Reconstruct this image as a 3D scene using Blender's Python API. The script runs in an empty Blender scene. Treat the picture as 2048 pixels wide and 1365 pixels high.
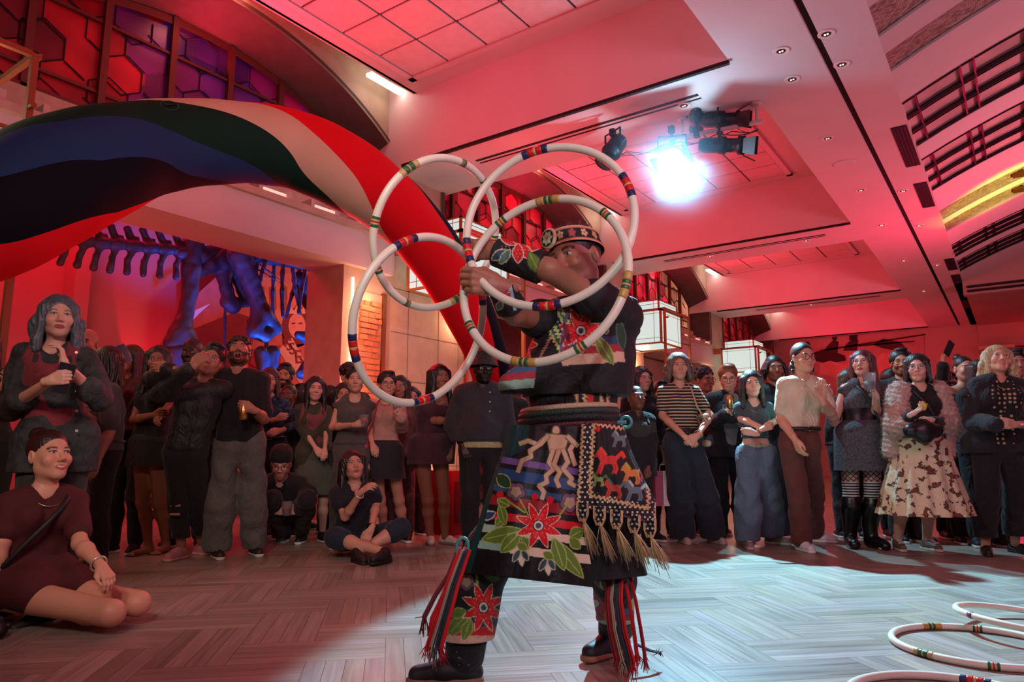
import bpy, bmesh, math, random
import numpy as np
from mathutils import Vector, Matrix
S = bpy.context.scene
COL = S.collection
# ------------------------------------------------------------------ camera
F = 1420.0; PT = math.atan(223 / F); YAW = math.radians(35.4); HC = 0.80
cam = bpy.data.cameras.new('camera'); cam.sensor_width = 36; cam.lens = 36 * F / 2048
cam.clip_start = 0.05; cam.clip_end = 200
camo = bpy.data.objects.new('camera', cam); COL.objects.link(camo)
camo.location = (0, 0, HC); camo.rotation_euler = (math.pi / 2 + PT, 0, YAW)
S.camera = camo
# ------------------------------------------------------------------ colour management, world
S.view_settings.view_transform = 'Standard'; S.view_settings.look = 'None'
S.view_settings.gamma = 1; S.view_settings.exposure = 0.0; S.view_settings.use_curve_mapping = False
S.cycles.max_bounces = 5; S.cycles.diffuse_bounces = 3; S.cycles.glossy_bounces = 2
S.cycles.transmission_bounces = 4; S.cycles.transparent_max_bounces = 8
S.cycles.caustics_reflective = False; S.cycles.caustics_refractive = False
S.cycles.sample_clamp_indirect = 3.0; S.cycles.use_denoising = True
w = bpy.data.worlds.new('world'); S.world = w; w.use_nodes = True
w.node_tree.nodes['Background'].inputs[0].default_value = (0.10, 0.26, 0.30, 1)
w.node_tree.nodes['Background'].inputs[1].default_value = 0.02

def lamp(kind, name, loc, tgt, col, power, size=0.3, size_y=None, angle=60, blend=0.3, vis=True, spread=None):
    l = bpy.data.lights.new(name, kind); l.energy = power; l.color = col
    o = bpy.data.objects.new(name, l); COL.objects.link(o); o.location = loc
    d = Vector(tgt) - Vector(loc); o.rotation_euler = d.to_track_quat('-Z', 'Y').to_euler()
    if kind == 'AREA':
        l.shape = 'RECTANGLE'; l.size = size; l.size_y = size_y or size
        if spread: l.spread = math.radians(spread)
    else:
        l.shadow_soft_size = size
    if kind == 'SPOT': l.spot_size = math.radians(angle); l.spot_blend = blend
    return o
RED = (1.0, 0.015, 0.055); WARM = (1.0, 0.62, 0.38); CY = (0.24, 0.70, 1.0)
BAYS = [(1.65, 6.55), (7.8, 12.7), (13.95, 18.85), (20.1, 25.0)]
VW = -6.75; ZB = 4.65; ZC = 5.6
# the stage spotlight that faces the camera: back light for performer, floor pool and crowd
LAMP = Vector((-2.92, 7.23, 4.09))
lamp('SPOT', 'stage_key_beam', LAMP + Vector((0.08, -0.30, -0.17)), (-0.815, 3.886, 0.0), CY, 5000, 0.05, angle=46, blend=0.14)
lamp('SPOT', 'stage_side_beam', LAMP + Vector((0.14, -0.28, -0.17)), (-0.8, 6.2, 1.3), CY, 800, 0.05, angle=66, blend=0.5)
# front and crowd fills added to stand in for unseen stage lighting
lamp('AREA', 'front_wash', (0.6, -2.2, 3.6), (-2.0, 5.0, 1.0), (1.0, 0.74, 0.72), 14, 1.0, 0.6, spread=110)
lamp('SPOT', 'front_fill_spot', (1.2, -0.9, 2.4), (-1.5, 2.35, 1.05), (0.93, 0.97, 1.0), 190, 0.10, angle=33, blend=0.5)
lamp('SPOT', 'crowd_right_spot', (-2.6, 0.2, 2.6), (-0.9, 6.6, 1.25), (1.0, 0.92, 0.87), 270, 0.15, angle=32, blend=0.6)
lamp('SPOT', 'crowd_left_spot', (-0.5, -0.6, 2.8), (-4.6, 3.2, 1.1), (1.0, 0.76, 0.66), 210, 0.2, angle=56, blend=0.8)
for (u0, u1) in BAYS:
    uc = (u0 + u1) / 2
    lamp('AREA', 'cove_light', (-6.52, uc, 5.92), (-6.50, uc, 4.0), (1.0, 0.20, 0.16), 70, 0.28, 4.4)
    lamp('AREA', 'tray_uplight', (-6.15, uc, 3.85), (-4.0, uc, 5.6), (1.0, 0.03, 0.075), 165 if uc < 12 else 200, 0.3, 4.0)
lamp('AREA', 'red_flood_near', (-5.2, 7.2, 3.1), (-2.5, 5.0, 5.6), RED, 26, 0.3)  # unseen red floods stand in for the hall's red stage lighting
lamp('AREA', 'red_flood_soffit', (-0.2, 14.0, 2.2), (-1.0, 12.0, 4.65), (1.0, 0.015, 0.10), 120, 0.8)
lamp('AREA', 'red_flood_end', (-3.0, 21.5, 1.6), (-3.0, 25.5, 3.2), (1.0, 0.01, 0.05), 45, 3.0, 0.4)
lamp('AREA', 'red_flood_far_room', (2.5, 24.0, 3.0), (3.0, 26.0, 4.6), RED, 70, 2.0)
lamp('AREA', 'ceiling_wash', (1.8, 1.5, 2.6), (-1.6, 6.0, 4.65), (1.0, 0.32, 0.56), 85, 1.2)  # added fills for ceiling and vault, no fixture at either
lamp('AREA', 'vault_wash', (4.5, 12.0, 1.8), (0.8, 12.0, 5.2), (1.0, 0.30, 0.40), 330, 1.5)
lamp('SPOT', 'vault_lime_spot', (3.4, 13.0, 3.0), (0.3, 13.5, 5.0), (0.70, 1.0, 0.05), 1500, 0.1, angle=26, blend=0.5)
lamp('AREA', 'gallery_red', (-9.6, 3.6, 4.6), (-9.9, 4.0, 1.2), (1.0, 0.01, 0.04), 120, 3.0, 1.0)
lamp('AREA', 'gallery_red_side', (-7.6, 2.4, 0.8), (-10.3, 4.6, 2.4), (1.0, 0.02, 0.04), 50, 0.8)
lamp('AREA', 'pier_red', (-5.6, 5.9, 2.6), (-7.3, 6.3, 1.6), (1.0, 0.05, 0.04), 9, 0.3)
lamp('SPOT', 'skeleton_blue', (-7.75, 6.2, 1.1), (-8.6, 5.9, 3.2), (0.02, 0.13, 1.0), 700, 0.1, angle=70, blend=0.5)
lamp('SPOT', 'skeleton_blue_left', (-7.85, 4.9, 0.9), (-8.7, 4.9, 3.4), (0.02, 0.12, 1.0), 230, 0.1, angle=60, blend=0.5)
lamp('AREA', 'arch_red_fill', (-4.9, 4.9, 2.3), (-4.2, 3.4, 3.0), (1.0, 0.01, 0.03), 40, 0.4)  # added to brighten the red of the arch from below
lamp('SPOT', 'arch_front_fill', (-1.0, 1.2, 3.4), (-4.3, 3.4, 2.7), (1.0, 0.30, 0.30), 90, 0.2, angle=50, blend=0.8)  # unseen fill added for the front of the arch
lamp('SPOT', 'seated_fill', (-1.6, -0.6, 2.4), (-3.68, 1.98, 0.55), (1.0, 0.74, 0.60), 80, 0.08, angle=26, blend=0.7)  # narrow fill added to brighten the seated woman
lamp('POINT', 'lamp_haze_fill', LAMP + Vector((0.10, -0.34, -0.20)), (0, 0, 0), (0.30, 0.70, 1.0), 90, 0.03)  # point light added before the lens so the haze lights up
lamp('AREA', 'mural_fill', (-8.3, 8.6, 3.6), (-10.3, 7.0, 2.6), (1.0, 0.30, 0.24), 45, 0.5)  # added so that the mural behind the skeleton shows
# ------------------------------------------------------------------ helpers
def srgb(h):
    if isinstance(h, str):
        c = [int(h[i:i + 2], 16) / 255 for i in (0, 2, 4)]
        return tuple((x / 12.92 if x < .04045 else ((x + .055) / 1.055) ** 2.4) for x in c)
    return tuple(h[:3])
_M = {}
def mat(name, col=(.5, .5, .5), rough=.6, metal=0, emit=0, bump=0, bscale=40, noise=0, nscale=6, vcol=False, sheen=0,
        trans=0, alpha=1, spec=None, sss=0):
    if name in _M: return _M[name]
    m = bpy.data.materials.new(name); m.use_nodes = True; nt = m.node_tree; N = nt.nodes; L = nt.links
    b = N['Principled BSDF']; col = srgb(col)
    b.inputs['Base Color'].default_value = (*col, 1); b.inputs['Roughness'].default_value = rough
    b.inputs['Metallic'].default_value = metal
    if spec is not None: b.inputs['Specular IOR Level'].default_value = spec
    if emit: b.inputs['Emission Color'].default_value = (*col, 1); b.inputs['Emission Strength'].default_value = emit
    if trans: b.inputs['Transmission Weight'].default_value = trans
    if alpha < 1: b.inputs['Alpha'].default_value = alpha
    if sheen: b.inputs['Sheen Weight'].default_value = sheen
    if sss:
        b.inputs['Subsurface Weight'].default_value = sss; b.inputs['Subsurface Scale'].default_value = .01
        b.inputs['Subsurface Radius'].default_value = (1, .35, .2)
    src = None
    if vcol:
        a = N.new('ShaderNodeVertexColor'); a.layer_name = 'Col'; src = a.outputs[0]
    if noise or bump:
        tc = N.new('ShaderNodeTexCoord')
    if noise:
        n = N.new('ShaderNodeTexNoise'); n.inputs['Scale'].default_value = nscale; n.inputs['Detail'].default_value = 5
        L.new(tc.outputs['Object'], n.inputs['Vector'])
        mr = N.new('ShaderNodeMapRange'); mr.inputs[1].default_value = .3; mr.inputs[2].default_value = .7
        mr.inputs[3].default_value = 1 - noise; mr.inputs[4].default_value = 1 + noise * .6
        L.new(n.outputs[0], mr.inputs[0])
        mx = N.new('ShaderNodeMix'); mx.data_type = 'RGBA'; mx.blend_type = 'MULTIPLY'; mx.inputs[0].default_value = 1
        if src: L.new(src, mx.inputs[6])
        else: mx.inputs[6].default_value = (*col, 1)
        L.new(mr.outputs[0], mx.inputs[7]); src = mx.outputs[2]
    if src: L.new(src, b.inputs['Base Color'])
    if bump:
        n2 = N.new('ShaderNodeTexNoise'); n2.inputs['Scale'].default_value = bscale; n2.inputs['Detail'].default_value = 4
        L.new(tc.outputs['Object'], n2.inputs['Vector'])
        bp = N.new('ShaderNodeBump'); bp.inputs['Strength'].default_value = bump; bp.inputs['Distance'].default_value = .01
        L.new(n2.outputs[0], bp.inputs['Height']); L.new(bp.outputs[0], b.inputs['Normal'])
    _M[name] = m; return m

def mesh_obj(name, V, Fc, m=None, parent=None, smooth=False, vc=None, mi=None, mats=None):
    me = bpy.data.meshes.new(name)
    V = np.asarray(V, dtype=np.float32)
    if isinstance(Fc, np.ndarray):
        nf, k = Fc.shape
        me.vertices.add(len(V)); me.vertices.foreach_set('co', V.ravel())
        me.loops.add(nf * k); me.loops.foreach_set('vertex_index', Fc.astype(np.int32).ravel())
        me.polygons.add(nf); me.polygons.foreach_set('loop_start', np.arange(0, nf * k, k, dtype=np.int32))
        me.polygons.foreach_set('loop_total', np.full(nf, k, dtype=np.int32))
        me.update(calc_edges=True); me.validate()
    else:
        me.from_pydata([tuple(map(float, v)) for v in V], [], Fc)
    if smooth: me.polygons.foreach_set('use_smooth', np.ones(len(me.polygons), dtype=bool))
    if vc is not None:
        a = me.color_attributes.new('Col', 'FLOAT_COLOR', 'POINT')
        c = np.ones((len(me.vertices), 4), dtype=np.float32); c[:, :3] = vc; a.data.foreach_set('color', c.ravel())
    for mm in (mats or ([m] if m else [])): me.materials.append(mm)
    if mi is not None: me.polygons.foreach_set('material_index', np.asarray(mi, dtype=np.int32))
    o = bpy.data.objects.new(name, me); COL.objects.link(o)
    if parent is not None:
        o.parent = parent
        o.matrix_parent_inverse = parent.matrix_basis.inverted()
    return o

class MB:                                            # collects shapes into one mesh
    def __init__(s): s.v = []; s.f = []; s.m = []
    def add(s, V, Fc, m=0):
        k = len(s.v); s.v += [tuple(v) for v in V]; s.f += [[i + k for i in f] for f in Fc]; s.m += [m] * len(Fc); return s
    def box(s, a, b, m=0):
        x0, y0, z0 = a; x1, y1, z1 = b
        V = [(x0, y0, z0), (x1, y0, z0), (x1, y1, z0), (x0, y1, z0), (x0, y0, z1), (x1, y0, z1), (x1, y1, z1), (x0, y1, z1)]
        return s.add(V, [[0, 3, 2, 1], [4, 5, 6, 7], [0, 1, 5, 4], [1, 2, 6, 5], [2, 3, 7, 6], [3, 0, 4, 7]], m)
    def quad(s, a, b, c, d, m=0): return s.add([a, b, c, d], [[0, 1, 2, 3]], m)
    def tube(s, P, r, n=8, m=0, closed=False, cap=True):
        P = [Vector(p) for p in P]; rs = r if hasattr(r, '__len__') else [r] * len(P); N = len(P); V = []; up = None
        for i, p in enumerate(P):
            if closed: t = P[(i + 1) % N] - P[i - 1]
            else: t = P[min(i + 1, N - 1)] - P[max(i - 1, 0)]
            t.normalize()
            if up is None:
                up = Vector((0, 0, 1)) if abs(t.z) < .9 else Vector((1, 0, 0))
            x = up.cross(t).normalized(); up = t.cross(x).normalized()
            for k in range(n):
                a = 2 * math.pi * k / n; V.append(p + (x * math.cos(a) + up * math.sin(a)) * rs[i])
        Fc = []
        for i in range(N if closed else N - 1):
            j = (i + 1) % N
            for k in range(n): Fc.append([i * n + k, i * n + (k + 1) % n, j * n + (k + 1) % n, j * n + k])
        if cap and not closed: Fc += [list(range(n))[::-1], [(N - 1) * n + k for k in range(n)]]
        return s.add(V, Fc, m)
    def lathe(s, prof, c=(0, 0, 0), n=24, m=0, axis='z'):
        V = []; c = Vector(c)
        for r, z in prof:
            for k in range(n):
                a = 2 * math.pi * k / n
                q = (r * math.cos(a), r * math.sin(a), z)
                if axis == 'y': q = (q[0], q[2], q[1])
                if axis == 'x': q = (q[2], q[0], q[1])
                V.append(c + Vector(q))
        Fc = []
        for i in range(len(prof) - 1):
            for k in range(n): Fc.append([i * n + k, i * n + (k + 1) % n, (i + 1) * n + (k + 1) % n, (i + 1) * n + k])
        return s.add(V, Fc, m)
    def obj(s, name, m=None, parent=None, smooth=False, mats=None):
        return mesh_obj(name, s.v, s.f, m, parent, smooth, mi=s.m if mats else None, mats=mats)

def tag(o, label=None, cat=None, group=None, kind=None):
    if label: o['label'] = label
    if cat: o['category'] = cat
    if group: o['group'] = group
    if kind: o['kind'] = kind
    return o
def empty(name, loc=(0, 0, 0), rz=0):
    o = bpy.data.objects.new(name, None); COL.objects.link(o); o.location = loc; o.rotation_euler = (0, 0, rz)
    o.empty_display_size = .1; return o
def struct(o): o['kind'] = 'structure'; return o
def copy_tree(o, parent=None):
    c = o.copy(); COL.objects.link(c)
    if parent is not None: c.parent = parent
    for ch in list(o.children): copy_tree(ch, c)
    return c
# a pixel of the photograph and a distance along the view direction, as a point of the room
_cy, _sy = math.cos(YAW), math.sin(YAW)
CF = np.array([-_sy * math.cos(PT), _cy * math.cos(PT), math.sin(PT)])
CR = np.array([_cy, _sy, 0.0]); CU = np.cross(CR, CF); CO = np.array([0, 0, HC]); FH = np.array([-_sy, _cy, 0.0])
def px(x, y, d): return CO + (CF + CR * (x - 1024) / F + CU * (682.5 - y) / F) * d
def ground(x, y):
    r = CF + CR * (x - 1024) / F + CU * (682.5 - y) / F; return CO + r * (-HC / r[2])
def dist(x, y): r = ground(x, y) - CO; return float(r @ CF)
def onV(x, y, V):
    r = CF + CR * (x - 1024) / F + CU * (682.5 - y) / F; return CO + r * (V / r[0])
def onU(x, y, U):
    r = CF + CR * (x - 1024) / F + CU * (682.5 - y) / F; return CO + r * (U / r[1])
def proj(P):
    P = np.asarray(P) - CO; z = P @ CF
    return 1024 + F * (P @ CR) / z, 682.5 - F * (P @ CU) / z
ORD = ['nearest', 'second', 'third', 'fourth', 'fifth', 'sixth', 'seventh', 'eighth', 'ninth', 'tenth', 'eleventh', 'twelfth', 'thirteenth', 'fourteenth', 'fifteenth', 'sixteenth', 'seventeenth', 'eighteenth', 'nineteenth', 'twentieth', 'farthest']
# ------------------------------------------------------------------ room materials
plaster = mat('plaster', 'c6bab4', .75, noise=.06, nscale=1.5, bump=.05, bscale=60)
ceil_m = mat('ceiling_paint', 'c4bcb9', .8, noise=.04, nscale=2)
stone = mat('limestone', 'b09c84', .7, noise=.12, nscale=5, bump=.2, bscale=25)
darkw = mat('bronze_trim', '2a1c14', .4, metal=.5)
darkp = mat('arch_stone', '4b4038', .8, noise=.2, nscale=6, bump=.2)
black = mat('black_metal', '0b0c0e', .45, metal=.3)
brass = mat('bronze_metal', '8a5a34', .35, metal=.8)
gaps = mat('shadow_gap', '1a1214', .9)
glow = mat('cove_tube', (1.0, .86, .74), .5, emit=9)
def floor_mat():
    m = mat('parquet', 'b59a7c', .32, spec=.25, vcol=True, noise=.10, nscale=2.2); nt = m.node_tree; N = nt.nodes; L = nt.links
    b = N['Principled BSDF']
    uv = N.new('ShaderNodeUVMap'); mp = N.new('ShaderNodeMapping'); mp.inputs['Scale'].default_value = (2.2, 46, 1)
    n = N.new('ShaderNodeTexNoise'); n.inputs['Scale'].default_value = 1; n.inputs['Detail'].default_value = 6; n.inputs['Distortion'].default_value = .6
    L.new(uv.outputs[0], mp.inputs[0]); L.new(mp.outputs[0], n.inputs['Vector'])
    mr = N.new('ShaderNodeMapRange'); mr.inputs[1].default_value = .3; mr.inputs[2].default_value = .7; mr.inputs[3].default_value = .72; mr.inputs[4].default_value = 1.14
    L.new(n.outputs[0], mr.inputs[0])
    old = b.inputs['Base Color'].links[0].from_socket
    mx = N.new('ShaderNodeMix'); mx.data_type = 'RGBA'; mx.blend_type = 'MULTIPLY'; mx.inputs[0].default_value = 1
    L.new(old, mx.inputs[6]); L.new(mr.outputs[0], mx.inputs[7]); L.new(mx.outputs[2], b.inputs['Base Color'])
    r2 = N.new('ShaderNodeMapRange'); r2.inputs[3].default_value = .24; r2.inputs[4].default_value = .42
    L.new(n.outputs[0], r2.inputs[0]); L.new(r2.outputs[0], b.inputs['Roughness'])
    return m
def build_floor():
    rng = np.random.default_rng(5); W, Lb = .30, .60; np_ = 4; pw = W / np_; a = math.radians(45)
    ex = np.array([math.cos(a), math.sin(a)]); ey = np.array([-math.sin(a), math.cos(a)])
    V = []; Fc = []; C = []; UV = []; g = .0007
    def plank(o, du, dv, l, wd, tone):
        k = len(V); c = np.array([o + du * g + dv * g, o + du * (l - g) + dv * g, o + du * (l - g) + dv * (wd - g), o + du * g + dv * (wd - g)])
        for q in c: V.append((q[0], q[1], 0.0))
        Fc.append([k, k + 1, k + 2, k + 3]); C.extend([tone] * 4)
        u0, v0 = rng.random() * 50, rng.random() * 50; UV.extend([(u0, v0), (u0 + l, v0), (u0 + l, v0 + wd), (u0, v0 + wd)])
    base = np.array(srgb('988a7e'))
    def keep(c): return -11.2 < c[0] < 9.5 and -4 < c[1] < 27
    n = 70
    for i in range(-n, n):
        for j in range(-n, n):
            # herringbone of blocks, each block laid from four boards
            sx = (i * 1 + j * 2) * W; sy = (i * 1 - j * 2) * W * 1
            for t in (0, 1):
                bx, by = (sx, sy) if t == 0 else (sx + Lb, sy)
                if t == 1: bx, by = sx, sy + W
                o = ex * bx + ey * by
                if not keep(o): continue
                tb = 1 + rng.normal() * .05
                for q in range(np_):
                    tone = base * tb * (1 + rng.normal() * .10); tone = tone * np.array([1, 1 + rng.normal() * .02, 1 + rng.normal() * .04])
                    if t == 0: plank(o + ey * q * pw, ex, ey, Lb, pw, tone)
                    else: plank(o + ex * q * pw, ey, ex, Lb, pw, tone)
    Fa = np.array(Fc); Va = np.array(V)
    A = Va[Fa[:, 0]]; B = Va[Fa[:, 1]]; D = Va[Fa[:, 3]]
    fl = np.cross(B - A, D - A)[:, 2] < 0
    Fa[fl] = Fa[fl][:, ::-1]
    o = mesh_obj('floor', Va, Fa, floor_mat(), vc=np.clip(np.array(C), 0, 1))
    uvl = o.data.uv_layers.new(name='UVMap'); idx = np.zeros(len(o.data.loops), dtype=np.int32); o.data.loops.foreach_get('vertex_index', idx)
    uvl.data.foreach_set('uv', np.array(UV, dtype=np.float32)[idx].ravel())
    struct(o)
    u = MB().box((-13, -5, -.2), (12, 30, -.004)).obj('trim_1', gaps); struct(u)
build_floor()
# ------------------------------------------------------------------ left wall with arched bays
def arch_z(u, uc, apex, R): return apex - (R - math.sqrt(max(R * R - (u - uc) ** 2, 0)))
HW = 2.53; RA = 4.2
mb = MB(); rev = MB()
NS = 28; ZT = 6.3
for bi, (u0, u1) in enumerate(BAYS):
    uc = (u0 + u1) / 2
    us = [uc - HW + 2 * HW * i / NS for i in range(NS + 1)]
    for a, b in zip(us[:-1], us[1:]):
        za, zb = arch_z(a, uc, 5.8, RA), arch_z(b, uc, 5.8, RA)
        mb.quad((VW, a, za), (VW, b, zb), (VW, b, ZT), (VW, a, ZT))
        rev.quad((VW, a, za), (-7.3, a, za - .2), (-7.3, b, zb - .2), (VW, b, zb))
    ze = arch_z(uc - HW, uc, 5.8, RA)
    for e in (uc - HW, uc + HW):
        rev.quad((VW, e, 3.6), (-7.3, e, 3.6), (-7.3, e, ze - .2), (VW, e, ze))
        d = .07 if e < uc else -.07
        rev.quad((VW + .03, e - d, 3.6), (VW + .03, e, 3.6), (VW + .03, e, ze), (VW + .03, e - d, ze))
    # fins of the archivolt: a thin proud band that follows the arch
    for a, b in zip(us[:-1], us[1:]):
        za, zb = arch_z(a, uc, 5.8, RA), arch_z(b, uc, 5.8, RA)
        rev.quad((VW + .03, a, za), (VW + .03, b, zb), (VW + .03, b, zb + .05), (VW + .03, a, za + .05))
ends = [-1.0] + [x for (u0, u1) in BAYS for x in ((u0 + u1) / 2 - HW, (u0 + u1) / 2 + HW)] + [25.5]
for i in range(0, len(ends), 2):
    a, b = ends[i], ends[i + 1]
    mb.box((-7.6, a + .012, 3.14), (VW, b - .012, ZT))
# piers from floor to header
PIERS = [(-1.0, 0.3), (5.85, 8.45), (12.0, 14.6), (18.15, 20.75), (24.3, 25.5)]
for a, b in PIERS: mb.box((-7.45, a, 0), (VW, b, 3.14))
o = mb.obj('wall_left', stone); struct(o)
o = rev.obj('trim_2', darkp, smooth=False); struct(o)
# header band over every opening with its shelf and light boxes
hd = MB()
[hd.box((-7.35, (a + b) / 2 - 2.53, 3.14), (VW + .1, (a + b) / 2 + 2.53, 3.62)) for a, b in BAYS]; o = struct(hd.obj('wall_left_header', plaster))
o.name = 'trim_3'
sh = MB()
for a, b in BAYS:
    c = (a + b) / 2; sh.box((VW + .1, c - 2.53, 3.60), (VW + .16, c + 2.53, 3.68)); sh.box((-7.3, c - 2.53, 3.62), (VW + .1, c + 2.53, 3.645)); sh.box((-7.3, c - 2.53, 3.66), (-7.22, c + 2.53, 4.15))
struct(sh.obj('trim_4', stone))
tray_m = mat('tray_fixture', 'b9a79a', .5)
first = None
for (u0, u1) in BAYS[:3]:
    for k in range(7):
        u = u0 + .2 + k * .72
        m_ = MB(); m_.box((-.11, -.22, 0), (.11, .22, .05)); m_.box((-.10, -.22, .05), (.11, -.17, .15)); m_.box((-.10, .17, .05), (.11, .22, .15))
        if first is None:
            r = empty('light_fixture', (0, 0, 0)); m_.obj('housing', tray_m, r)
            MB().box((-.10, -.15, .05), (.10, .15, .10)).obj('lens', mat('fixture_lens', (1, .62, .5), .4, emit=.8), r); first = r; t = r
        else: t = copy_tree(first)
        t.location = (VW - .015, u, 3.647)
        tag(t, 'strip light on the shelf under the ' + {1.65: 'nearest', 7.8: 'second', 13.95: 'third'}[u0] + ' arched window, ' + ORD[k] + ' along it', 'light fixture', 'strip fixtures along the wall shelf')
# ------------------------------------------------------------------ leaded glass windows
def glass_window(uc, n, hue, seedv, bright):
    rng = np.random.default_rng(seedv); Vg = -7.3; zs = 4.15
    def top(u): return arch_z(u, uc, 5.6, RA) if abs(u - uc) < 2.42 else zs
    root = empty('window_%d' % n, (Vg, uc, zs)); root['kind'] = 'structure'
    Vx = []; Fx = []; C = []
    nu, nz = 150, 46
    # panes: jittered hexagon lattice gives each pane its own glass tint
    cells = {}
    pal = [np.array(srgb(h)) for h in hue]
    gm = MB(); cs = .40
    def center(i, j): return (i * cs + (j % 2) * cs / 2, j * cs * .8)
    cen = []
    for i in range(-14, 15):
        for j in range(0, 9):
            x, y = center(i, j); cen.append((x + rng.normal() * .02, y - .1 + rng.normal() * .02))
    cen = np.array(cen); tint = []
    for x, y in cen:
        t = min(max((x + 2.4) / 4.8 + rng.normal() * .06, 0), .999); b = pal[int(t * len(pal))]
        tint.append(b * (.5 + rng.random() * .9))
    tint = np.array(tint)
    us = np.linspace(-2.42, 2.42, nu); 
    for a, b in zip(us[:-1], us[1:]):
        pass
    U_, T_ = np.meshgrid(us, np.linspace(0, 1, nz), indexing='ij')
    Z_ = np.zeros_like(U_)
    for i, u in enumerate(us): Z_[i] = T_[i] * max(top(uc + u) - zs, .01)
    P = np.stack([np.full_like(U_, Vg), uc + U_, zs + Z_], -1).reshape(-1, 3)
    q = np.stack([U_.ravel(), Z_.ravel()], -1)
    d = ((q[:, None, :] - cen[None]) ** 2).sum(-1); near = d.argmin(1)
    sw = .5 + .5 * np.sin(q[:, 0] * 7 + q[:, 1] * 5 + seedv) * np.sin(q[:, 1] * 9 - q[:, 0] * 3)
    colr = tint[near] * (.55 + .6 * sw)[:, None]
    I = np.arange(nu * nz).reshape(nu, nz)
    Fq = np.stack([I[:-1, :-1], I[1:, :-1], I[1:, 1:], I[:-1, 1:]], -1).reshape(-1, 4)
    gmat = mat('stained_glass_%d' % n, (.5, .1, .3), .25, vcol=True)
    if not gmat.get('done'):
        nt = gmat.node_tree; b = nt.nodes['Principled BSDF']; s = b.inputs['Base Color'].links[0].from_socket
        nt.links.new(s, b.inputs['Emission Color']); b.inputs['Emission Strength'].default_value = bright; gmat['done'] = 1
    mesh_obj('pane', P, Fq, gmat, root, vc=np.clip(colr, 0, 1))
    ld = MB()
    # lead lines: kites and hexagons
    segs = []
    dd = np.sqrt(((cen[:, None] - cen[None]) ** 2).sum(-1))
    for i in range(len(cen)):
        for k in range(6):
            ang = k * math.pi / 3 + math.pi / 6
            p = cen[i] + np.array([math.cos(ang), math.sin(ang)]) * cs * .56; ang2 = ang + math.pi / 3
            q2 = cen[i] + np.array([math.cos(ang2), math.sin(ang2)]) * cs * .56
            if i % 2 == 0 or k % 3 == 0: segs.append((p, q2))
    for p, q2 in segs:
        ok = True
        for s_ in (p, q2):
            if abs(s_[0]) > 2.38 or s_[1] < .02 or zs + s_[1] > top(uc + s_[0]) - .03: ok = False
        if ok: ld.tube([(Vg + .012, uc + p[0], zs + p[1]), (Vg + .012, uc + q2[0], zs + q2[1])], .007, 4, cap=False)
    ld.obj('lead_lines', gaps, root)
    fr = MB()
    for k in (-1.72, -1.05, -.35, .35, 1.05, 1.72):
        fr.box((Vg - .02, uc + k - .035, zs), (Vg + .07, uc + k + .035, top(uc + k)))
    for a in np.linspace(-2.4, 2.3, 48):
        b = a + .1; 
        fr.add([(Vg + .05, uc + a, top(uc + a)), (Vg + .05, uc + b, top(uc + b)), (Vg + .05, uc + b, top(uc + b) - .09), (Vg + .05, uc + a, top(uc + a) - .09)], [[0, 1, 2, 3]])
    fr.box((Vg, uc - 2.42, zs - .05), (Vg + .07, uc + 2.42, zs + .04))
    for zz in (.22, .98):
        for a, b in ((-2.3, -1.72), (-1.72, -1.05), (-1.05, -.35), (-.35, .35), (.35, 1.05), (1.05, 1.72), (1.72, 2.3)):
            if zs + zz < min(top(uc + a), top(uc + b)) - .02: fr.box((Vg, uc + a, zs + zz), (Vg + .045, uc + b, zs + zz + .03))
    fr.obj('window_frame', mat('window_bronze', '5a2c22', .5, metal=.3), root)
    MB().box((Vg - .25, uc - 2.6, 3.9), (Vg - .2, uc + 2.6, 6.2)).obj('backing', gaps, root)
HU = [['5a0a18', '8a0c14', '980e18', '5a1450', '3c1a66', '54186a', '8c1460', 'a01448', '7a1040'], ['8a1020', 'b01828', 'd02040'], ['a01020', 'c02038', 'c08060'], ['a01020', '801018']]
for n, (u0, u1) in enumerate(BAYS): glass_window((u0 + u1) / 2, n + 1, HU[n], 3 + n, [.22, .42, .8, .4][n])
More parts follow.
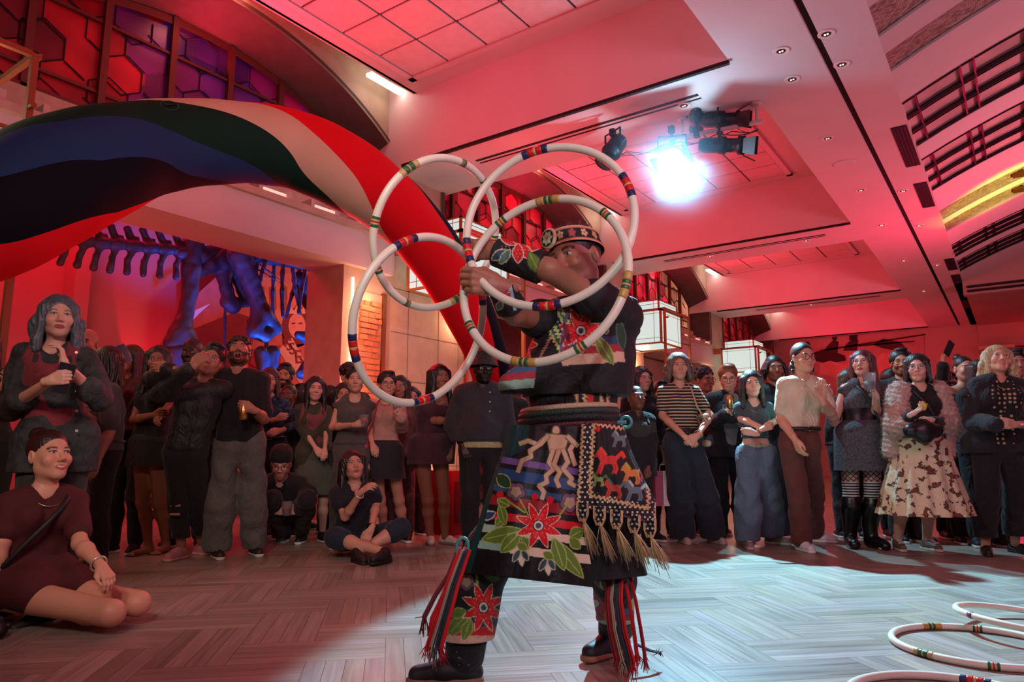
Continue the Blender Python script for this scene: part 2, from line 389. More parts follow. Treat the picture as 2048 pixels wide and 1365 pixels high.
# ------------------------------------------------------------------ ceiling: beams, coffers, soffit strip
cb = MB(); VR = -2.03
bm_edges = [-3.0] + [x for b in BAYS for x in b] + [25.5]
for i in range(0, len(bm_edges), 2):
    a, b = bm_edges[i], bm_edges[i + 1]
    cb.box((-7.3, a, ZB), (VR, b, 6.4))
cb.box((VR, -3, ZB), (-1.27, 25.5, 6.4)); cb.box((-1.20, -3, ZB), (-.95, 25.5, 6.4)); cb.box((-1.27, -3, ZB + .05), (-1.20, 25.5, 6.4))
cb.box((-.95, -3, ZB - .0), (-.75, 25.5, 6.4))
struct(cb.obj('ceiling', ceil_m))
cc = MB(); tl = MB(); gp = MB(); gv = MB()
for (u0, u1) in BAYS:
    cc.box((-6.28, u0, ZC), (VR, u1, ZC + .1))                       # flat coffer ceiling, stops short of the wall: cove slot
    cc.box((VW, u0, 6.15), (-6.2, u1, 6.25))
    cc.box((-6.30, u0, ZC), (-6.24, u1, ZC + .3))
    # tile field in a raised frame
    a0, a1, b0, b1 = -6.05, -2.83, u0 + .35, u1 - .28
    t = .09
    cc.box((a0, b0, ZC - .035), (a0 + t, b1, ZC)); cc.box((a1 - t, b0, ZC - .035), (a1, b1, ZC))
    cc.box((a0, b0, ZC - .035), (a1, b0 + t, ZC)); cc.box((a0, b1 - t, ZC - .035), (a1, b1, ZC))
    nx, ny = 5, 7
    for i in range(nx):
        for j in range(ny):
            x0 = a0 + t + (a1 - a0 - 2 * t) * i / nx; x1 = a0 + t + (a1 - a0 - 2 * t) * (i + 1) / nx
            y0 = b0 + t + (b1 - b0 - 2 * t) * j / ny; y1 = b0 + t + (b1 - b0 - 2 * t) * (j + 1) / ny
            tl.box((x0 + .014, y0 + .014, ZC - .022), (x1 - .014, y1 - .014, ZC - .004))
    gp.box((a0 + t, b0 + t, ZC - .0045), (a1 - t, b1 - t, ZC - .001))
    # dark strip painted as the shadow band along the far edge of each coffer, and slot diffusers in the beams
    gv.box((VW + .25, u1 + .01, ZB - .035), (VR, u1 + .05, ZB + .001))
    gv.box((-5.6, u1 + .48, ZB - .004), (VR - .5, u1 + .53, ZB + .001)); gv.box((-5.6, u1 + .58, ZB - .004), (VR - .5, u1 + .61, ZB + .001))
gv.box((-1.27, -3, ZB + .04), (-1.20, 25.5, ZB + .051))
struct(cc.obj('trim_5', ceil_m)); struct(tl.obj('trim_6', mat('acoustic_tile', 'c0b2ac', .9, noise=.08, nscale=9))); struct(gp.obj('trim_7', gaps)); struct(gv.obj('trim_8', gaps))
# cove tubes: the lit fluorescent strip seen at the end of each slot
first = None
for (u0, u1) in BAYS:
    t = MB().box((-.05, -.3, -.02), (.05, .3, .02)).obj('cove_light_strip', glow) if first is None else first.copy()
    if first is None: first = t
    else: COL.objects.link(t)
    t.location = (-6.48, u1 - .34, 5.66)
    tag(t, 'glowing strip light in the ceiling slot at the far corner of ' + {1.65: 'the nearest arched window bay', 7.8: 'the second arched bay', 13.95: 'the third arched bay', 20.1: 'the farthest arched bay'}[u0], 'strip light', 'cove strips above the arched windows')
# vents, downlights
vent = None
for vi, (u, l) in enumerate(((9.9, 1.45), (12.0, 1.25), (16.9, 1.1), (18.4, .9), (21.8, 1.2))):
    if vent is None:
        vent = empty('ceiling_vent', (0, 0, 0)); MB().box((-.085, -.5, -.006), (.085, .5, .0)).obj('backing', gaps, vent)
        for k in range(4):
            MB().box((-.07 + k * .04, -.49, -.012), (-.06 + k * .04, .49, -.005)).obj('slat', black, vent)
        t = vent
    else: t = copy_tree(vent)
    t.location = (-.86, u, ZB - .001); t.scale = (1, l, 1)
    tag(t, 'long black linear grille in the ceiling strip beside the vault, ' + ORD[vi] + ' from the camera', 'vent', 'linear ceiling vents by the vault')
dl = None
spots = [(-1.56, 6.7), (-1.14, 6.65), (-1.61, 7.31), (-1.13, 7.3), (-1.62, 9.03), (-1.61, 11.2), (-1.1, 11.6), (-1.62, 13.2), (-1.1, 13.6), (-1.62, 16), (-1.1, 16.8), (-1.6, 19.4),
         (-4.7, 7.2), (-2.75, 7.2), (-4.7, 13.4), (-2.9, 13.4), (-4.2, 19.5)]
spots.sort(key=lambda q: q[0] ** 2 + q[1] ** 2)
for di, (x, y) in enumerate(spots):
    if dl is None:
        dl = empty('ceiling_downlight', (0, 0, 0)); MB().lathe([(.045, -.004), (.075, -.008), (.078, 0)], n=20).obj('trim_ring', mat('white_ring', 'd8ccc4', .5), dl)
        MB().lathe([(.0, -.003), (.044, -.003)], n=16).obj('reflector', gaps, dl)
        b_ = MB(); b_.lathe([(0, -.014), (.008, -.012), (.010, 0)], c=(-.012, 0, 0), n=8); b_.lathe([(0, -.014), (.008, -.012), (.010, 0)], c=(.012, 0, 0), n=8)
        b_.obj('bulb', mat('small_bulb', (1, .8, .7), .3, emit=1.2), dl); t = dl
    else: t = copy_tree(dl)
    t.location = (x, y, ZB - .001)
    tag(t, 'small round recessed downlight with white ring, ' + ORD[di] + ' from the camera', 'downlight', 'recessed downlights in the ceiling strips')
t = MB().lathe([(0, -.012), (.13, -.012), (.14, 0)], n=28).obj('ceiling_speaker', ceil_m); t.location = (-1.61, 10.0, ZB - .001)
tag(t, 'flat round ceiling speaker cover, larger than the downlights around it', 'ceiling speaker')
sd = empty('smoke_detector', (-4.55, 5.05, ZC - .02)); MB().lathe([(0, -.05), (.035, -.05), (.045, -.03), (.065, -.02), (.07, 0)], n=20).obj('detector_body', ceil_m, sd)
MB().lathe([(.0, -.053), (.012, -.053), (.014, -.045)], n=12).obj('sensor', gaps, sd); tag(sd, 'small round smoke detector on the tiled ceiling panel', 'smoke detector')
cc1 = empty('security_camera', (-1.45, 19.6, ZB)); MB().lathe([(0, -.06), (.07, -.06), (.08, 0)], n=18).obj('mount', ceil_m, cc1)
MB().lathe([(0, -.13), (.03, -.12), (.05, -.09), (.055, -.06)], n=18).obj('dome', black, cc1); tag(cc1, 'dome security camera under the far end of the ceiling', 'camera')
# ------------------------------------------------------------------ barrel vault on the right
RV = 8.9; VC = 3.25; ZV = ZB - math.sqrt(RV * RV - 16)
def vz(v): return ZV + math.sqrt(RV * RV - (v - VC) ** 2)
def vault_strip(b, u0, u1, off=0.0, v0=-.75, v1=7.25, n=26, th=.04):
    vs = [v0 + (v1 - v0) * i / n for i in range(n + 1)]
    for a, c in zip(vs[:-1], vs[1:]):
        za, zc = vz(a) + off, vz(c) + off
        b.add([(a, u0, za), (c, u0, zc), (c, u1, zc), (a, u1, za), (a, u0, za + th), (c, u0, zc + th), (c, u1, zc + th), (a, u1, za + th)],
              [[0, 1, 2, 3][::-1], [4, 5, 6, 7], [0, 1, 5, 4], [3, 2, 6, 7][::-1]])
vlt = MB()
glazed = [(8.56, 9.95), (10.45, 11.85), (15.3, 16.3), (16.7, 17.7), (2.2, 3.6), (4.0, 5.4)]
mesh_strips = [(6.45, 7.0), (7.35, 7.75), (12.95, 13.5), (13.75, 14.3)]
opens = sorted(glazed + mesh_strips); cur = -3.0
for a, b in opens: vault_strip(vlt, cur, a); cur = b
vault_strip(vlt, cur, 18.9); struct(vlt.obj('ceiling_vault', ceil_m, smooth=False)).name = 'trim_9'
vglass = mat('vault_glass', 'c4a8a4', .35, noise=.25, nscale=3, bump=.2, bscale=8); vglass.node_tree.nodes['Principled BSDF'].inputs['Emission Color'].default_value = (.35, .05, .06, 1)
first = None
for gi, (a, b) in enumerate(sorted(glazed)):
    r = empty('skylight_panel', (0, a, 0)); g = MB(); vault_strip(g, a, b, .05, th=.01); g.obj('pane', vglass, r)
    fr = MB()
    for k in range(4): u = a + (b - a) * k / 3; vault_strip(fr, u - .017, u + .017, .0, th=.045)
    for k in range(3):
        for e in (.1, .9): u = a + (b - a) * (k + e) / 3; vault_strip(fr, u - .008, u + .008, .0, th=.03)
    for v in (-.62, -.18, -.05, .42, .55, 1.0, 1.6, 1.73, 2.4, 3.2, 4.0, 4.8, 5.6, 6.4):
        z = vz(v); fr.box((v - .010, a, z + .0), (v + .010, b, z + .04))
    fr.obj('frame', black, r)
    tag(r, 'curved glazed panel with dark bars in the vault, ' + ORD[gi] + ' from the camera', 'skylight', 'glazed panels of the barrel vault')
pm = mat('perforated_metal', '6e5d4c', .4, metal=.2); nt = pm.node_tree
tc = nt.nodes.new('ShaderNodeTexCoord'); bt = nt.nodes.new('ShaderNodeTexBrick'); bt.inputs['Scale'].default_value = 14
bt.inputs['Color1'].default_value = (.16, .12, .09, 1); bt.inputs['Color2'].default_value = (.5, .42, .34, 1); bt.inputs['Mortar'].default_value = (.02, .02, .02, 1); bt.inputs['Mortar Size'].default_value = .03
nt.links.new(tc.outputs['Object'], bt.inputs[0]); nt.links.new(bt.outputs[0], nt.nodes['Principled BSDF'].inputs['Base Color'])
for i, (a, b) in enumerate(mesh_strips):
    r = empty('mesh_ceiling_strip', (0, a, 0)); g = MB(); vault_strip(g, a, b, .03, th=.02, n=60); g.obj('mesh_panel', pm, r)
    fx = MB()
    for v in (.35, 1.2, 2.1):
        z = vz(v); fx.box((v - .09, (a + b) / 2 - .09, z - .03), (v + .09, (a + b) / 2 + .09, z + .02))
    fx.obj('sprinkler_plate', brass, r)
    tag(r, 'curved band of perforated metal across the vault, ' + ORD[i] + ' from the camera', 'ceiling panel', 'perforated metal bands of the vault')
# end of vault: cross wall and lintels
ew = MB()
ew.box((-7.6, 25.5, 0), (-.78, 25.7, 6.4)); ew.box((-.78, 18.9, 4.35), (8.5, 19.15, 6.4)); ew.box((-.78, 19.15, 4.6), (8.5, 25.4, 4.75)); 
ew.box((-.95, 18.9, 4.65), (-.75, 25.5, 4.9)); ew.box((-.78, 28.5, 0), (8.5, 28.7, 6.4)); ew.box((-.78, 25.4, 3.9), (8.5, 25.65, 6.4))
struct(ew.obj('wall_back', mat('red_plaster', 'a48c80', .8, noise=.1, nscale=1.2)))
mesh_v = MB()
for z in (4.40, 4.5): mesh_v.box((-.7, 18.86, z), (8, 18.9, z + .05))
struct(mesh_v.obj('trim_10', gaps))
struct(MB().box((8.5, -4, 0), (8.7, 28.7, 6.4)).obj('wall_right', plaster))
struct(MB().box((-10.8, -4.2, 0), (8.7, -4, 6.4)).obj('wall_front', plaster))
for v in (-.35, 1.9):
    c = empty('stone_column', (v, 25.2, 0)); MB().box((v - .28, 24.95, 0), (v + .28, 25.38, 3.5)).obj('shaft', mat('brown_marble', '3c241c', .3, noise=.3, nscale=3), c)
    cp = MB(); 
    for k, (s_, z) in enumerate(((.30, 3.5), (.34, 3.57), (.40, 3.68), (.44, 3.8))): cp.box((v - s_, 25.15 - s_ * .5, z), (v + s_, 25.39, z + .1))
    for k in range(6):
        cp.lathe([(0, 0), (.05, .02), (.06, .08), (0, .12)], c=(v - .3 + k * .12, 24.98, 3.55), n=8)
    cp.obj('capital', stone, c); tag(c, 'dark marble pier with carved stone capital at far end, ' + ('left one' if v < 0 else 'right one'), 'column')
# gallery beyond the openings
gl = MB(); gl.box((-10.9, -4, 0), (-10.7, 13, 5.5)); gl.box((-10.7, 12.9, 0), (-7.4, 13, 5.5)); gl.box((-10.9, -4, 5.0), (-7.45, 13, 5.1)); gl.box((-10.7, 2.35, 0), (-9.9, 2.6, 5)); gl.box((-10.7, 4.25, 0), (-10.35, 4.45, 5))
struct(gl.obj('wall_gallery', mat('gallery_paint', '9c8478', .85))).name = 'trim_11'
g2 = MB(); g2.box((-10.9, 13, 0), (-7.6, 25.5, 5.4)); struct(g2.obj('trim_12', stone))
# ------------------------------------------------------------------ solid-surface engine for bodies, cloth and bones
def _seg(X, Y, Z, a, b, ra, rb):
    a = np.asarray(a, float); b = np.asarray(b, float); ab = b - a; L2 = float(ab @ ab) + 1e-9
    px_, py_, pz_ = X - a[0], Y - a[1], Z - a[2]
    t = np.clip((px_ * ab[0] + py_ * ab[1] + pz_ * ab[2]) / L2, 0, 1)
    return np.sqrt((px_ - t * ab[0]) ** 2 + (py_ - t * ab[1]) ** 2 + (pz_ - t * ab[2]) ** 2) - (ra + t * (rb - ra))
def _ell(X, Y, Z, c, r, R):
    dx, dy, dz = X - c[0], Y - c[1], Z - c[2]
    q = [(dx * R[i][0] + dy * R[i][1] + dz * R[i][2]) for i in range(3)]
    k0 = np.sqrt((q[0] / r[0]) ** 2 + (q[1] / r[1]) ** 2 + (q[2] / r[2]) ** 2)
    k1 = np.sqrt((q[0] / r[0] ** 2) ** 2 + (q[1] / r[1] ** 2) ** 2 + (q[2] / r[2] ** 2) ** 2) + 1e-9
    return k0 * (k0 - 1) / k1
I3 = np.eye(3)
def cap(a, b, ra, rb=None, k=.02, op='+'): return ('c', np.asarray(a, float), np.asarray(b, float), ra, ra if rb is None else rb, k, op)
def ell(c, r, R=I3, k=.02, op='+'): return ('e', np.asarray(c, float), np.asarray(r, float), np.asarray(R, float), None, k, op)
def bounds(p):
    if p[0] == 'c':
        lo = np.minimum(p[1] - p[3], p[2] - p[4]); hi = np.maximum(p[1] + p[3], p[2] + p[4])
        m = max(p[3], p[4]); return np.minimum(p[1], p[2]) - m, np.maximum(p[1], p[2]) + m
    m = float(max(p[2])); return p[1] - m, p[1] + m
def sdf_eval(prims, lo, res, n, noise=None, cuts=()):
    D = np.full(n, 1.0, dtype=np.float32)
    ax = [lo[i] + res * np.arange(n[i]) for i in range(3)]
    for p in prims:
        a, b = bounds(p); k = p[5]; m = k + 3 * res + .004
        i0 = np.maximum(np.floor((a - m - lo) / res).astype(int), 0); i1 = np.minimum(np.ceil((b + m - lo) / res).astype(int) + 1, n)
        if np.any(i1 <= i0): continue
        sl = tuple(slice(i0[j], i1[j]) for j in range(3))
        X = ax[0][sl[0]][:, None, None].astype(np.float32); Y = ax[1][sl[1]][None, :, None].astype(np.float32); Z = ax[2][sl[2]][None, None, :].astype(np.float32)
        d = _seg(X, Y, Z, *p[1:5]) if p[0] == 'c' else _ell(X, Y, Z, p[1], p[2], p[3])
        d = d.astype(np.float32); c = D[sl]
        if p[6] == '+':
            h = np.clip(.5 + .5 * (c - d) / k, 0, 1); D[sl] = c * (1 - h) + d * h - k * h * (1 - h)
        else:
            d = -d; h = np.clip(.5 - .5 * (c - d) / k, 0, 1); D[sl] = c * (1 - h) + d * h + k * h * (1 - h)
    if noise is not None or cuts:
        X = ax[0][:, None, None]; Y = ax[1][None, :, None]; Z = ax[2][None, None, :]
        if noise is not None: D = D + noise(X, Y, Z).astype(np.float32)
        for q, nn in cuts:
            D = np.maximum(D, ((X - q[0]) * nn[0] + (Y - q[1]) * nn[1] + (Z - q[2]) * nn[2]).astype(np.float32))
    return D
_CORN = np.array([(0, 0, 0), (1, 0, 0), (0, 1, 0), (1, 1, 0), (0, 0, 1), (1, 0, 1), (0, 1, 1), (1, 1, 1)])
_EDG = [(0, 1), (2, 3), (4, 5), (6, 7), (0, 2), (1, 3), (4, 6), (5, 7), (0, 4), (1, 5), (2, 6), (3, 7)]
def nets(D, lo, res):
    s = D < 0; cnt = np.zeros(tuple(x - 1 for x in D.shape), dtype=np.int8)
    for c in _CORN: cnt += s[c[0]:s.shape[0] - 1 + c[0], c[1]:s.shape[1] - 1 + c[1], c[2]:s.shape[2] - 1 + c[2]]
    act = (cnt > 0) & (cnt < 8); idx = np.argwhere(act)
    if len(idx) == 0: return np.zeros((0, 3)), np.zeros((0, 4), int)
    vid = np.full(act.shape, -1, dtype=np.int64); vid[act] = np.arange(len(idx))
    cd = [D[idx[:, 0] + c[0], idx[:, 1] + c[1], idx[:, 2] + c[2]] for c in _CORN]
    sm = np.zeros((len(idx), 3)); ct = np.zeros(len(idx))
    for a, b in _EDG:
        m = (cd[a] < 0) != (cd[b] < 0); t = np.where(m, cd[a] / np.where(m, cd[a] - cd[b], 1), 0)
        p = _CORN[a] + t[:, None] * (_CORN[b] - _CORN[a]); sm += p * m[:, None]; ct += m
    V = lo + res * (idx + sm / ct[:, None])
    Fs = []
    for axn in range(3):
        sa = [slice(None)] * 3; sb = [slice(None)] * 3; sa[axn] = slice(0, -1); sb[axn] = slice(1, None)
        ch = s[tuple(sa)] != s[tuple(sb)]; e = np.argwhere(ch)
        o1, o2 = [(1, 2), (2, 0), (0, 1)][axn]
        ok = (e[:, o1] > 0) & (e[:, o2] > 0) & (e[:, o1] < s.shape[o1] - 1) & (e[:, o2] < s.shape[o2] - 1); e = e[ok]
        if not len(e): continue
        q = []
        for du, dv in ((-1, -1), (0, -1), (0, 0), (-1, 0)):
            g = e.copy(); g[:, o1] += du; g[:, o2] += dv; q.append(vid[g[:, 0], g[:, 1], g[:, 2]])
        q = np.stack(q, 1); fl = ~s[e[:, 0], e[:, 1], e[:, 2]]; q[fl] = q[fl][:, ::-1]; Fs.append(q)
    Fq = np.concatenate(Fs); Fq = Fq[(Fq >= 0).all(1)]
    return V, Fq
def sdf_mesh(prims, res, noise=None, cuts=(), pad=.02):
    bs = [bounds(p) for p in prims if p[6] == '+']
    lo = np.min([b[0] for b in bs], 0) - pad - res * 2; hi = np.max([b[1] for b in bs], 0) + pad + res * 2
    n = np.ceil((hi - lo) / res).astype(int) + 1
    return nets(sdf_eval(prims, lo, res, n, noise, cuts), lo, res)
def rotm(yaw, pitch=0, roll=0):                       # columns: right, back, up; yaw turns towards image right
    a = math.radians(yaw); r = CR * math.cos(a) + FH * math.sin(a); f = -FH * math.cos(a) + CR * math.sin(a); u = np.array([0, 0, 1.0])
    p = math.radians(pitch); f2 = f * math.cos(p) + u * math.sin(p); u2 = u * math.cos(p) - f * math.sin(p)
    q = math.radians(roll); r2 = r * math.cos(q) - u2 * math.sin(q) * -1; u3 = np.cross(r2, -f2) * 1.0
    r2 /= np.linalg.norm(r2); u3 = np.cross(r2, -f2); u3 /= np.linalg.norm(u3)
    return np.stack([r2, -f2, u3], 1)
def folds(amp, f=9.0, seed=0.0):
    def fn(X, Y, Z):
        return amp * (np.sin(f * X * 2.1 + 3 * np.sin(f * Z * .8 + seed) + seed) * np.sin(f * Y * 1.9 + 2 * np.sin(f * Z * .6 + seed * 2)) + .6 * np.sin(f * 1.7 * Z + 2.5 * np.sin(f * X * 1.3 + seed) + 2 * np.sin(f * Y * 1.4)))
    return fn
# ------------------------------------------------------------------ people
def pt(x, y, dh):
    r = CF + CR * (x - 1024) / F + CU * (682.5 - y) / F; return CO + r * (dh / (r @ FH))
def gp(x, dh):
    p = pt(x, 905, dh); p[2] = 0; return p
def gdist(x, y): return float((ground(x, y) - CO) @ FH)
def nrm(v): v = np.asarray(v, float); return v / (np.linalg.norm(v) + 1e-9)
SKIN = dict(fair='c08d74', pale='cc9e88', tan='a3705a', olive='a87a5c', brown='6b4330', dark='2e1b14', mid='8a5a44')
def wrinkle(m, st=.42, sc=9.0):
    nt = m.node_tree; N = nt.nodes; L = nt.links; b = N['Principled BSDF']
    if m.get('wr'): return m
    m['wr'] = 1; tc = N.new('ShaderNodeTexCoord'); mp = N.new('ShaderNodeMapping'); mp.inputs['Scale'].default_value = (1.5, 1.5, .8); n = N.new('ShaderNodeTexNoise'); n.inputs['Scale'].default_value = sc; n.inputs['Detail'].default_value = 2.5; n.inputs['Distortion'].default_value = 1.6
    L.new(tc.outputs['Object'], mp.inputs[0]); L.new(mp.outputs[0], n.inputs['Vector']); bp = N.new('ShaderNodeBump'); bp.inputs['Strength'].default_value = st; bp.inputs['Distance'].default_value = .05; L.new(n.outputs[0], bp.inputs['Height'])
    if b.inputs['Normal'].links: L.new(b.inputs['Normal'].links[0].from_socket, bp.inputs['Normal'])
    L.new(bp.outputs[0], b.inputs['Normal']); return m
def cloth(name, col, rough=.85, bump=.25, noise=.15): return wrinkle(mat('cloth_' + name, col, rough, bump=bump, bscale=120, noise=noise, nscale=14, sheen=.08))
def hairmat(name, col): return mat('hair_' + name, col, .42, noise=.35, nscale=60, bump=.35, bscale=90)
def striped(name, c1, c2, scale, axis=2, rough=.85, duty=.5, dist=0.0):
    key = 'stripe_' + name
    if key in _M: return _M[key]
    m = mat(key, c1, rough, bump=.2, bscale=120); nt = m.node_tree; N = nt.nodes; L = nt.links
    tc = N.new('ShaderNodeTexCoord'); sp = N.new('ShaderNodeSeparateXYZ'); L.new(tc.outputs['Object'], sp.inputs[0])
    mu = N.new('ShaderNodeMath'); mu.operation = 'MULTIPLY'; mu.inputs[1].default_value = scale; L.new(sp.outputs[axis], mu.inputs[0])
    fr = N.new('ShaderNodeMath'); fr.operation = 'FRACT'; L.new(mu.outputs[0], fr.inputs[0])
    lt = N.new('ShaderNodeMath'); lt.operation = 'LESS_THAN'; lt.inputs[1].default_value = duty; L.new(fr.outputs[0], lt.inputs[0])
    mx = N.new('ShaderNodeMix'); mx.data_type = 'RGBA'; mx.inputs[6].default_value = (*srgb(c1), 1); mx.inputs[7].default_value = (*srgb(c2), 1)
    L.new(lt.outputs[0], mx.inputs[0]); L.new(mx.outputs[2], N['Principled BSDF'].inputs['Base Color']); return wrinkle(m)
def blotch(name, c1, c2, scale, thr=.55, c3=None, rough=.85):
    key = 'blotch_' + name
    if key in _M: return _M[key]
    m = mat(key, c1, rough, bump=.2, bscale=120); nt = m.node_tree; N = nt.nodes; L = nt.links
    tc = N.new('ShaderNodeTexCoord'); n = N.new('ShaderNodeTexNoise'); n.inputs['Scale'].default_value = scale; n.inputs['Detail'].default_value = 4
    L.new(tc.outputs['Object'], n.inputs['Vector'])
    cr = N.new('ShaderNodeValToRGB'); cr.color_ramp.elements[0].color = (*srgb(c1), 1); cr.color_ramp.elements[0].position = thr - .02
    cr.color_ramp.elements[1].color = (*srgb(c2), 1); cr.color_ramp.elements[1].position = thr + .02
    if c3: e = cr.color_ramp.elements.new(thr + .09); e.color = (*srgb(c3), 1)
    L.new(n.outputs[0], cr.inputs[0]); L.new(cr.outputs[0], N['Principled BSDF'].inputs['Base Color']); return wrinkle(m)
def dots(name, c1, c2, scale, r=.32):
    key = 'dots_' + name
    if key in _M: return _M[key]
    m = mat(key, c1, .85, bump=.2, bscale=120); nt = m.node_tree; N = nt.nodes; L = nt.links
    tc = N.new('ShaderNodeTexCoord'); n = N.new('ShaderNodeTexVoronoi'); n.inputs['Scale'].default_value = scale; n.inputs['Randomness'].default_value = .25
    L.new(tc.outputs['Object'], n.inputs['Vector']); lt = N.new('ShaderNodeMath'); lt.operation = 'LESS_THAN'; lt.inputs[1].default_value = r; L.new(n.outputs['Distance'], lt.inputs[0])
    mx = N.new('ShaderNodeMix'); mx.data_type = 'RGBA'; mx.inputs[6].default_value = (*srgb(c1), 1); mx.inputs[7].default_value = (*srgb(c2), 1)
    L.new(lt.outputs[0], mx.inputs[0]); L.new(mx.outputs[2], N['Principled BSDF'].inputs['Base Color']); return m

def head_prims(fem, mouth=0.0, fat=1.0, smile=0.0):
    j = .92 if fem else 1.0
    P = [ell((0, .014, .036), (.074, .094, .083), k=.03), ell((0, -.022, -.028), (.061 * fat, .069, .084), k=.03),
         cap((-.046 * j * fat, .002, -.058), (-.012, -.060, -.094), .023 * fat, .020, .03), cap((.046 * j * fat, .002, -.058), (.012, -.060, -.094), .023 * fat, .020, .03),
         ell((0, -.068, -.096 - mouth * .5), (.021 * j, .018, .016), k=.02),
         cap((-.034, -.078, .020), (.034, -.078, .020), .011 if fem else .0135, None, .018),
         ell((-.040 * fat, -.064, -.030), (.023, .022, .024), k=.025), ell((.040 * fat, -.064, -.030), (.023, .022, .024), k=.025),
         ell((-.032, -.100, .002), (.017, .014, .013), k=.014, op='-'), ell((.032, -.100, .002), (.017, .014, .013), k=.014, op='-'),
         ell((-.0315, -.0765, .002), (.0135, .0125, .0125), k=.004), ell((.0315, -.0765, .002), (.0135, .0125, .0125), k=.004),
         cap((-.044, -.083, .0105), (-.021, -.088, .011), .0035, None, .005), cap((.044, -.083, .0105), (.021, -.088, .011), .0035, None, .005),
         cap((0, -.086, .008), (0, -.107, -.030), .0075, .0115, .014), ell((-.0115, -.096, -.036), (.0085, .010, .0075), k=.008), ell((.0115, -.096, -.036), (.0085, .010, .0075), k=.008),
         ell((0, -.074, -.066), (.026, .018, .020), k=.018)]
    mo = mouth
    if mo > .005:
        P += [ell((0, -.098, -.068 - mo * .4), (.020, .030, .006 + mo * .55), k=.006, op='-'),
              cap((-.02, -.084, -.063), (0, -.097, -.055), .0055, .0065, .006), cap((.02, -.084, -.063), (0, -.097, -.055), .0055, .0065, .006),
              cap((-.02, -.082, -.070 - mo * .7), (0, -.092, -.076 - mo), .0055, .007, .006), cap((.02, -.082, -.070 - mo * .7), (0, -.092, -.076 - mo), .0055, .007, .006)]
    else:
        u = smile * .010
        P += [cap((-.023, -.083, -.0665 + u), (-.003, -.0925, -.0625), .0042, .0055, .007), cap((.023, -.083, -.0665 + u), (.003, -.0925, -.0625), .0042, .0055, .007),
              cap((-.020, -.083, -.0695 + u), (0, -.0915, -.0735), .0045, .0065, .006), cap((.020, -.083, -.0695 + u), (0, -.0915, -.0735), .0045, .0065, .006),
              cap((-.023, -.092, -.0675 + u * .7), (0, -.1000, -.0680), .0022, None, .003, '-'), cap((.023, -.092, -.0675 + u * .7), (0, -.1000, -.0680), .0022, None, .003, '-')]
    for s in (-1, 1):
        P += [ell((s * .076, .010, -.006), (.009, .018, .030), k=.012), ell((s * .084, .006, -.004), (.006, .009, .017), k=.006, op='-')]
    P += [cap((0, .012, -.06), (0, .030, -.150), .050 * j, .050 * j, .03)]
    return P
def head_colors(V, skin, hair, fem, beard=0, lips=None, eyes='1e120c', smile=0, mouth=0, bindi=False):
    sk = np.array(srgb(skin)); C = np.tile(sk, (len(V), 1)); x, y, z = V[:, 0], V[:, 1], V[:, 2]; ax = np.abs(x)
    n = .5 + .5 * np.sin(x * 60) * np.sin(z * 45 + y * 30)
    C *= (.95 + .08 * n)[:, None]
    def blend(m, col, a=1.0): C[m] = C[m] * (1 - a) + np.array(col) * a
    red = sk * np.array([1.08, .82, .80]); fr = y < -.05
    blend(fr & (((ax - .04) ** 2 + (z + .03) ** 2) < .022 ** 2), red, .5); blend((y < -.098) & (z < -.015) & (z > -.05), red, .5)
    hc = np.array(srgb(hair))
    if beard:
        m = (y < .0) & (z < -.043 + .0 * ax) & ~((ax < .026) & (z > -.079) & (z < -.058) & (y < -.08)) & (z > -.135)
        m |= (ax > .056) & (z < .0) & (y < .01) & (z > -.1)
        blend(m, hc, min(beard, .95))
    lc = np.array(srgb(lips)) if lips else sk * np.array([.92, .58, .58])
    blend((ax < .024) & (z > -.081 - mouth * 1.2) & (z < -.0575 + smile * .006) & (y < -.084) & (((z + .068) ** 2) < ((.0125 + mouth) * np.sqrt(np.clip(1 - (ax / .026) ** 2, 0, 1))) ** 2), lc, .9)
    if smile > .6 and mouth < .001: blend((ax < .016) & (np.abs(z + .0672 - ax * .2) < .0028) & (y < -.08), (.6, .55, .5), 1)
    if mouth > .004: 
        blend((ax < .019) & (z < -.058) & (z > -.074 - mouth) & (y > -.088), (.06, .01, .01), 1); blend((ax < .015) & (z < -.056) & (z > -.063) & (y < -.070) & (y > -.090), (.75, .7, .65), 1)
    dx = ax - .0315; m = (dx ** 2 / .0125 ** 2 + (z - .0015) ** 2 / .0056 ** 2 < 1) & (y < -.082)
    blend(m, (.42, .38, .36), 1); blend((dx ** 2 + (z - .002) ** 2 < .0052 ** 2) & (y < -.082), srgb(eyes), 1)
    blend((np.abs(dx) < .0145) & (np.abs(z - .0085 + dx ** 2 * 18) < .0022) & (y < -.07), np.array(srgb('120a08')), .85 if fem else .5)
    bw = .0042 if fem else .0055
    blend((ax > .014) & (ax < .050) & (np.abs(z - (.0235 - (ax - .032) ** 2 * 14)) < bw) & (y < -.05), hc * .8, .85)
    if bindi: blend((x ** 2 + (z - .022) ** 2 < .004 ** 2) & (y < -.05), (.3, .01, .02), 1)
    return np.clip(C, 0, 1)
def nz(amp, n1=34):
    def fn(X, Y, Z): return amp * np.sin(n1 * np.arctan2(X, -Y + .02) + 2.5 * np.sin(Z * 26)) * np.clip((.14 - Z) / .1, .3, 1) * np.clip((Y + .075) / .03, 0, 1)
    return fn
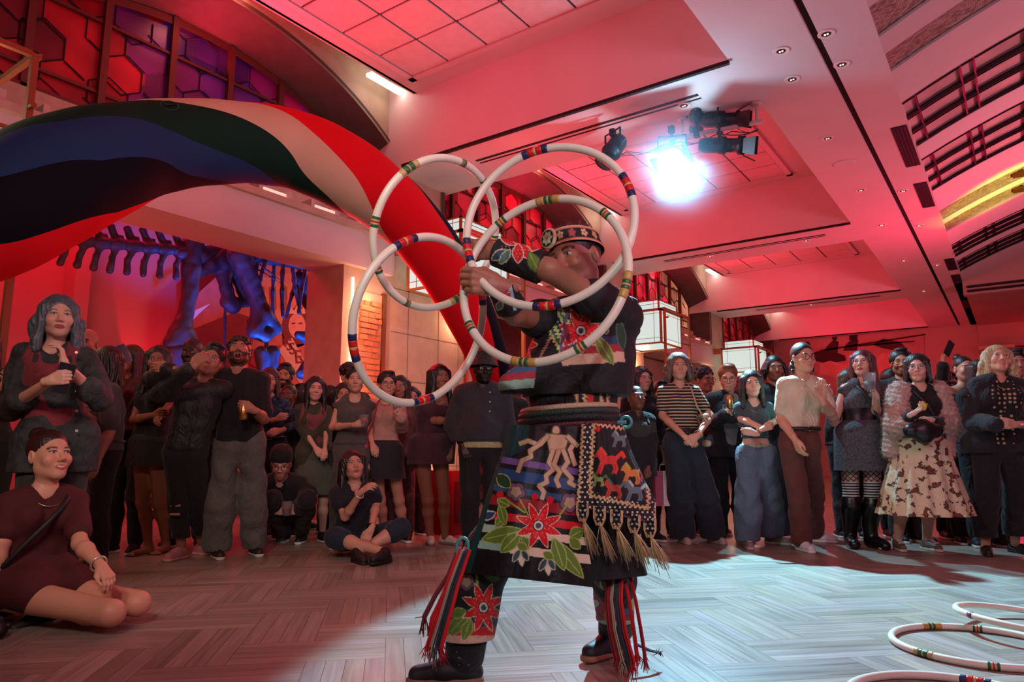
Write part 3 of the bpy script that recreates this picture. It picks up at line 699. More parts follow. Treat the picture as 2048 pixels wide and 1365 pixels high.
def hair_prims(style, L, down, wid=1.0, part=0):
    dn = nrm(down); cur = []
    base = [ell((0, .022, .043), (.088 * wid, .101, .092), k=.02)]
    face = [ell((0, -.105, -.030), (.063, .070, .088), k=.02, op='-')]
    if style == 'short':
        P = base + face + [cap((-.09, .0, -.11), (.09, .0, -.11), .065, None, .02, '-'), ell((-.086, -.005, -.015), (.02, .026, .032), k=.01, op='-'), ell((.086, -.005, -.015), (.02, .026, .032), k=.01, op='-')]
        P += [ell((.01, -.03, .115), (.055, .05, .022), k=.03)]
    elif style == 'buzz':
        P = [ell((0, .017, .040), (.079, .098, .087), k=.01)] + [ell((0, -.100, -.020), (.070, .066, .083), k=.01, op='-'), cap((-.09, .0, -.10), (.09, .0, -.10), .06, None, .01, '-')]
    elif style == 'curly':
        rng = np.random.default_rng(int(L * 100) + 7); P = [ell((0, .020, .045), (.086, .100, .088), k=.015)]
        for i in range(70):
            a, b = rng.random() * 6.28, rng.random() * 1.45; v = np.array([math.cos(a) * math.sin(b), math.sin(a) * math.sin(b), math.cos(b)])
            c = np.array([0, .022, .045]) + v * np.array([.086, .10, .092]); P.append(ell(c, (.018, .018, .018), k=.008))
        P += face + [cap((-.09, .0, -.115), (.09, .0, -.115), .065, None, .02, '-')]
    elif style == 'slick':
        P = [ell((0, .020, .042), (.080, .101, .088), k=.01), ell((0, -.097, -.014), (.069, .066, .090), k=.015, op='-'), cap((-.09, .0, -.105), (.09, .0, -.105), .06, None, .02, '-')]
        rng = np.random.default_rng(11)
        for i in range(60):
            a = rng.random() * math.pi; z = -.02 - rng.random() * .09; P.append(ell((math.cos(a) * (.082 + rng.random() * .014), .015 + math.sin(a) * .075, z), (.013, .013, .017), k=.008))
    elif style in ('bun', 'pony'):
        P = [ell((0, .020, .040), (.079, .099, .088), k=.01), ell((0, -.097, -.022), (.069, .066, .086), k=.015, op='-'), cap((-.09, .0, -.105), (.09, .0, -.105), .06, None, .02, '-')]
        if style == 'bun': P += [ell((0, .085, .115), (.042, .040, .036), k=.01)]
        else: P += [cap((0, .11, .04), (0, .15, -.02), .025, .028, .01), cap((0, .15, -.02), np.array((0, .15, -.02)) + dn * max(L, .1), .028, .012, .01)]
    else:
        P = list(base); n = 3 if L < .12 else 5
        for s in (-1, 1):
            for i in range(n):
                t = i / (n - 1); c = np.array([s * .070, -.030 + t * .10, .045]); e = c + dn * (L + .135 - .015 * (i % 2)) + np.array([s * .022, -.012 if i == 0 else .005, 0])
                P.append(cap(c, e, .026, .019, .025))
        for i in range(4): 
            c = np.array([-.045 + i * .03, .088, .0]); P.append(cap(c, c + dn * (L + .12) + np.array([0, .01, 0]), .028, .018, .015))
        f2 = [ell((0, -.105, -.035), (.060, .074, .095), k=.015, op='-'), cap((0, -.10, -.05), (0, -.10, -.05) + dn * .3, .055, .05, .02, '-')]
        P.append(cap((0, -.085, .118), (0, .04, .142), .0055, None, .008, '-'))
        if style == 'bangs': f2[0] = ell((0, -.105, -.048), (.060, .074, .078), k=.01, op='-')
        P += f2
        if style == 'wavy':
            rng = np.random.default_rng(3)
            for s in (-1, 1):
                for i in range(int(10 + L * 40)):
                    t = rng.random(); c = np.array([s * (.092 + rng.random() * .02), -.03 + rng.random() * .1, .0]) + dn * (t * (L + .1)); P.append(ell(c, (.024, .024, .03), k=.015))
        if style == 'locs':
            P = list(base) + [f2[0]]
            for i in range(22):
                a = -2.3 + 4.6 * i / 21 + math.pi / 2; c = np.array([math.cos(a) * .085, .02 + math.sin(a) * .085, .05]); o_ = c + np.array([math.cos(a) * .03, math.sin(a) * .02, -.06])
                P.append(cap(c, o_, .014, .012, .008)); P.append(cap(o_, o_ + dn * (L + .03 * math.sin(i * 5)), .012, .009, .005))
    return P
def hand_prims(w, h, n, th, s=1.0, curl=.5, thumb=.5, spread=.0):
    h = nrm(h); n = nrm(n - h * (n @ h)); t = nrm(np.cross(n, h)); 
    if t @ th < 0: t = -t
    def W(x, y, z=0): return w + (h * x + t * y + n * z) * s
    ys = (.027, .009, -.009, -.026); P = []
    for i, y in enumerate(ys): P.append(cap(W(.0, y * .55), W(.082 - (0, 0, .003, .010)[i], y), .0135 * s, .0105 * s, .012))
    P.append(cap(W(-.03, 0), W(.012, 0), .024 * s, .021 * s, .015))
    P.append(cap(W(.02, .022, .004), W(.055, .028, .008), .014 * s, .012 * s, .012))
    for i, y in enumerate(ys):
        L = (.068, .077, .071, .055)[i]; a = 0; p = W(.082 - (0, 0, .003, .010)[i], y); c = curl * (1 + .08 * i)
        dy = (1.5 - i) * spread
        for j, f in enumerate((.44, .32, .24)):
            a += c * (.85, 1.0, .7)[j]; q = p + (h * math.cos(a) + n * math.sin(a) + t * dy * math.cos(a)) * L * f * s
            P.append(cap(p, q, (.0092 - .0009 * j) * s, (.0085 - .0009 * j) * s, .0035)); p = q
    p = W(.018, .024, .006); q = p + (h * .75 + t * .62 * (1 - thumb * .5) + n * .3 * thumb) * .040 * s; P.append(cap(p, q, .013 * s, .0105 * s, .006))
    r = q + (h * .9 + t * (.25 - .5 * thumb) + n * .45 * thumb) * .034 * s; P.append(cap(q, r, .0102 * s, .0085 * s, .004))
    r2 = r + (h * .9 + t * (-.1 - .4 * thumb) + n * .3 * thumb) * .024 * s; P.append(cap(r, r2, .0088 * s, .007 * s, .004))
    return P
def join(parts):
    Vs, Fs, Cs, k = [], [], [], 0
    for V, Fq, C in parts:
        if len(V) == 0: continue
        Vs.append(V); Fs.append(Fq + k); Cs.append(C); k += len(V)
    return np.concatenate(Vs), np.concatenate(Fs), np.concatenate(Cs)
FREE = []
def person(name_label, x, top, dh, sex='f', H=None, yaw=0, hyaw=None, hp=0, hr=0, hx=None, skin='fair', hair=('long', '1a1210', .2), wf=1.0,
           arms=(None, None), feet=None, topw=None, jacket=None, bottom=None, shoes='111111', mouth=0, smile=0, beard=0, glasses=None,
           res=.011, legs=True, group=None, lips=None, belt=None, hat=None, cat='person', sock=None, hidden=False, hs=None, lean=0, fat=1.0,
           pelvis=None, knees=None, ankles=None, necklace=None, bindi=False, eyes='1e120c', headpos=None, toes=None, clavw=1.0, extra=None):
    fem = sex == 'f'; base = gp(x, dh); hx = x if hx is None else hx; hyaw = yaw if hyaw is None else hyaw
    a = math.radians(yaw); r = CR * math.cos(a) + FH * math.sin(a); f = -FH * math.cos(a) + CR * math.sin(a); U = np.array([0, 0, 1.0])
    ptop = pt(hx, top, dh - lean) if headpos is None else None
    H = H or float(ptop[2]) - .012; s = H / 1.72; hs = hs or (.5 + .5 * s) * (1.0 if fem else 1.04)
    R = rotm(hyaw, hp, hr)
    hc = np.array(headpos) if headpos is not None else ptop - U * (.132 * hs)
    root = empty('person', tuple(base)); root['label'] = name_label; root['category'] = cat
    if group: root['group'] = group
    B = np.array(base)
    nb = hc + R @ np.array([0, .030, -.155]) * hs; nb = nb + U * .0
    pel = np.array(pelvis) if pelvis is not None else base + U * .525 * H
    sp = nb - pel; Ls = np.linalg.norm(sp); su = sp / Ls
    def SP(t): return pel + sp * t
    w_ = wf * s
    sw = (.142 if fem else .166) * s * clavw * (.6 + .4 * wf); dz = .066 * s
    sh = [SP(1) - su * dz - r * sw, SP(1) - su * dz + r * sw]
    # torso
    def torso(off):
        g = w_; P = []
        for q in (-1, 1):
            P += [cap(SP(.62) + r * q * .058 * g, SP(.84) + r * q * .066 * g, (.078 if fem else .093) * g + off, (.064 if fem else .076) * g + off, .04)]
            P += [cap(SP(.38) + r * q * (.042 if fem else .054) * g, SP(.62) + r * q * .056 * g, (.066 if fem else .085) * g + off, (.076 if fem else .092) * g + off, .04)]
            P += [cap(SP(.02) + r * q * (.076 if fem else .066) * g, SP(.32) + r * q * .046 * g, (.090 if fem else .088) * g + off, (.068 if fem else .085) * g + off, .04)]
            P += [cap(SP(.95) + r * q * .03, sh[(q + 1) // 2], .038 * g + off, (.041 if fem else .047) * g + off, .04)]
            if fem: P += [ell(SP(.70) + r * q * .062 * g + f * .062 * g, np.array([.052, .052, .052]) * g + off, k=.03)]
        if wf > 1.15: P += [ell(SP(.25) + f * .05 * g, np.array([.12, .12, .13]) * g + off, k=.08)]
        return P
    neck = [cap(SP(.95), hc + R @ np.array([0, .02, -.07]) * hs, (.047 if fem else .058) * (.5 + .5 * wf) * s, (.046 if fem else .055) * s, .04)]
    # arms
    el, wr, hd = [], [], []
    for i, q in enumerate((-1, 1)):
        A = arms[i]
        if A is None:
            e = sh[i] + r * q * .055 * s - U * .275 * s - f * .02; w1 = e + r * q * .01 + f * .07 * s - U * .235 * s; el.append(e); wr.append(w1); hd.append((nrm(w1 - e), -r * q, f, .35))
        else:
            e = pt(A[0][0], A[0][1], dh - (A[0][2] if len(A[0]) > 2 else 0)); w1 = pt(A[1][0], A[1][1], dh - (A[1][2] if len(A[1]) > 2 else .15))
            el.append(e); wr.append(w1); o = A[2] if len(A) > 2 else {}
            hdir = nrm(w1 - e)
            if 'to' in o: hdir = nrm(pt(o['to'][0], o['to'][1], dh - (o['to'][2] if len(o['to']) > 2 else (A[1][2] if len(A[1]) > 2 else .15))) - w1)
            nn = o.get('n', 'b'); nv = {'b': -f, 'f': f, 'd': -U, 'u': U, 'l': -r, 'r': r, 'i': -r * q, 'o': r * q}[nn]
            tn = o.get('t', 'u'); tv = {'b': -f, 'f': f, 'd': -U, 'u': U, 'l': -r, 'r': r, 'i': -r * q, 'o': r * q}[tn]
            hd.append((hdir, nv, tv, o.get('c', .5)))
    def arm(i, off, end=2.0, fl=0.0):
        ra, rb, rc = (.039, .032, .022) if fem else (.047, .038, .027); g = (.35 + .65 * wf) * s; P = []
        e1 = min(end, 1.0); P.append(cap(sh[i], sh[i] + (el[i] - sh[i]) * e1, ra * g + off, (ra + (rb - ra) * e1) * g + off + (fl if end <= 1 else 0), .02))
        if end > 1:
            t = end - 1; m = el[i] + (wr[i] - el[i]) * min(.28, t); P.append(cap(el[i], m, rb * g + off, (rb + .002) * g + off, .02))
            if t > .28: P.append(cap(m, el[i] + (wr[i] - el[i]) * t, (rb + .002) * g + off, (rb + (rc - rb) * t) * g + off + fl, .02))
        return P
    # legs
    if ankles is None:
        ft = []
        for i, q in enumerate((-1, 1)):
            if feet: g_ = ground(*feet[i]) + f * -.06
            else: g_ = base + r * q * .10 * s
            ft.append(g_ + U * .075 * s)
    else: ft = [np.array(v) for v in ankles]
    hip = [pel - su * .02 + r * q * (.084 if fem else .084) * w_ for q in (-1, 1)]
    kn = [np.array(k) for k in knees] if knees else [hip[i] * .44 + ft[i] * .56 + f * .03 + U * .0 for i in (0, 1)]
    def leg(i, off, end=2.0, fl=0.0, kfl=0.0):
        g = (.4 + .6 * wf) * s; ra, rb, rc, rd = (.078, .050, .046, .031) if fem else (.078, .053, .050, .035); P = []
        e1 = min(end, 1.0); P.append(cap(hip[i] - U * .03, hip[i] + (kn[i] - hip[i]) * e1, ra * g + off, (ra + (rb - ra) * e1) * g + off + (kfl if end > 1 else fl), .03))
        if end > 1:
            t = end - 1; cf = kn[i] + (ft[i] - kn[i]) * min(.32, t) - f * .012 * (ankles is None); P.append(cap(kn[i], cf, rb * g + off + kfl, (rc + .004) * g + off + kfl, .03))
            if t > .32: P.append(cap(cf, kn[i] + (ft[i] - kn[i]) * t, (rc + .004) * g + off + kfl, (rc + (rd - rc) * t) * g + off + fl, .03))
        return P
    sk = srgb(SKIN.get(skin, skin)); hcol = hair[1] if hair else '20140f'
    smat = mat('skin_%s' % skin, sk, .48, vcol=True, sss=0.0, spec=.4)
    P = torso(0) + neck
    for i in (0, 1): P += arm(i, 0)
    if legs:
        P += [cap(hip[0], hip[1], .075 * w_, None, .04)]
        for i in (0, 1): P += leg(i, 0)
    barefoot = shoes is None
    tdir = []
    for i, q in enumerate((-1, 1)):
        o_ = math.radians((toes[i] if toes else q * 16)); td = f * math.cos(o_) + r * math.sin(o_); tdir.append(td)
        if barefoot and legs:
            t0 = ft[i]; P += [cap(t0, t0 - U * .045 * s - td * .02, .032 * s, .03 * s, .02), cap(t0 - U * .035 * s, t0 + td * .13 * s - U * .055 * s, .032 * s, .022 * s, .02)]
            for j in range(5): P.append(cap(t0 + td * .13 * s + np.cross(U, td) * (j - 2) * .016 - U * .058 * s, t0 + td * (.165 - .008 * abs(j - 1)) * s + np.cross(U, td) * (j - 2) * .018 - U * .064 * s, .010, .009, .004))
    V, Fq = sdf_mesh(P, res); C = np.tile(np.array(sk), (len(V), 1)); parts = [(V, Fq, C)]
    hres = min(res * .36, .0042)
    Vh, Fh = sdf_mesh(head_prims(fem, mouth, fat, smile), hres, cuts=[((0, .03, -.135), nrm(np.array([0, .25, -1.])))])
    Ch = head_colors(Vh, SKIN.get(skin, skin), hcol, fem, beard, lips, eyes, smile, mouth, bindi)
    parts.append(((R @ (Vh * hs).T).T + hc, Fh, Ch))
    for i in (0, 1):
        if arms[i] is not None and len(arms[i]) > 2 and arms[i][2].get('nohand'): continue
        hdr, nv, tv, cu = hd[i]; o = arms[i][2] if (arms[i] is not None and len(arms[i]) > 2) else {}
        hp_ = hand_prims(wr[i], hdr, nv, tv, s * (.93 if fem else 1.04) * o.get('s', 1), cu, o.get('th', .5), o.get('sp', 0))
        v, q = sdf_mesh(hp_, max(res * .36, .0028)); parts.append((v, q, np.tile(np.array(sk), (len(v), 1))))
    V, Fq, C = join(parts)
    body = mesh_obj('body', V - B, Fq, smat, None, True, vc=C); body.parent = root
    def child(nm, VV, FF, m, label=None, vc=None, smooth=True):
        o = mesh_obj(nm, VV - B, FF, m, None, smooth, vc=vc); o.parent = root
        if label: o['label'] = label
        return o
    # hair
    if hair and hair[0] != 'bald':
        dn = R.T @ np.array([0, 0, -1.0]); hv, hf = sdf_mesh(hair_prims(hair[0], hair[2] if len(hair) > 2 else .1, dn, hair[3] if len(hair) > 3 else 1), hres * 1.3, noise=nz(.0006 if hair[0] in ('bun', 'slick') else .0028) if hair[0] not in ('buzz', 'curly', 'locs') else None)
        child('hair', (R @ (hv * hs).T).T + hc, hf, hairmat(hair[1], hair[1]))
    if hat:
        m_ = MB()
        if hat[0] == 'bucket': m_.lathe([(.135, -.012), (.128, .0), (.104, .028), (.092, .052), (.088, .095), (.075, .118), (0, .125), (0, .12), (.08, .09), (.10, .03), (.135, -.012)], n=36)
        elif hat[0] == 'beanie': m_.lathe([(.092, -.0), (.096, .03), (.097, .032), (.094, .06), (.085, .09), (.06, .118), (.0, .130)], n=36)
        hv = np.array([v for v in m_.v]) * np.array([.98, 1.12, 1]) + np.array([0, .012, .038 if hat[0] == 'bucket' else .03])
        o = mesh_obj('hat', (R @ (hv * hs).T).T + hc - B, m_.f, cloth(hat[0] + hat[1], hat[1]), None, True); o.parent = root
    if glasses:
        m_ = MB()
        for q in (-1, 1):
            rr = .0235; pts = [(q * .033 + rr * 1.05 * math.cos(t), -.104, -.003 + rr * .86 * math.sin(t)) for t in np.linspace(0, 2 * math.pi, 19)[:-1]]
            m_.tube(pts, .0017, 5, closed=True); m_.tube([(q * .057, -.103, .002), (q * .070, -.07, .003), (q * .080, .0, .0)], .0016, 5)
        m_.tube([(-.010, -.106, .002), (0, -.108, .005), (.010, -.106, .002)], .0016, 5)
        o = mesh_obj('glasses', (R @ (np.array([tuple(v) for v in m_.v]) * hs).T).T + hc - B, m_.f, mat('frame_' + glasses, glasses, .3, metal=.6), None, True); o.parent = root
    # garments
    def garment(nm, pr, m, cuts=(), amp=.004, label=None, sub=(), rs=None, nzf=None):
        v, q = sdf_mesh(list(pr) + list(sub), rs or res, noise=nzf or folds(amp, 10, x * .37), cuts=cuts)
        return child(nm, v, q, m, label)
    def cutz(z, up=False): return (np.array([0, 0, z]), np.array([0, 0, 1.0 if up else -1.0]))
    ncut = [cap(SP(.97) + f * .01, hc, .056 * s, .056 * s, .01, '-')]
    if topw:
        k = topw; off = k.get('off', .024 if k.get('hem', .06) < .14 else .012); P = torso(off); sl = k.get('sl', .6)
        if sl:
            for i in (0, 1): P += arm(i, off + k.get('loose', 0), sl, k.get('fl', .008))
        cuts = [cutz((SP(k.get('hem', .06)))[2])] if pelvis is None else [(SP(k.get('hem', .06)), -su)]
        sub = list(ncut)
        if k.get('v'): sub.append(cap(SP(1.02) + f * .12, SP(1 - k['v']) + f * .13, .075 * s, .012, .01, '-'))
        if k.get('off_shoulder'): cuts.append((SP(.80), su))
        if k.get('strap'):
            for q in (-1, 1): sub.append(cap(SP(.93) + r * q * (sw * 1.12), SP(1.2) + r * q * (sw * 1.1), .055, .055, .01, '-'))
            sub.append(cap(SP(.92) + f * .12, SP(1.05) + f * .06, .07, .06, .01, '-'))
        garment(k.get('name', 'shirt'), P, k['m'], cuts, k.get('amp', .003), k.get('label'), sub)
    if jacket:
        k = jacket; off = k.get('off', .030); P = torso(off)
        for i in (0, 1): P += arm(i, off + k.get('loose', 0), k.get('sl', 1.95), k.get('fl', .006))
        if k.get('skirt'): P += [cap(pel + r * q * .09 * w_, pel - U * k['skirt'] + r * q * .10 * w_, .11 * w_ + off, .10 * w_ + off, .06) for q in (-1, 1)]
        cuts = [cutz((SP(k.get('hem', .0)) if not k.get('skirt') else pel - U * k['skirt'])[2])] if pelvis is None else [(SP(k.get('hem', .0)), -su)]
        g_ = k.get('gap', .06); sub = list(ncut) if k.get('collar', 1) else []
        if g_: sub += [cap(SP(1.05) + f * .19, SP(-.4) + f * .24, g_ + .05, g_ + .055, .01, '-')]
        garment(k.get('name', 'jacket'), P, k['m'], cuts, k.get('amp', .006), k.get('label'), sub)
        if k.get('collarpiece', 1) and g_:
            P = []
            for q in (-1, 1): P += [cap(SP(1.0) - f * .05 + r * q * .04, SP(.98) + r * q * .075 + f * .02, .02, .018, .01), cap(SP(.98) + r * q * .075 + f * .02, SP(.80) + r * q * .075 + f * .105 * w_ / s, .018, .012, .01)]
            garment('collar', P, k['m'], (), 0)
    if bottom:
        k = bottom; kind = k.get('kind', 'pants'); off = k.get('off', .012)
        wz = SP(k.get('waist', .16)); 
        if kind == 'pants':
            P = [c for c in torso(off) if True][:0]
            for q in (-1, 1): P += [cap(SP(.02) + r * q * (.076 if fem else .066) * w_, SP(.32) + r * q * .046 * w_, (.091 if fem else .089) * w_ + off, (.069 if fem else .086) * w_ + off, .04)]
            P += [cap(hip[0], hip[1], .075 * w_ + off, None, .04)]
            for i in (0, 1): P += leg(i, off, k.get('len', 1.93), k.get('fl', .015), k.get('kfl', .008))
            cuts = ([(wz, su)] if pelvis is None or not knees or extra else []) + ([cutz(k.get('hemz', .035))] if ankles is None else [])
            garment(k.get('name', 'trousers'), P, k['m'], cuts, k.get('amp', .005), k.get('label'))
        else:
            z0 = wz; z1 = pel[2] - k['len']; n1, n2 = 96, 26; V_ = []; w0 = (.132 if fem else .15) * w_ + off; 
            for j in range(n2 + 1):
                t = j / n2; zc = z0 * (1 - t) + np.array([pel[0], pel[1], z1]) * t
                hw = (w0 + .01) * (1 - t) + k.get('flare', .24) * t if t > .0 else w0; hp2 = (.5 + .5 * math.sin(min(t / .28, 1) * math.pi / 2))
                hipw = max(.186 * w_ + off, w0); cur = max(hw, w0 + (hipw - w0) * math.sin(min(t / .22, 1) * math.pi / 2))
                for i in range(n1):
                    th = 2 * math.pi * i / n1; pl = 1 + k.get('pleat', .04) * t * math.sin(th * k.get('np', 13) + math.sin(th * 3)) ; 
                    V_.append(zc + (r * math.cos(th) * cur + f * math.sin(th) * cur * .8) * pl)
            V_ = np.array(V_); I_ = np.arange((n2 + 1) * n1).reshape(n2 + 1, n1)
            Fq = np.stack([I_[:-1], np.roll(I_, -1, 1)[:-1], np.roll(I_, -1, 1)[1:], I_[1:]], -1).reshape(-1, 4)
            child(k.get('name', 'skirt'), V_, Fq, k['m'], k.get('label'))
    if belt:
        zc = SP(belt[1] if len(belt) > 1 else .15); rx = ((.112 if fem else .128) + .03) * w_; ry = rx * .78
        P = [zc + r * math.cos(t) * rx + f * math.sin(t) * ry for t in np.linspace(0, 2 * math.pi, 33)[:-1]]
        m_ = MB(); m_.tube(P, .018, 6, closed=True); 
        o = mesh_obj('belt', np.array([tuple(v) for v in m_.v]) - B, m_.f, mat('leather_' + belt[0], belt[0], .45), None, True); o.parent = root
        c = zc + f * (ry + .019); bk = MB(); bk.tube([c + r * a_ * .022 + U * b_ * .018 for a_, b_ in ((-1, -1), (1, -1), (1, 1), (-1, 1))], .004, 6, closed=True)
        o2 = mesh_obj('buckle', np.array([tuple(v) for v in bk.v]) - B, bk.f, mat('gold', 'c9a860', .3, metal=.9), None, True); o2.parent = o
    if sock:
        P = []
        for i in (0, 1): P += leg(i, .006, 2.0, .0)
        garment('stockings', P, sock[0], [(np.array([0, 0, sock[1]]), U)], 0)
    if shoes and legs:
        kind = shoes[0] if isinstance(shoes, tuple) else 'shoe'; colr = shoes[1] if isinstance(shoes, tuple) else shoes
        for i in (0, 1):
            t0 = ft[i]; td = tdir[i]; z = t0[2]; g0 = np.array([t0[0], t0[1], t0[2] - .075 * s]); q = .9 if fem else 1.0
            if ankles is not None: up = nrm(kn[i] - ft[i]); td = nrm(td - up * (td @ up)) if not toes else nrm(td); 
            P = [cap(g0 - td * .035 + U * .035, g0 + td * .06 * q + U * .045, .038 * q, .040 * q, .02), cap(g0 + td * .06 * q + U * .040, g0 + td * .155 * q + U * .030, .040 * q, .033 * q, .02), cap(g0 + U * .04, g0 + U * .075 * s, .036, .040, .02)]
            if kind == 'boot': P += [cap(g0 + U * .06, kn[i] * .82 + ft[i] * .18, .045, .056 * w_ / s, .02)]
            cuts = [cutz(g0[2] + .012)] if kind != 'boot' else [cutz(g0[2] + .012), (kn[i] * .85 + ft[i] * .15, U)]
            sub = [] if kind != 'sandal' else [ell(g0 + td * .02 + U * .06, (.05, .05, .03), k=.01, op='-')]
            v, qf = sdf_mesh(P + sub, .006, cuts=cuts)
            sm = mat('shoe_' + colr, colr, .35 if kind == 'boot' else .6); so = child('boot' if kind == 'boot' else 'shoe', v, qf, sm)
            P2 = [cap(g0 - td * .035 + U * .012, g0 + td * .16 * q + U * .012, .040 * q, .036 * q, .01)]
            v, qf = sdf_mesh(P2, .006, cuts=[cutz(g0[2] + .024, True), cutz(g0[2])])
            sc_ = shoes[2] if isinstance(shoes, tuple) and len(shoes) > 2 else 'd8d0c4'
            o = mesh_obj('sole', v - B, qf, mat('sole_' + sc_, sc_, .6), None, True); o.parent = so
            if kind == 'sneaker':
                lm = MB(); lat = np.cross(U, td)
                for j in range(4):
                    c = g0 + td * (.055 + j * .020) + U * (.083 - j * .0065); lm.tube([c - lat * .022, c + U * .004, c + lat * .022], .003, 5)
                o = mesh_obj('laces', np.array([tuple(v) for v in lm.v]) - B, lm.f, mat('laces', 'd8d4cc', .8), None, True); o.parent = so
    if necklace:
        P = [SP(.99) + (r * math.cos(t) * .062 + f * (.035 + math.sin(t) * .068) - U * (.02 + necklace[1] * max(0, math.sin(t)))) * s for t in np.linspace(0, 2 * math.pi, 25)[:-1]]
        m_ = MB(); m_.tube(P, .0025, 5, closed=True); o = mesh_obj('necklace', np.array([tuple(v) for v in m_.v]) - B, m_.f, mat('chain_' + necklace[0], necklace[0], .3, metal=.8), None, True); o.parent = root
    info = dict(root=root, B=B, r=r, f=f, U=U, SP=SP, sh=sh, el=el, wr=wr, hd=hd, hc=hc, R=R, s=s, hs=hs, kn=kn, ft=ft, child=child, garment=garment, pel=pel, w_=w_, leg=leg, arm=arm, torso=torso, tdir=tdir, nb=nb, folds=folds)
    return info
# ------------------------------------------------------------------ twisted inflatable arch
def inflatable():
    K = [(-560, 1240, 3.1, 118, -190), (-540, 900, 3.2, 122, -160), (-460, 700, 3.4, 125, -130), (-230, 520, 3.7, 125, -65), (0, 420, 4.0, 124, -16), (150, 345, 4.3, 116, 12), (300, 297, 4.7, 92, 38), (440, 285, 5.0, 81, 68),
         (575, 297, 5.3, 77, 116), (690, 345, 5.5, 74, 152), (800, 425, 5.8, 62, 208), (878, 520, 6.05, 56, 224), (935, 620, 6.3, 50, 240), (978, 730, 6.6, 40, 255), (996, 860, 6.8, 34, 262), (1002, 1008, 7.0, 33, 270)]
    P = np.array([px(a, b, c) for a, b, c, d, e in K]); Rr = np.array([d * c / F for a, b, c, d, e in K]); T = np.array([e for a, b, c, d, e in K], float)
    P[0][2] = .02; P[-1][2] = .02
    t = np.arange(len(K)); tt = np.linspace(0, len(K) - 1, 300)
    def cr(A):
        A = np.asarray(A, float); A2 = A.reshape(len(K), -1); o = []
        for x in tt:
            i = min(int(x), len(K) - 2); u = x - i; p0, p1, p2, p3 = A2[max(i - 1, 0)], A2[i], A2[i + 1], A2[min(i + 2, len(K) - 1)]
            o.append(.5 * ((2 * p1) + (-p0 + p2) * u + (2 * p0 - 5 * p1 + 4 * p2 - p3) * u * u + (-p0 + 3 * p1 - 3 * p2 + p3) * u ** 3))
        return np.array(o)
    Pc, Rc, Tc = cr(P), cr(Rr)[:, 0], cr(T)[:, 0]
    tg = np.gradient(Pc, axis=0); tg /= np.linalg.norm(tg, axis=1)[:, None]
    n2 = -CF[None] + tg * (tg @ CF)[:, None]; n2 /= np.linalg.norm(n2, axis=1)[:, None]
    n1 = np.cross(tg, n2)
    n1 *= np.sign(n1[150] @ (CU + CR * .8))
    root = empty('inflatable_arch', tuple(Pc[-1]))
    tag(root, 'big twisted inflatable arch striped red, cream, green and navy', 'inflatable arch')
    B = Pc[-1]
    st = [('red_stripe', -190, -60, 'd8101c'), ('cream_stripe', -60, 0, 'c9a488'), ('green_stripe', 0, 62, '112c22'), ('navy_stripe', 62, 112, '22335a'), ('black_stripe', 112, 170, '0c0b14')]
    for nm, a, b, c in st:
        n = max(6, int((b - a) / 6)); V = []
        for i in range(300):
            for k in range(n + 1):
                ph = math.radians(a + (b - a) * k / n + Tc[i]); bulge = 1 + .018 * math.sin(math.pi * k / n) + .006 * math.sin(i * .42)
                V.append(Pc[i] - B + (n1[i] * math.cos(ph) + n2[i] * math.sin(ph)) * Rc[i] * bulge)
        I_ = np.arange(300 * (n + 1)).reshape(300, n + 1)
        Fq = np.stack([I_[:-1, :-1], I_[1:, :-1], I_[1:, 1:], I_[:-1, 1:]], -1).reshape(-1, 4)
        m = mat('fabric_' + nm, c, .85, bump=.06, bscale=200, noise=.05, nscale=3, spec=.12)
        o = mesh_obj(nm, np.array(V), Fq, m, None, True); o.parent = root
    i = int(np.argmin([abs(proj(p)[0] - 335) for p in Pc])); ph = math.radians(62)
    nn = n1[i] * math.cos(ph) + n2[i] * math.sin(ph); c = Pc[i] + nn * Rc[i] * 1.02; tx = tg[i]; ty = np.cross(nn, tx)
    m_ = MB(); m_.tube([c - B + (tx * math.cos(q) + ty * math.sin(q)) * .052 for q in np.linspace(0, 2 * math.pi, 25)[:-1]], .004, 5, closed=True)
    o = m_.obj('valve', mat('valve', '1d3a2c', .5), None, True); o.parent = root
    m2 = MB(); e = nn * .012; q_ = [c - B + e + tx * a + ty * b for a, b in ((-.024, -.014), (.024, -.014), (.024, .014), (-.024, .014))]
    m2.tube(q_ + [], .003, 4, closed=True); m2.quad(*q_); o2 = m2.obj('zip_tab', black, None); o2.parent = o
inflatable()
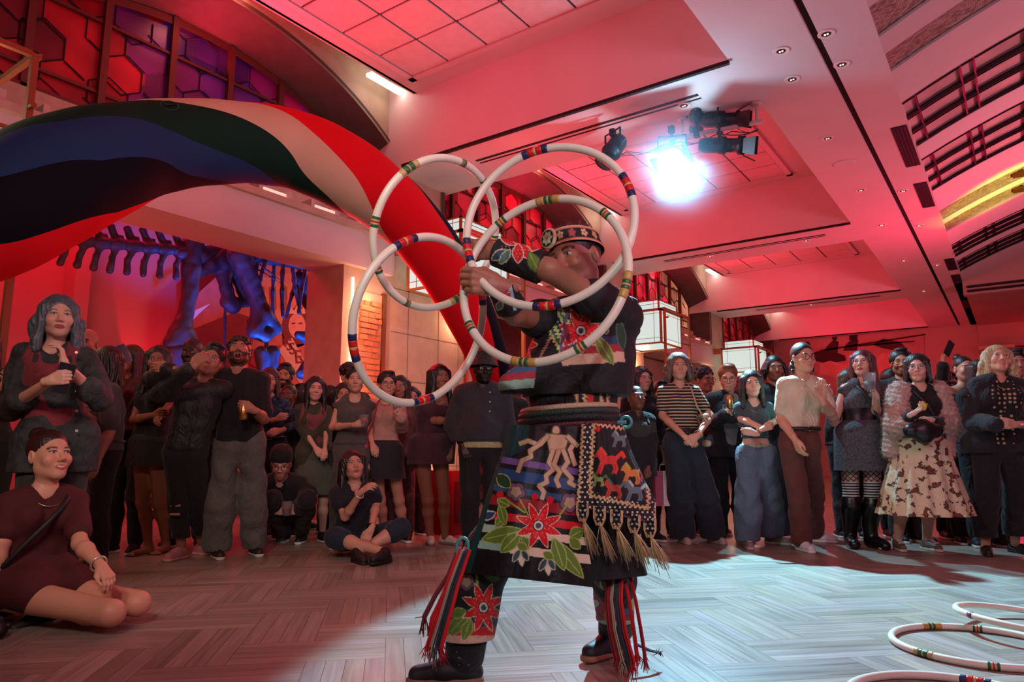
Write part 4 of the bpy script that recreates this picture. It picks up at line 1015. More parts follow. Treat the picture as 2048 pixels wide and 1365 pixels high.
# ------------------------------------------------------------------ glass box lanterns on the piers
panel = mat('lantern_glass', (.74, .90, .84), .4, emit=.80); panel.node_tree.nodes['Principled BSDF'].inputs['Base Color'].default_value = (.12, .13, .12, 1)
fr_m = mat('lantern_frame', 'a0603a', .4, metal=.5)
def lantern(U, label, emit=True):
    x0, x1, y0, y1 = -6.45, -5.55, U, U + 1.0; z0, z1, z2 = 2.92, 3.56, 3.79
    root = empty('wall_lantern', (-6.0, U + .5, z0)); tag(root, label, 'lantern', 'glass box lanterns along the left wall')
    def pn(nm, a, b, c, d): 
        n = np.cross(np.array(b) - a, np.array(d) - a); n = n / np.linalg.norm(n) * .004
        m_ = MB(); m_.add([a, b, c, d] + [tuple(np.array(q) - n) for q in (a, b, c, d)], [[0, 1, 2, 3], [7, 6, 5, 4], [0, 4, 5, 1], [1, 5, 6, 2], [2, 6, 7, 3], [3, 7, 4, 0]]); return m_.obj(nm, panel, root)
    for (zz0, zz1, ins) in ((z0, z1, .0), (z1, z2, .06)):
        X0, X1, Y0, Y1 = x0 + ins, x1 - ins, y0 + ins, y1 - ins
        pn('glass_panel', (X0, Y0, zz0), (X1, Y0, zz0), (X1, Y0, zz1), (X0, Y0, zz1)); pn('glass_panel', (X1, Y0, zz0), (X1, Y1, zz0), (X1, Y1, zz1), (X1, Y0, zz1))
        pn('glass_panel', (X1, Y1, zz0), (X0, Y1, zz0), (X0, Y1, zz1), (X1, Y1, zz1)); pn('glass_panel', (X0, Y1, zz0), (X0, Y0, zz0), (X0, Y0, zz1), (X0, Y1, zz1))
    pn('bottom_panel', (x0 + .03, y0 + .03, z0 + .02), (x0 + .03, y1 - .03, z0 + .02), (x1 - .03, y1 - .03, z0 + .02), (x1 - .03, y0 + .03, z0 + .02)); pn('top_panel', (x0 + .06, y0 + .06, z2), (x1 - .06, y0 + .06, z2), (x1 - .06, y1 - .06, z2), (x0 + .06, y1 - .06, z2))
    f = MB()
    for a, b in ((x0, y0), (x1, y0), (x1, y1), (x0, y1)): f.box((a - .02, b - .02, z0 - .01), (a + .02, b + .02, z1 + .02))
    for i_ in (.06,):
        for a, b in ((x0 + i_, y0 + i_), (x1 - i_, y0 + i_), (x1 - i_, y1 - i_), (x0 + i_, y1 - i_)): f.box((a - .015, b - .015, z1), (a + .015, b + .015, z2 + .01))
    def ring(X0, X1, Y0, Y1, z, t, h):
        f.box((X0 - t, Y0 - t, z), (X1 + t, Y0 + t, z + h)); f.box((X0 - t, Y1 - t, z), (X1 + t, Y1 + t, z + h)); f.box((X0 - t, Y0 - t, z), (X0 + t, Y1 + t, z + h)); f.box((X1 - t, Y0 - t, z), (X1 + t, Y1 + t, z + h))
    ring(x0, x1, y0, y1, z0 - .01, .018, .03); ring(x0, x1, y0, y1, z1, .035, .035); ring(x0 + .06, x1 - .06, y0 + .06, y1 - .06, z2 - .01, .015, .02)
    for a in (.16, .84):
        f.box((x0 + a * .9, y0 - .008, z0), (x0 + a * .9 + .008, y0 - .004, z2)); f.box((x1 + .004, y0 + a, z0), (x1 + .008, y0 + a + .008, z1))
    for z in (z0 + .10, z2 - .09, z1 - .05):
        f.box((x0, y0 - .008, z), (x1, y0 - .004, z + .008)); f.box((x1 + .004, y0, z), (x1 + .008, y1, z + .008))
    f.obj('frame', fr_m, root)
    b = MB()
    for (a, c) in ((x1 + .06, y0 + .05), (x1 + .06, y1 + .30)): b.box((a - .022, c - .022, 0), (a + .022, c + .022, z1 + .05))
    b.box((x1 + .04, y0, z1 + .02), (x1 + .08, y1 + .34, z1 + .06)); b.box((x0 - .3, y1 + .28, z1 + .02), (x1 + .08, y1 + .32, z1 + .06)); b.box((x0 - .3, y0 + .03, z1 + .035), (x1 + .08, y0 + .07, z1 + .06))
    b.tube([(x1 + .06, y0 + .05, 3.42), (x1 + .14, y0 + .05, 3.42)], .018, 8); b.tube([(x1 + .06, y1 + .3, 3.2), (x1 + .14, y1 + .3, 3.2)], .022, 8); b.tube([(x1 + .02, y1, z0 + .1), (x1 + .06, y1 + .3, z0 + .1)], .015, 8)
    b.obj('bracket', fr_m, root)
    MB().box((VW, U - .1, 3.45), (x0, U + .04, 3.6)).obj('wall_arm', fr_m, root); MB().box((VW, U + .9, 3.45), (x0, U + 1.04, 3.6)).obj('wall_arm', fr_m, root)
    l = lamp('AREA', 'lantern_light', (-5.45, U + .5, 3.1), (-3.5, U + .5, 1.2), (1.0, .70, .45), 9, .6, .6)
    l2 = lamp('POINT', 'lantern_wall_glow', (-6.6, U + 1.3, 2.7), (0, 0, 0), (1.0, .50, .28), 16, .15)
    l3 = lamp('POINT', 'lantern_wall_glow', (-6.55, U - .45, 2.7), (0, 0, 0), (1.0, .50, .28), 12, .15)
lantern(6.70, 'glowing glass box lantern half hidden behind the inflatable arch'); lantern(12.84, 'large glowing glass box lantern just right of the dancer, its whole front visible'); lantern(18.97, 'smaller glowing glass box lantern behind the blond man with glasses')
lantern(.55, 'glowing box lantern at the top left corner, cut by the picture edge')
# ------------------------------------------------------------------ stone courses and lit brick display edge on the pier
pj = MB()
for u in (7.02, 7.65, 8.1): pj.box((VW, u, 0), (VW + .004, u + .008, 3.6))
for z in (.6, 1.15, 1.75, 2.4, 3.0): pj.box((VW, 6.7, z), (VW + .004, 8.45, z + .008))
struct(pj.obj('trim_13', mat('joint', '6d5540', .8)))
rng = random.Random(4); bk = empty('brick_relief', (VW, 6.25, 0)); bb = MB(); z = .05
while z < 2.75:
    y = 6.1 + rng.uniform(-.02, .02)
    while y < 6.42:
        l = rng.uniform(.08, .16); bb.box((VW + .005, y, z), (VW + rng.uniform(.03, .075), min(y + l, 6.46), z + rng.uniform(.05, .06))); y += l + .012
    z += .075
bb.obj('bricks', mat('brick', 'a8603c', .8, noise=.2), bk); MB().box((VW + .002, 6.02, 0), (VW + .02, 6.5, 2.85)).obj('backing', stone, bk)
MB().box((VW + .005, 5.98, .05), (VW + .03, 6.0, 3.0)).obj('light_strip', mat('warm_strip', (1, .5, .3), .5, emit=7), bk)
MB().box((VW + .005, 6.5, .05), (VW + .05, 6.56, 2.88)).obj('metal_edge', brass, bk)
lamp('AREA', 'brick_wash', (VW + .3, 5.98, 1.5), (VW, 6.3, 1.5), (1.0, .42, .28), 16, .06, 2.6)
lamp('AREA', 'pier_wash', (-6.3, 7.3, .4), (VW, 7.3, 2.2), (1.0, .42, .20), 14, .9, .2)
tag(bk, 'tall strip of rough brickwork lit from its edge on the stone pier', 'brick display')
wl = empty('wall_lamp', (VW, 8.3, 2.05)); m_ = MB(); m_.lathe([(0, .09), (.05, .08), (.085, .03), (.10, -.02), (.095, -.02), (.05, .05), (0, .06)], c=(VW + .25, 8.3, 2.12), n=20); m_.obj('shade', mat('copper', 'b0683c', .25, metal=.9), wl, True)
MB().tube([(VW + .25, 8.3, 2.2), (VW + .12, 8.3, 2.25), (VW, 8.3, 2.15)], .012, 8).obj('arm', brass, wl); MB().lathe([(0, -.02), (.028, 0), (0, .03)], c=(VW + .25, 8.3, 2.11), n=10).obj('bulb', mat('bulb_warm', (1, .6, .35), .4, emit=12), wl)
tag(wl, 'copper dome wall lamp above the woman with long hair', 'lamp')
# ------------------------------------------------------------------ stage lights on their pipe
lens_on = mat('lit_lens', (.42, .76, .96), .3, emit=1.0); lens_off = mat('dark_lens', '182028', .1)
def stage_light(loc, tgt, label, L=.36, r=.085, lit=False, doors=True):
    loc = Vector(loc); d = (Vector(tgt) - loc).normalized(); q = d.to_track_quat('Z', 'Y'); root = empty('stage_light'); tag(root, label, 'stage light')
    def tr(m_): m_.v = [tuple(q @ Vector(v)) for v in m_.v]; return m_
    b = MB(); b.lathe([(0, -L * .55), (r * .8, -L * .53), (r, -L * .4), (r, -L * .05), (r * 1.12, -.0), (r * 1.12, .06), (r * .9, .07), (r * .9, .18), (r * 1.2, .19), (r * 1.2, L * .62), (r * 1.08, L * .62), (r * 1.0, L * .5), (0, L * .45)], n=24)
    for k in range(4): b.box((-r * 1.15, -r * .3 + 0, -L * .4 + k * .035), (r * 1.15, r * .3, -L * .4 + k * .035 + .012))
    tr(b).obj('housing', black, root, True)
    ln = MB(); ln.lathe([(0, L * .605), (r * 1.05, L * .60)], n=24); tr(ln).obj('lens', lens_on if lit else lens_off, root)
    if doors:
        m_ = MB()
        for a in range(4):
            c, s_ = math.cos(a * math.pi / 2 + .4), math.sin(a * math.pi / 2 + .4); p = Vector((c, s_, 0)) * r * 1.22; t = Vector((-s_, c, 0)) * r * .9; o = Vector((c * .06, s_ * .06, .13)); z0 = Vector((0, 0, L * .6))
            V_ = [p - t + z0, p + t + z0, p + t * 1.3 + z0 + o, p - t * 1.3 + z0 + o]; n_ = Vector((c, s_, 0)) * .004; m_.add(V_ + [v + n_ for v in V_], [[0, 1, 2, 3], [7, 6, 5, 4], [0, 4, 5, 1], [1, 5, 6, 2], [2, 6, 7, 3], [3, 7, 4, 0]])
        tr(m_).obj('barn_doors', black, root)
    y = MB(); sx = q @ Vector((1, 0, 0)); sx.z = 0; sx.normalize(); sx *= r * 1.35
    y.tube([sx, sx + Vector((0, 0, r * 2.2)), -sx + Vector((0, 0, r * 2.2)), -sx], .012, 6); y.tube([Vector((0, 0, r * 2.2)), Vector((0, 0, 4.42 - loc.z))], .016, 8); y.obj('yoke', black, root)
    c = MB(); c.box((-.03, -.03, 4.38 - loc.z), (.03, .03, 4.46 - loc.z)); c.obj('clamp', black, root); root.location = loc
    return root
pipeA = np.array((-3.75, 7.35, 4.42)); pipeB = np.array((-2.02, 7.62, 4.42))
pr = empty('light_pipe'); mid = (pipeA + pipeB) / 2
MB().tube([pipeA - mid, pipeB - mid], .024, 10).obj('pipe', mat('pipe_paint', 'b9a8a0', .4), pr, True)
for t_ in (.06, .5, .97):
    p = pipeA * (1 - t_) + pipeB * t_ - mid; m_ = MB(); m_.tube([p, p + np.array([0, 0, ZB - 4.42])], .018, 8); m_.lathe([(0, ZB - 4.44), (.06, ZB - 4.44), (.06, ZB - 4.42), (0, ZB - 4.42)], c=(p[0], p[1], p[2]), n=14); m_.obj('hanger', mat('pipe_paint', 'b9a8a0', .4), pr, True)
for k, off_ in enumerate((.03, -.03)):
    pts = [pipeA + (pipeB - pipeA) * t_ - mid + np.array([off_, .03, -.03 - .07 * abs(math.sin(t_ * 9 + k * 2))]) for t_ in np.linspace(.05, .95, 30)]; MB().tube(pts, .006, 5).obj('cable', black, pr)
pr.location = mid; tag(pr, 'pale horizontal pipe under the ceiling carrying the stage lights', 'lighting pipe')
stage_light(tuple(LAMP), (-.9, 2.2, .9), 'stage light blazing pale blue straight at the camera', lit=True, r=.115)
stage_light(tuple(px(1226, 300, 8.1)), (-4.6, 4.5, .6), 'dark stage light at the left end of the pipe', r=.10, doors=False)
stage_light(tuple(px(1438, 240, 8.1)), tuple(px(1700, 232, 7.6)), 'upper dark stage light right of the glare, pointing right')
stage_light(tuple(px(1440, 291, 7.8)), tuple(px(1700, 290, 7.3)), 'lower dark stage light right of the glare, pointing right', L=.42)
stage_light(tuple(px(1392, 232, 8.2)), (-3.5, 9.5, 3.9), 'dark stage light seen from behind just right of the glare', doors=False, r=.07)
# local fog ball added around the burning lamp to form its glow
hz = bpy.data.materials.new('haze'); hz.use_nodes = True; nt = hz.node_tree; nt.nodes.clear(); ou = nt.nodes.new('ShaderNodeOutputMaterial'); vs = nt.nodes.new('ShaderNodeVolumeScatter')
vs.inputs['Color'].default_value = (.36, .76, 1, 1); vs.inputs['Anisotropy'].default_value = .35
tc = nt.nodes.new('ShaderNodeTexCoord'); ln_ = nt.nodes.new('ShaderNodeVectorMath'); ln_.operation = 'LENGTH'; nt.links.new(tc.outputs['Object'], ln_.inputs[0])
mr = nt.nodes.new('ShaderNodeMapRange'); mr.inputs[1].default_value = .0; mr.inputs[2].default_value = .98; mr.inputs[3].default_value = 1.0; mr.inputs[4].default_value = 0; nt.links.new(ln_.outputs['Value'], mr.inputs[0])
pw_ = nt.nodes.new('ShaderNodeMath'); pw_.operation = 'POWER'; pw_.inputs[1].default_value = 2.6; nt.links.new(mr.outputs[0], pw_.inputs[0])
ml = nt.nodes.new('ShaderNodeMath'); ml.operation = 'MULTIPLY'; ml.inputs[1].default_value = 1.7; nt.links.new(pw_.outputs[0], ml.inputs[0]); nt.links.new(ml.outputs[0], vs.inputs['Density']); nt.links.new(vs.outputs[0], ou.inputs['Volume'])
bm = bmesh.new(); bmesh.ops.create_icosphere(bm, subdivisions=3, radius=1.0); me = bpy.data.meshes.new('glow_haze'); bm.to_mesh(me); bm.free(); me.materials.append(hz)
ho = bpy.data.objects.new('glow_haze', me); COL.objects.link(ho); ho.location = LAMP + Vector((.03, -.22, -.12)); tag(ho, 'pale fog ball added around the burning stage light for its glow', 'haze', kind='stuff')
# ------------------------------------------------------------------ dinosaur skeleton in the gallery
def skeleton():
    VS = -8.6; bone = mat('bone', '3c3c44', .55, noise=.35, nscale=9, bump=.3, bscale=30)
    base = onV(480, 700, VS); base[2] = 0; root = empty('dinosaur_skeleton', tuple(base)); tag(root, 'mounted dinosaur skeleton lit blue behind the crowd, tail to the left', 'skeleton')
    def P(x, y, o=0.0): 
        q = onV(x, y, VS + o); return q - base
    sc = F / 10.2
    def part(nm, pr, res=.018, noise=None, lab=None):
        v, q = sdf_mesh(pr, res, noise=noise or folds(.004, 14, 1)); o = mesh_obj(nm, v, q, bone, None, True); o.parent = root
        if lab: o['label'] = lab
        return o
    def chain(pts, o=0.0, k=.03): return [cap(P(a[0], a[1], o), P(b[0], b[1], o), a[2] / sc, b[2] / sc, k) for a, b in zip(pts[:-1], pts[1:])]
    xs = [104, 136, 168, 200, 232, 264, 296, 328, 360]
    for i, x in enumerate(xs):
        y = 474 + i * 3.4
        pr = chain([(x - 10, y, 9), (x + 12, y + 2, 10)]) + chain([(x + 2, y - 4, 6), (x - 6, y - 22, 5), (x - 10, y - 34, 6)]) + chain([(x + 2, y + 8, 6), (x - 8, y + 28, 4.5), (x - 16 + i, y + 46 + min(i, 4) * 2, 6)])
        pr += chain([(x - 4, y - 12, 4), (x + 12, y - 14, 3)])
        part('tail_vertebra', pr, .016)
    part('spine', chain([(360, 506, 12), (400, 512, 17), (440, 506, 16), (490, 512, 14), (560, 520, 13), (640, 535, 13), (700, 548, 12)]), .02)
    part('pelvis', chain([(396, 545, 10), (420, 528, 18), (448, 520, 26), (470, 530, 24)]) + chain([(446, 538, 17), (452, 575, 12), (458, 600, 13), (466, 613, 15)]) + chain([(472, 545, 13), (482, 580, 9), (492, 605, 10)]) + chain([(455, 605, 13), (490, 606, 9)]), .014)
    part('femur', chain([(385, 490, 20), (382, 540, 17), (380, 580, 14), (372, 625, 13), (360, 665, 18), (346, 686, 16)]) + chain([(372, 640, 10), (374, 686, 18), (350, 692, 14)]), .016)
    part('femur', [*chain([(478, 510, 22), (500, 560, 17), (514, 600, 15), (524, 632, 18)], .45), *chain([(524, 628, 18), (508, 662, 14)], .45), *chain([(524, 628, 18), (550, 656, 13)], .45), *chain([(508, 664, 13), (530, 672, 12), (552, 658, 10)], .45)], .016)
    part('tibia', chain([(352, 706, 20), (354, 790, 16), (350, 980, 20)]), .02)
    part('tibia', chain([(522, 706, 13), (527, 752, 10), (526, 960, 16)], .45) + chain([(545, 706, 14), (541, 752, 10), (534, 960, 14)], .45), .016)
    part('metatarsal', chain([(532, 680, 4), (534, 700, 4)], .45), .012)
    for i, (x, y0, x1, y1, o) in enumerate(((516, 520, 503, 634, 0), (531, 524, 505, 625, .1), (549, 526, 546, 638, 0), (566, 530, 566, 632, .5), (585, 534, 600, 626, 0), (611, 538, 598, 626, .4), (638, 545, 640, 572, .5), (664, 548, 652, 590, .5), (682, 552, 674, 620, .5), (600, 540, 572, 636, -.2))):
        part('rib', chain([(x, y0, 4.5), ((x + x1) / 2 - 2, (y0 + y1) / 2, 3.8), (x1, y1, 3.4)], o), .012)
    part('shoulder_blade', chain([(600, 560, 18), (628, 600, 26), (650, 640, 24), (660, 668, 18)], -.1) + chain([(640, 580, 20), (676, 592, 18)], -.1), .018)
    part('coracoid', chain([(596, 670, 8), (618, 678, 14), (648, 668, 15), (676, 648, 13)], .2), .014)
    part('humerus', chain([(640, 680, 9), (628, 712, 8), (612, 735, 11), (604, 748, 12)], .2), .014)
    part('support_bar', chain([(508, 534, 1.2), (570, 572, 1.2)], .3) + chain([(520, 530, 1.2), (560, 560, 1.2)], .2), .006)
    part('mount_pole', chain([(450, 560, 3), (450, 960, 3)], -.1) + chain([(640, 560, 3), (640, 960, 3)], -.1), .02)
skeleton()
# ------------------------------------------------------------------ printed mural behind the skeleton
def mural():
    Vm = -10.32; root = empty('printed_mural'); tag(root, 'red tinted photo mural of a smiling woman with sash behind the skeleton', 'mural')
    def poly(nm, pts, c, lay=1, em=0):
        P_ = [onV(x, y, Vm + .004 * lay) for x, y in pts]; k = len(P_); V_ = P_ + [p - np.array([.003, 0, 0]) for p in P_]
        m_ = MB(); m_.add(V_, [list(range(k)), list(range(k, 2 * k))[::-1]] + [[i, (i + 1) % k, k + (i + 1) % k, k + i] for i in range(k)])
        m_.v = [tuple(Vector(v) - Vector((Vm, 6, 0))) for v in m_.v]; return m_.obj(nm, mat('print_' + c, c, .8, noise=.18, nscale=4), root)
    poly('backdrop', [(382, 600), (470, 520), (700, 520), (700, 1040), (382, 1040)], 'b86a58', 1)
    poly('shadow_left', [(382, 660), (470, 625), (520, 640), (500, 700), (470, 780), (382, 800)], '7c2030', 2)
    poly('facade', [(500, 560), (590, 545), (600, 660), (505, 680)], 'c87e68', 3)
    for a in (515, 538, 560): poly('window_print', [(a, 575), (a + 14, 573), (a + 15, 620), (a + 1, 622)], '98483c', 4)
    poly('skirt_shape', [(500, 700), (560, 690), (585, 780), (590, 1040), (490, 1040)], 'b02838', 4)
    el = lambda cx, cy, a, b, n=26: [(cx + a * math.cos(t), cy + b * math.sin(t)) for t in np.linspace(0, 2 * math.pi, n)[:-1]]
    poly('hair_print', el(594, 655, 30, 40), '70202a', 5); poly('face_print', el(594, 652, 17, 25), 'd08a78', 6)
    poly('crown_print', [(578, 628), (582, 612), (588, 622), (595, 608), (601, 622), (608, 613), (611, 628)], 'd8a890', 7)
    for q in (-1, 1): poly('eye_print', el(594 + q * 7, 647, 4, 1.6, 12), '602028', 7)
    poly('smile_print', [(586, 663), (594, 666), (603, 662), (600, 669), (594, 671), (588, 669)], 'f0c0b0', 7)
    poly('dress_print', [(560, 695), (625, 685), (660, 780), (650, 1040), (565, 1040)], 'c86858', 5)
    poly('sash', [(556, 700), (584, 676), (652, 800), (690, 900), (672, 930), (620, 800)], 'd9b09a', 7)
    for i in range(60):
        x, y = 600 + (i * 37) % 95, 690 + (i * 53) % 110
        if x > 640 - (y - 690) * .2: poly('crowd_print', el(x, y, 3 + i % 3, 4, 9), ['d89a88', '8c3038', 'e0b0a0'][i % 3], 6)
    for (txt, x, y, s) in (('I', 568, 694, .30), ('S', 573, 701, .30), ('S', 579, 709, .30), ('E', 590, 727, .34), ('X', 600, 742, .34), ('C', 500, 735, .3), ('U', 620, 768, .30), ('K', 626, 779, .30), ('GREY', 498, 648, .16)):
        cu = bpy.data.curves.new('t', 'FONT'); cu.body = txt; cu.size = s; cu.extrude = .002; tmp = bpy.data.objects.new('t', cu); COL.objects.link(tmp)
        bpy.context.view_layer.update(); me = bpy.data.meshes.new_from_object(tmp.evaluated_get(bpy.context.evaluated_depsgraph_get())); bpy.data.objects.remove(tmp)
        o = bpy.data.objects.new('sash_letter', me); COL.objects.link(o); me.materials.append(mat('print_ink', '8c2c34', .8)); p = onV(x, y, Vm + .04)
        o.location = p - np.array([Vm, 6, 0]); o.rotation_euler = (math.pi / 2, -math.radians(0), math.pi / 2) if len(txt) > 1 else (math.pi / 2 , math.radians(-8), math.pi / 2)
        o.parent = root
    root.location = (Vm, 6, 0)
    return root
mural()
gp_ = empty('display_board'); GPL = Vector(onV(385, 630, -9.9)); q_ = [onV(381, 646, -9.9), onV(381, 625, -9.9), onV(420, 608, -9.9), onV(398, 628, -9.9)]
m_ = MB(); m_.add([tuple(a) for a in q_] + [tuple(a - np.array([.03, 0, 0])) for a in q_], [[0, 1, 2, 3], [7, 6, 5, 4], [0, 4, 5, 1], [1, 5, 6, 2], [2, 6, 7, 3], [3, 7, 4, 0]]); m_.v = [tuple(Vector(v) - GPL) for v in m_.v]; m_.obj('panel', mat('pale_board', 'd8c0a8', .7), gp_); gp_.location = GPL; tag(gp_, 'pale wedge shaped panel beside the left thigh bone of the skeleton', 'panel')
# ------------------------------------------------------------------ mural at the far end: paddlers in a canoe in dark silhouette
em = empty('painted_mural'); EML = Vector((-4.5, 25.48, 0)); tag(em, 'dark red mural of paddlers and a bird on the far end wall', 'mural')
def endpoly(nm, pts, c, lay):
    P_ = [onU(x, y, 25.49 - .006 * lay) for x, y in pts]; k = len(P_); m_ = MB(); V_ = P_ + [p + np.array([0, .005, 0]) for p in P_]
    m_.add(V_, [list(range(k)), list(range(k, 2 * k))[::-1]] + [[i, (i + 1) % k, k + (i + 1) % k, k + i] for i in range(k)]); m_.v = [tuple(Vector(v) - EML) for v in m_.v]
    return m_.obj(nm, mat('mural_' + c, c, .8, noise=.2, nscale=3), em)
endpoly('canvas', [(1556, 706), (1848, 668), (1850, 900), (1558, 900)], 'a08074', 1)
el = lambda cx, cy, a, b, n=20: [(cx + a * math.cos(t), cy + b * math.sin(t)) for t in np.linspace(0, 2 * math.pi, n)[:-1]]
endpoly('canoe', [(1628, 705), (1655, 698), (1690, 712), (1692, 722), (1655, 728), (1630, 722)], '2c1412', 2)
for (x, y, a) in ((1669, 676, 5), (1708, 672, 7), (1615, 690, 5)):
    endpoly('head_shape', el(x, y, a, a * 1.3), '33161a', 3); endpoly('body_shape', [(x - 3, y + 5), (x - 16, y + 18), (x - 22, y + 30), (x + 6, y + 30), (x + 8, y + 8)], '33161a', 3)
endpoly('cloak', [(1700, 662), (1716, 668), (1712, 684), (1698, 680)], '240e10', 4)
endpoly('pole_long', [(1640, 700), (1850, 668), (1850, 671), (1640, 704)], '33161a', 3); endpoly('pole_short', [(1716, 690), (1830, 682), (1830, 684), (1716, 694)], '33161a', 3)
endpoly('bird', [(1745, 690), (1765, 678), (1800, 684), (1815, 700), (1790, 702), (1762, 696)], '3c1a1c', 3)
em_done = 1; endpoly('swan', [(1640, 728), (1660, 722), (1690, 730), (1698, 708), (1704, 712), (1700, 745), (1670, 756), (1640, 748)], 'b88a7a', 3); endpoly('disc', el(1772, 730, 22, 24), 'b88a7a', 2)

em.location = EML

q = onV(276, 850, -10.35); lamp('SPOT', 'gallery_uplight', tuple(q), tuple(onV(306, 520, -10.75)), (1.0, 0.012, 0.04), 260, 0.03, angle=30, blend=0.1)
ds = empty('display_stand'); MB().box((-.22, -.18, 0), (.22, .18, .62)).obj('cabinet', mat('red_lit_body', '6c2420', .35), ds); MB().box((-.17, -.19, .12), (.17, -.18, .52)).obj('door', mat('red_lit_door', '4a1614', .3), ds)  # red of the light put into the cabinet's base colours
MB().tube([(-.2, 0, .62), (-.2, 0, 1.25), (.2, 0, 1.25), (.2, 0, .62)], .012, 8).obj('rail', brass, ds); ds.location = tuple(gp(905, 7.35)); ds.rotation_euler = (0, 0, math.pi / 2); tag(ds, 'red-lit cabinet with rail seen between the burgundy dress and the hatted man', 'cabinet')
lamp('AREA', 'cabinet_fill', tuple(gp(905, 6.9) + np.array([0, 0, .9])), tuple(gp(905, 7.4) + np.array([0, 0, .3])), (1.0, .02, .03), 6, .3)  # small red fill added to light the cabinet
# ------------------------------------------------------------------ crowd, left half
def tee(n, c, **k): return dict(m=cloth(n, c), **k)
blackc = cloth('black', '0d0d10'); navyc = cloth('navy', '121826'); denimb = cloth('denim_blue', '3a4c63', bump=.4); greyj = cloth('grey_jeans', '5d5d55', bump=.4)
GB = 'onlookers standing in the row behind'
def held(nm, label, cat, pos, build, rot=None):
    o = empty(nm); tag(o, label, cat); build(o); o.location = tuple(pos)
    if rot is not None: o.rotation_euler = rot
    return o
cupm = mat('clear_plastic', 'dfe8ea', .12, trans=.85, alpha=.55); drink = lambda c: mat('drink_' + c, c, .2)
def cup(label, pos, s=1.0, col='7a3a30', tilt=0):
    def b(o):
        MB().lathe([(.026 * s, 0), (.028 * s, .002), (.040 * s, .10 * s), (.042 * s, .102 * s), (.038 * s, .10 * s), (.0255 * s, .004)], n=24).obj('cup_wall', cupm, o, True)
        MB().lathe([(0, .005), (.025 * s, .006), (.032 * s, .05 * s), (0, .05 * s)], n=20).obj('drink', drink(col), o, True)
    return held('plastic_cup', label, 'cup', pos, b, (tilt, 0, 0))
def can(label, pos, col='b58a4a'):
    def b(o):
        m = mat('can_' + col, col, .25, metal=.9)
        MB().lathe([(.022, -.062), (.031, -.054), (.033, -.048), (.033, .045), (.026, .058), (.027, .061), (.024, .060), (0, .057)], n=24).obj('can_body', m, o, True)
        MB().box((-.008, -.012, .058), (.008, .008, .061)).obj('pull_tab', mat('steel', 'b0b0b0', .3, metal=.9), o)
    return held('drink_can', label, 'can', pos, b)
def phone(label, pos, rz, tilt=0, roll=0):
    def b(o):
        MB().box((-.037, -.004, -.076), (.037, .004, .076)).obj('phone_case', mat('phone_black', '0c0c10', .3), o)
        MB().box((-.034, -.0055, -.072), (.034, -.004, .072)).obj('screen', mat('phone_screen', '1a2028', .1), o)
        MB().box((-.034, .004, .04), (-.008, .0065, .07)).obj('lens_island', mat('phone_island', '26262a', .2), o)
    return held('phone', label, 'phone', pos, b, (tilt, roll, rz))
def handpos(p, i, fwd=.075, pal=.03):
    h, n, t, c = p['hd'][i]; return p['wr'][i] + h * fwd + n * pal
def strap_bag(p, side, col, label, size=(.26, .16, .10), drop=.30, strap=True):
    q = 1 if side == 'R' else -1; SPf, r, f, U = p['SP'], p['r'], p['f'], p['U']; root = empty('shoulder_bag'); tag(root, label, 'bag')
    c = SPf(.08) + r * q * (.17 * p['s']) - U * (drop - .3) + f * .06; B = c; m = mat('bag_' + col, col, .5, bump=.2)
    w_, h_, d_ = size; pr = [cap((-w_ / 2 + .03, 0, -h_ / 2 + .03), (w_ / 2 - .03, 0, -h_ / 2 + .03), d_ / 2, None, .03), cap((-w_ / 2 + .04, 0, h_ / 2 - .04), (w_ / 2 - .04, 0, h_ / 2 - .04), d_ / 2.4, None, .04)]
    Rm = np.stack([f, r, U], 1); v, ff = sdf_mesh(pr, .010); o = mesh_obj('bag_body', (Rm @ v.T).T, ff, m, root, True)
    if strap:
        a = SPf(.97) + r * q * .05 * p['s']; b1 = c + f * w_ * .4 + U * .05; b2 = c - f * w_ * .4 + U * .05
        P = [b1 - B, (SPf(.6) + r * q * .10 + f * .145 * p['s']) - B, (SPf(.93) + r * q * .085 * p['s'] + f * .08) - B, a - B + U * .035, (SPf(.9) + r * q * .08 - f * .09) - B, b2 - B]
        MB().tube(P, .007, 6).obj('strap', m, root)
    root.location = tuple(B); return root
def crossbody(p, col, q=1):
    SPf, r, f, s = p['SP'], p['r'], p['f'], p['s']; s = p['w_'] * .96; P = [SPf(1.0) - r * q * .085 * s - f * .01, SPf(.90) - r * q * .075 * s + f * .085 * s, SPf(.80) - r * q * .045 * s + f * .125 * s, SPf(.66) - r * q * .0 * s + f * .150 * s, SPf(.45) + r * q * .06 * s + f * .135 * s, SPf(.22) + r * q * .12 * s + f * .115 * s, SPf(.05) + r * q * .18 * s + f * .04]
    m_ = MB(); m_.tube(P, .013, 6); o = mesh_obj('bag_strap', np.array([tuple(v) for v in m_.v]) - p['B'], m_.f, mat('strap_' + col, col, .6), None, True); o.parent = p['root']
def bangle(p, i, col='d8d0b8', t=.12):
    c = p['wr'][i] - nrm(p['wr'][i] - p['el'][i]) * .03; ax = nrm(p['wr'][i] - p['el'][i]); x = nrm(np.cross(ax, (0, 0, 1))); y = np.cross(ax, x)
    m_ = MB(); m_.tube([c + (x * math.cos(a) + y * math.sin(a)) * .034 * p['s'] for a in np.linspace(0, 6.283, 19)[:-1]], .0055, 6, closed=True); o = mesh_obj('wristband', np.array([tuple(v) for v in m_.v]) - p['B'], m_.f, mat('band_' + col, col, .3, metal=.7), None, True); o.parent = p['root']
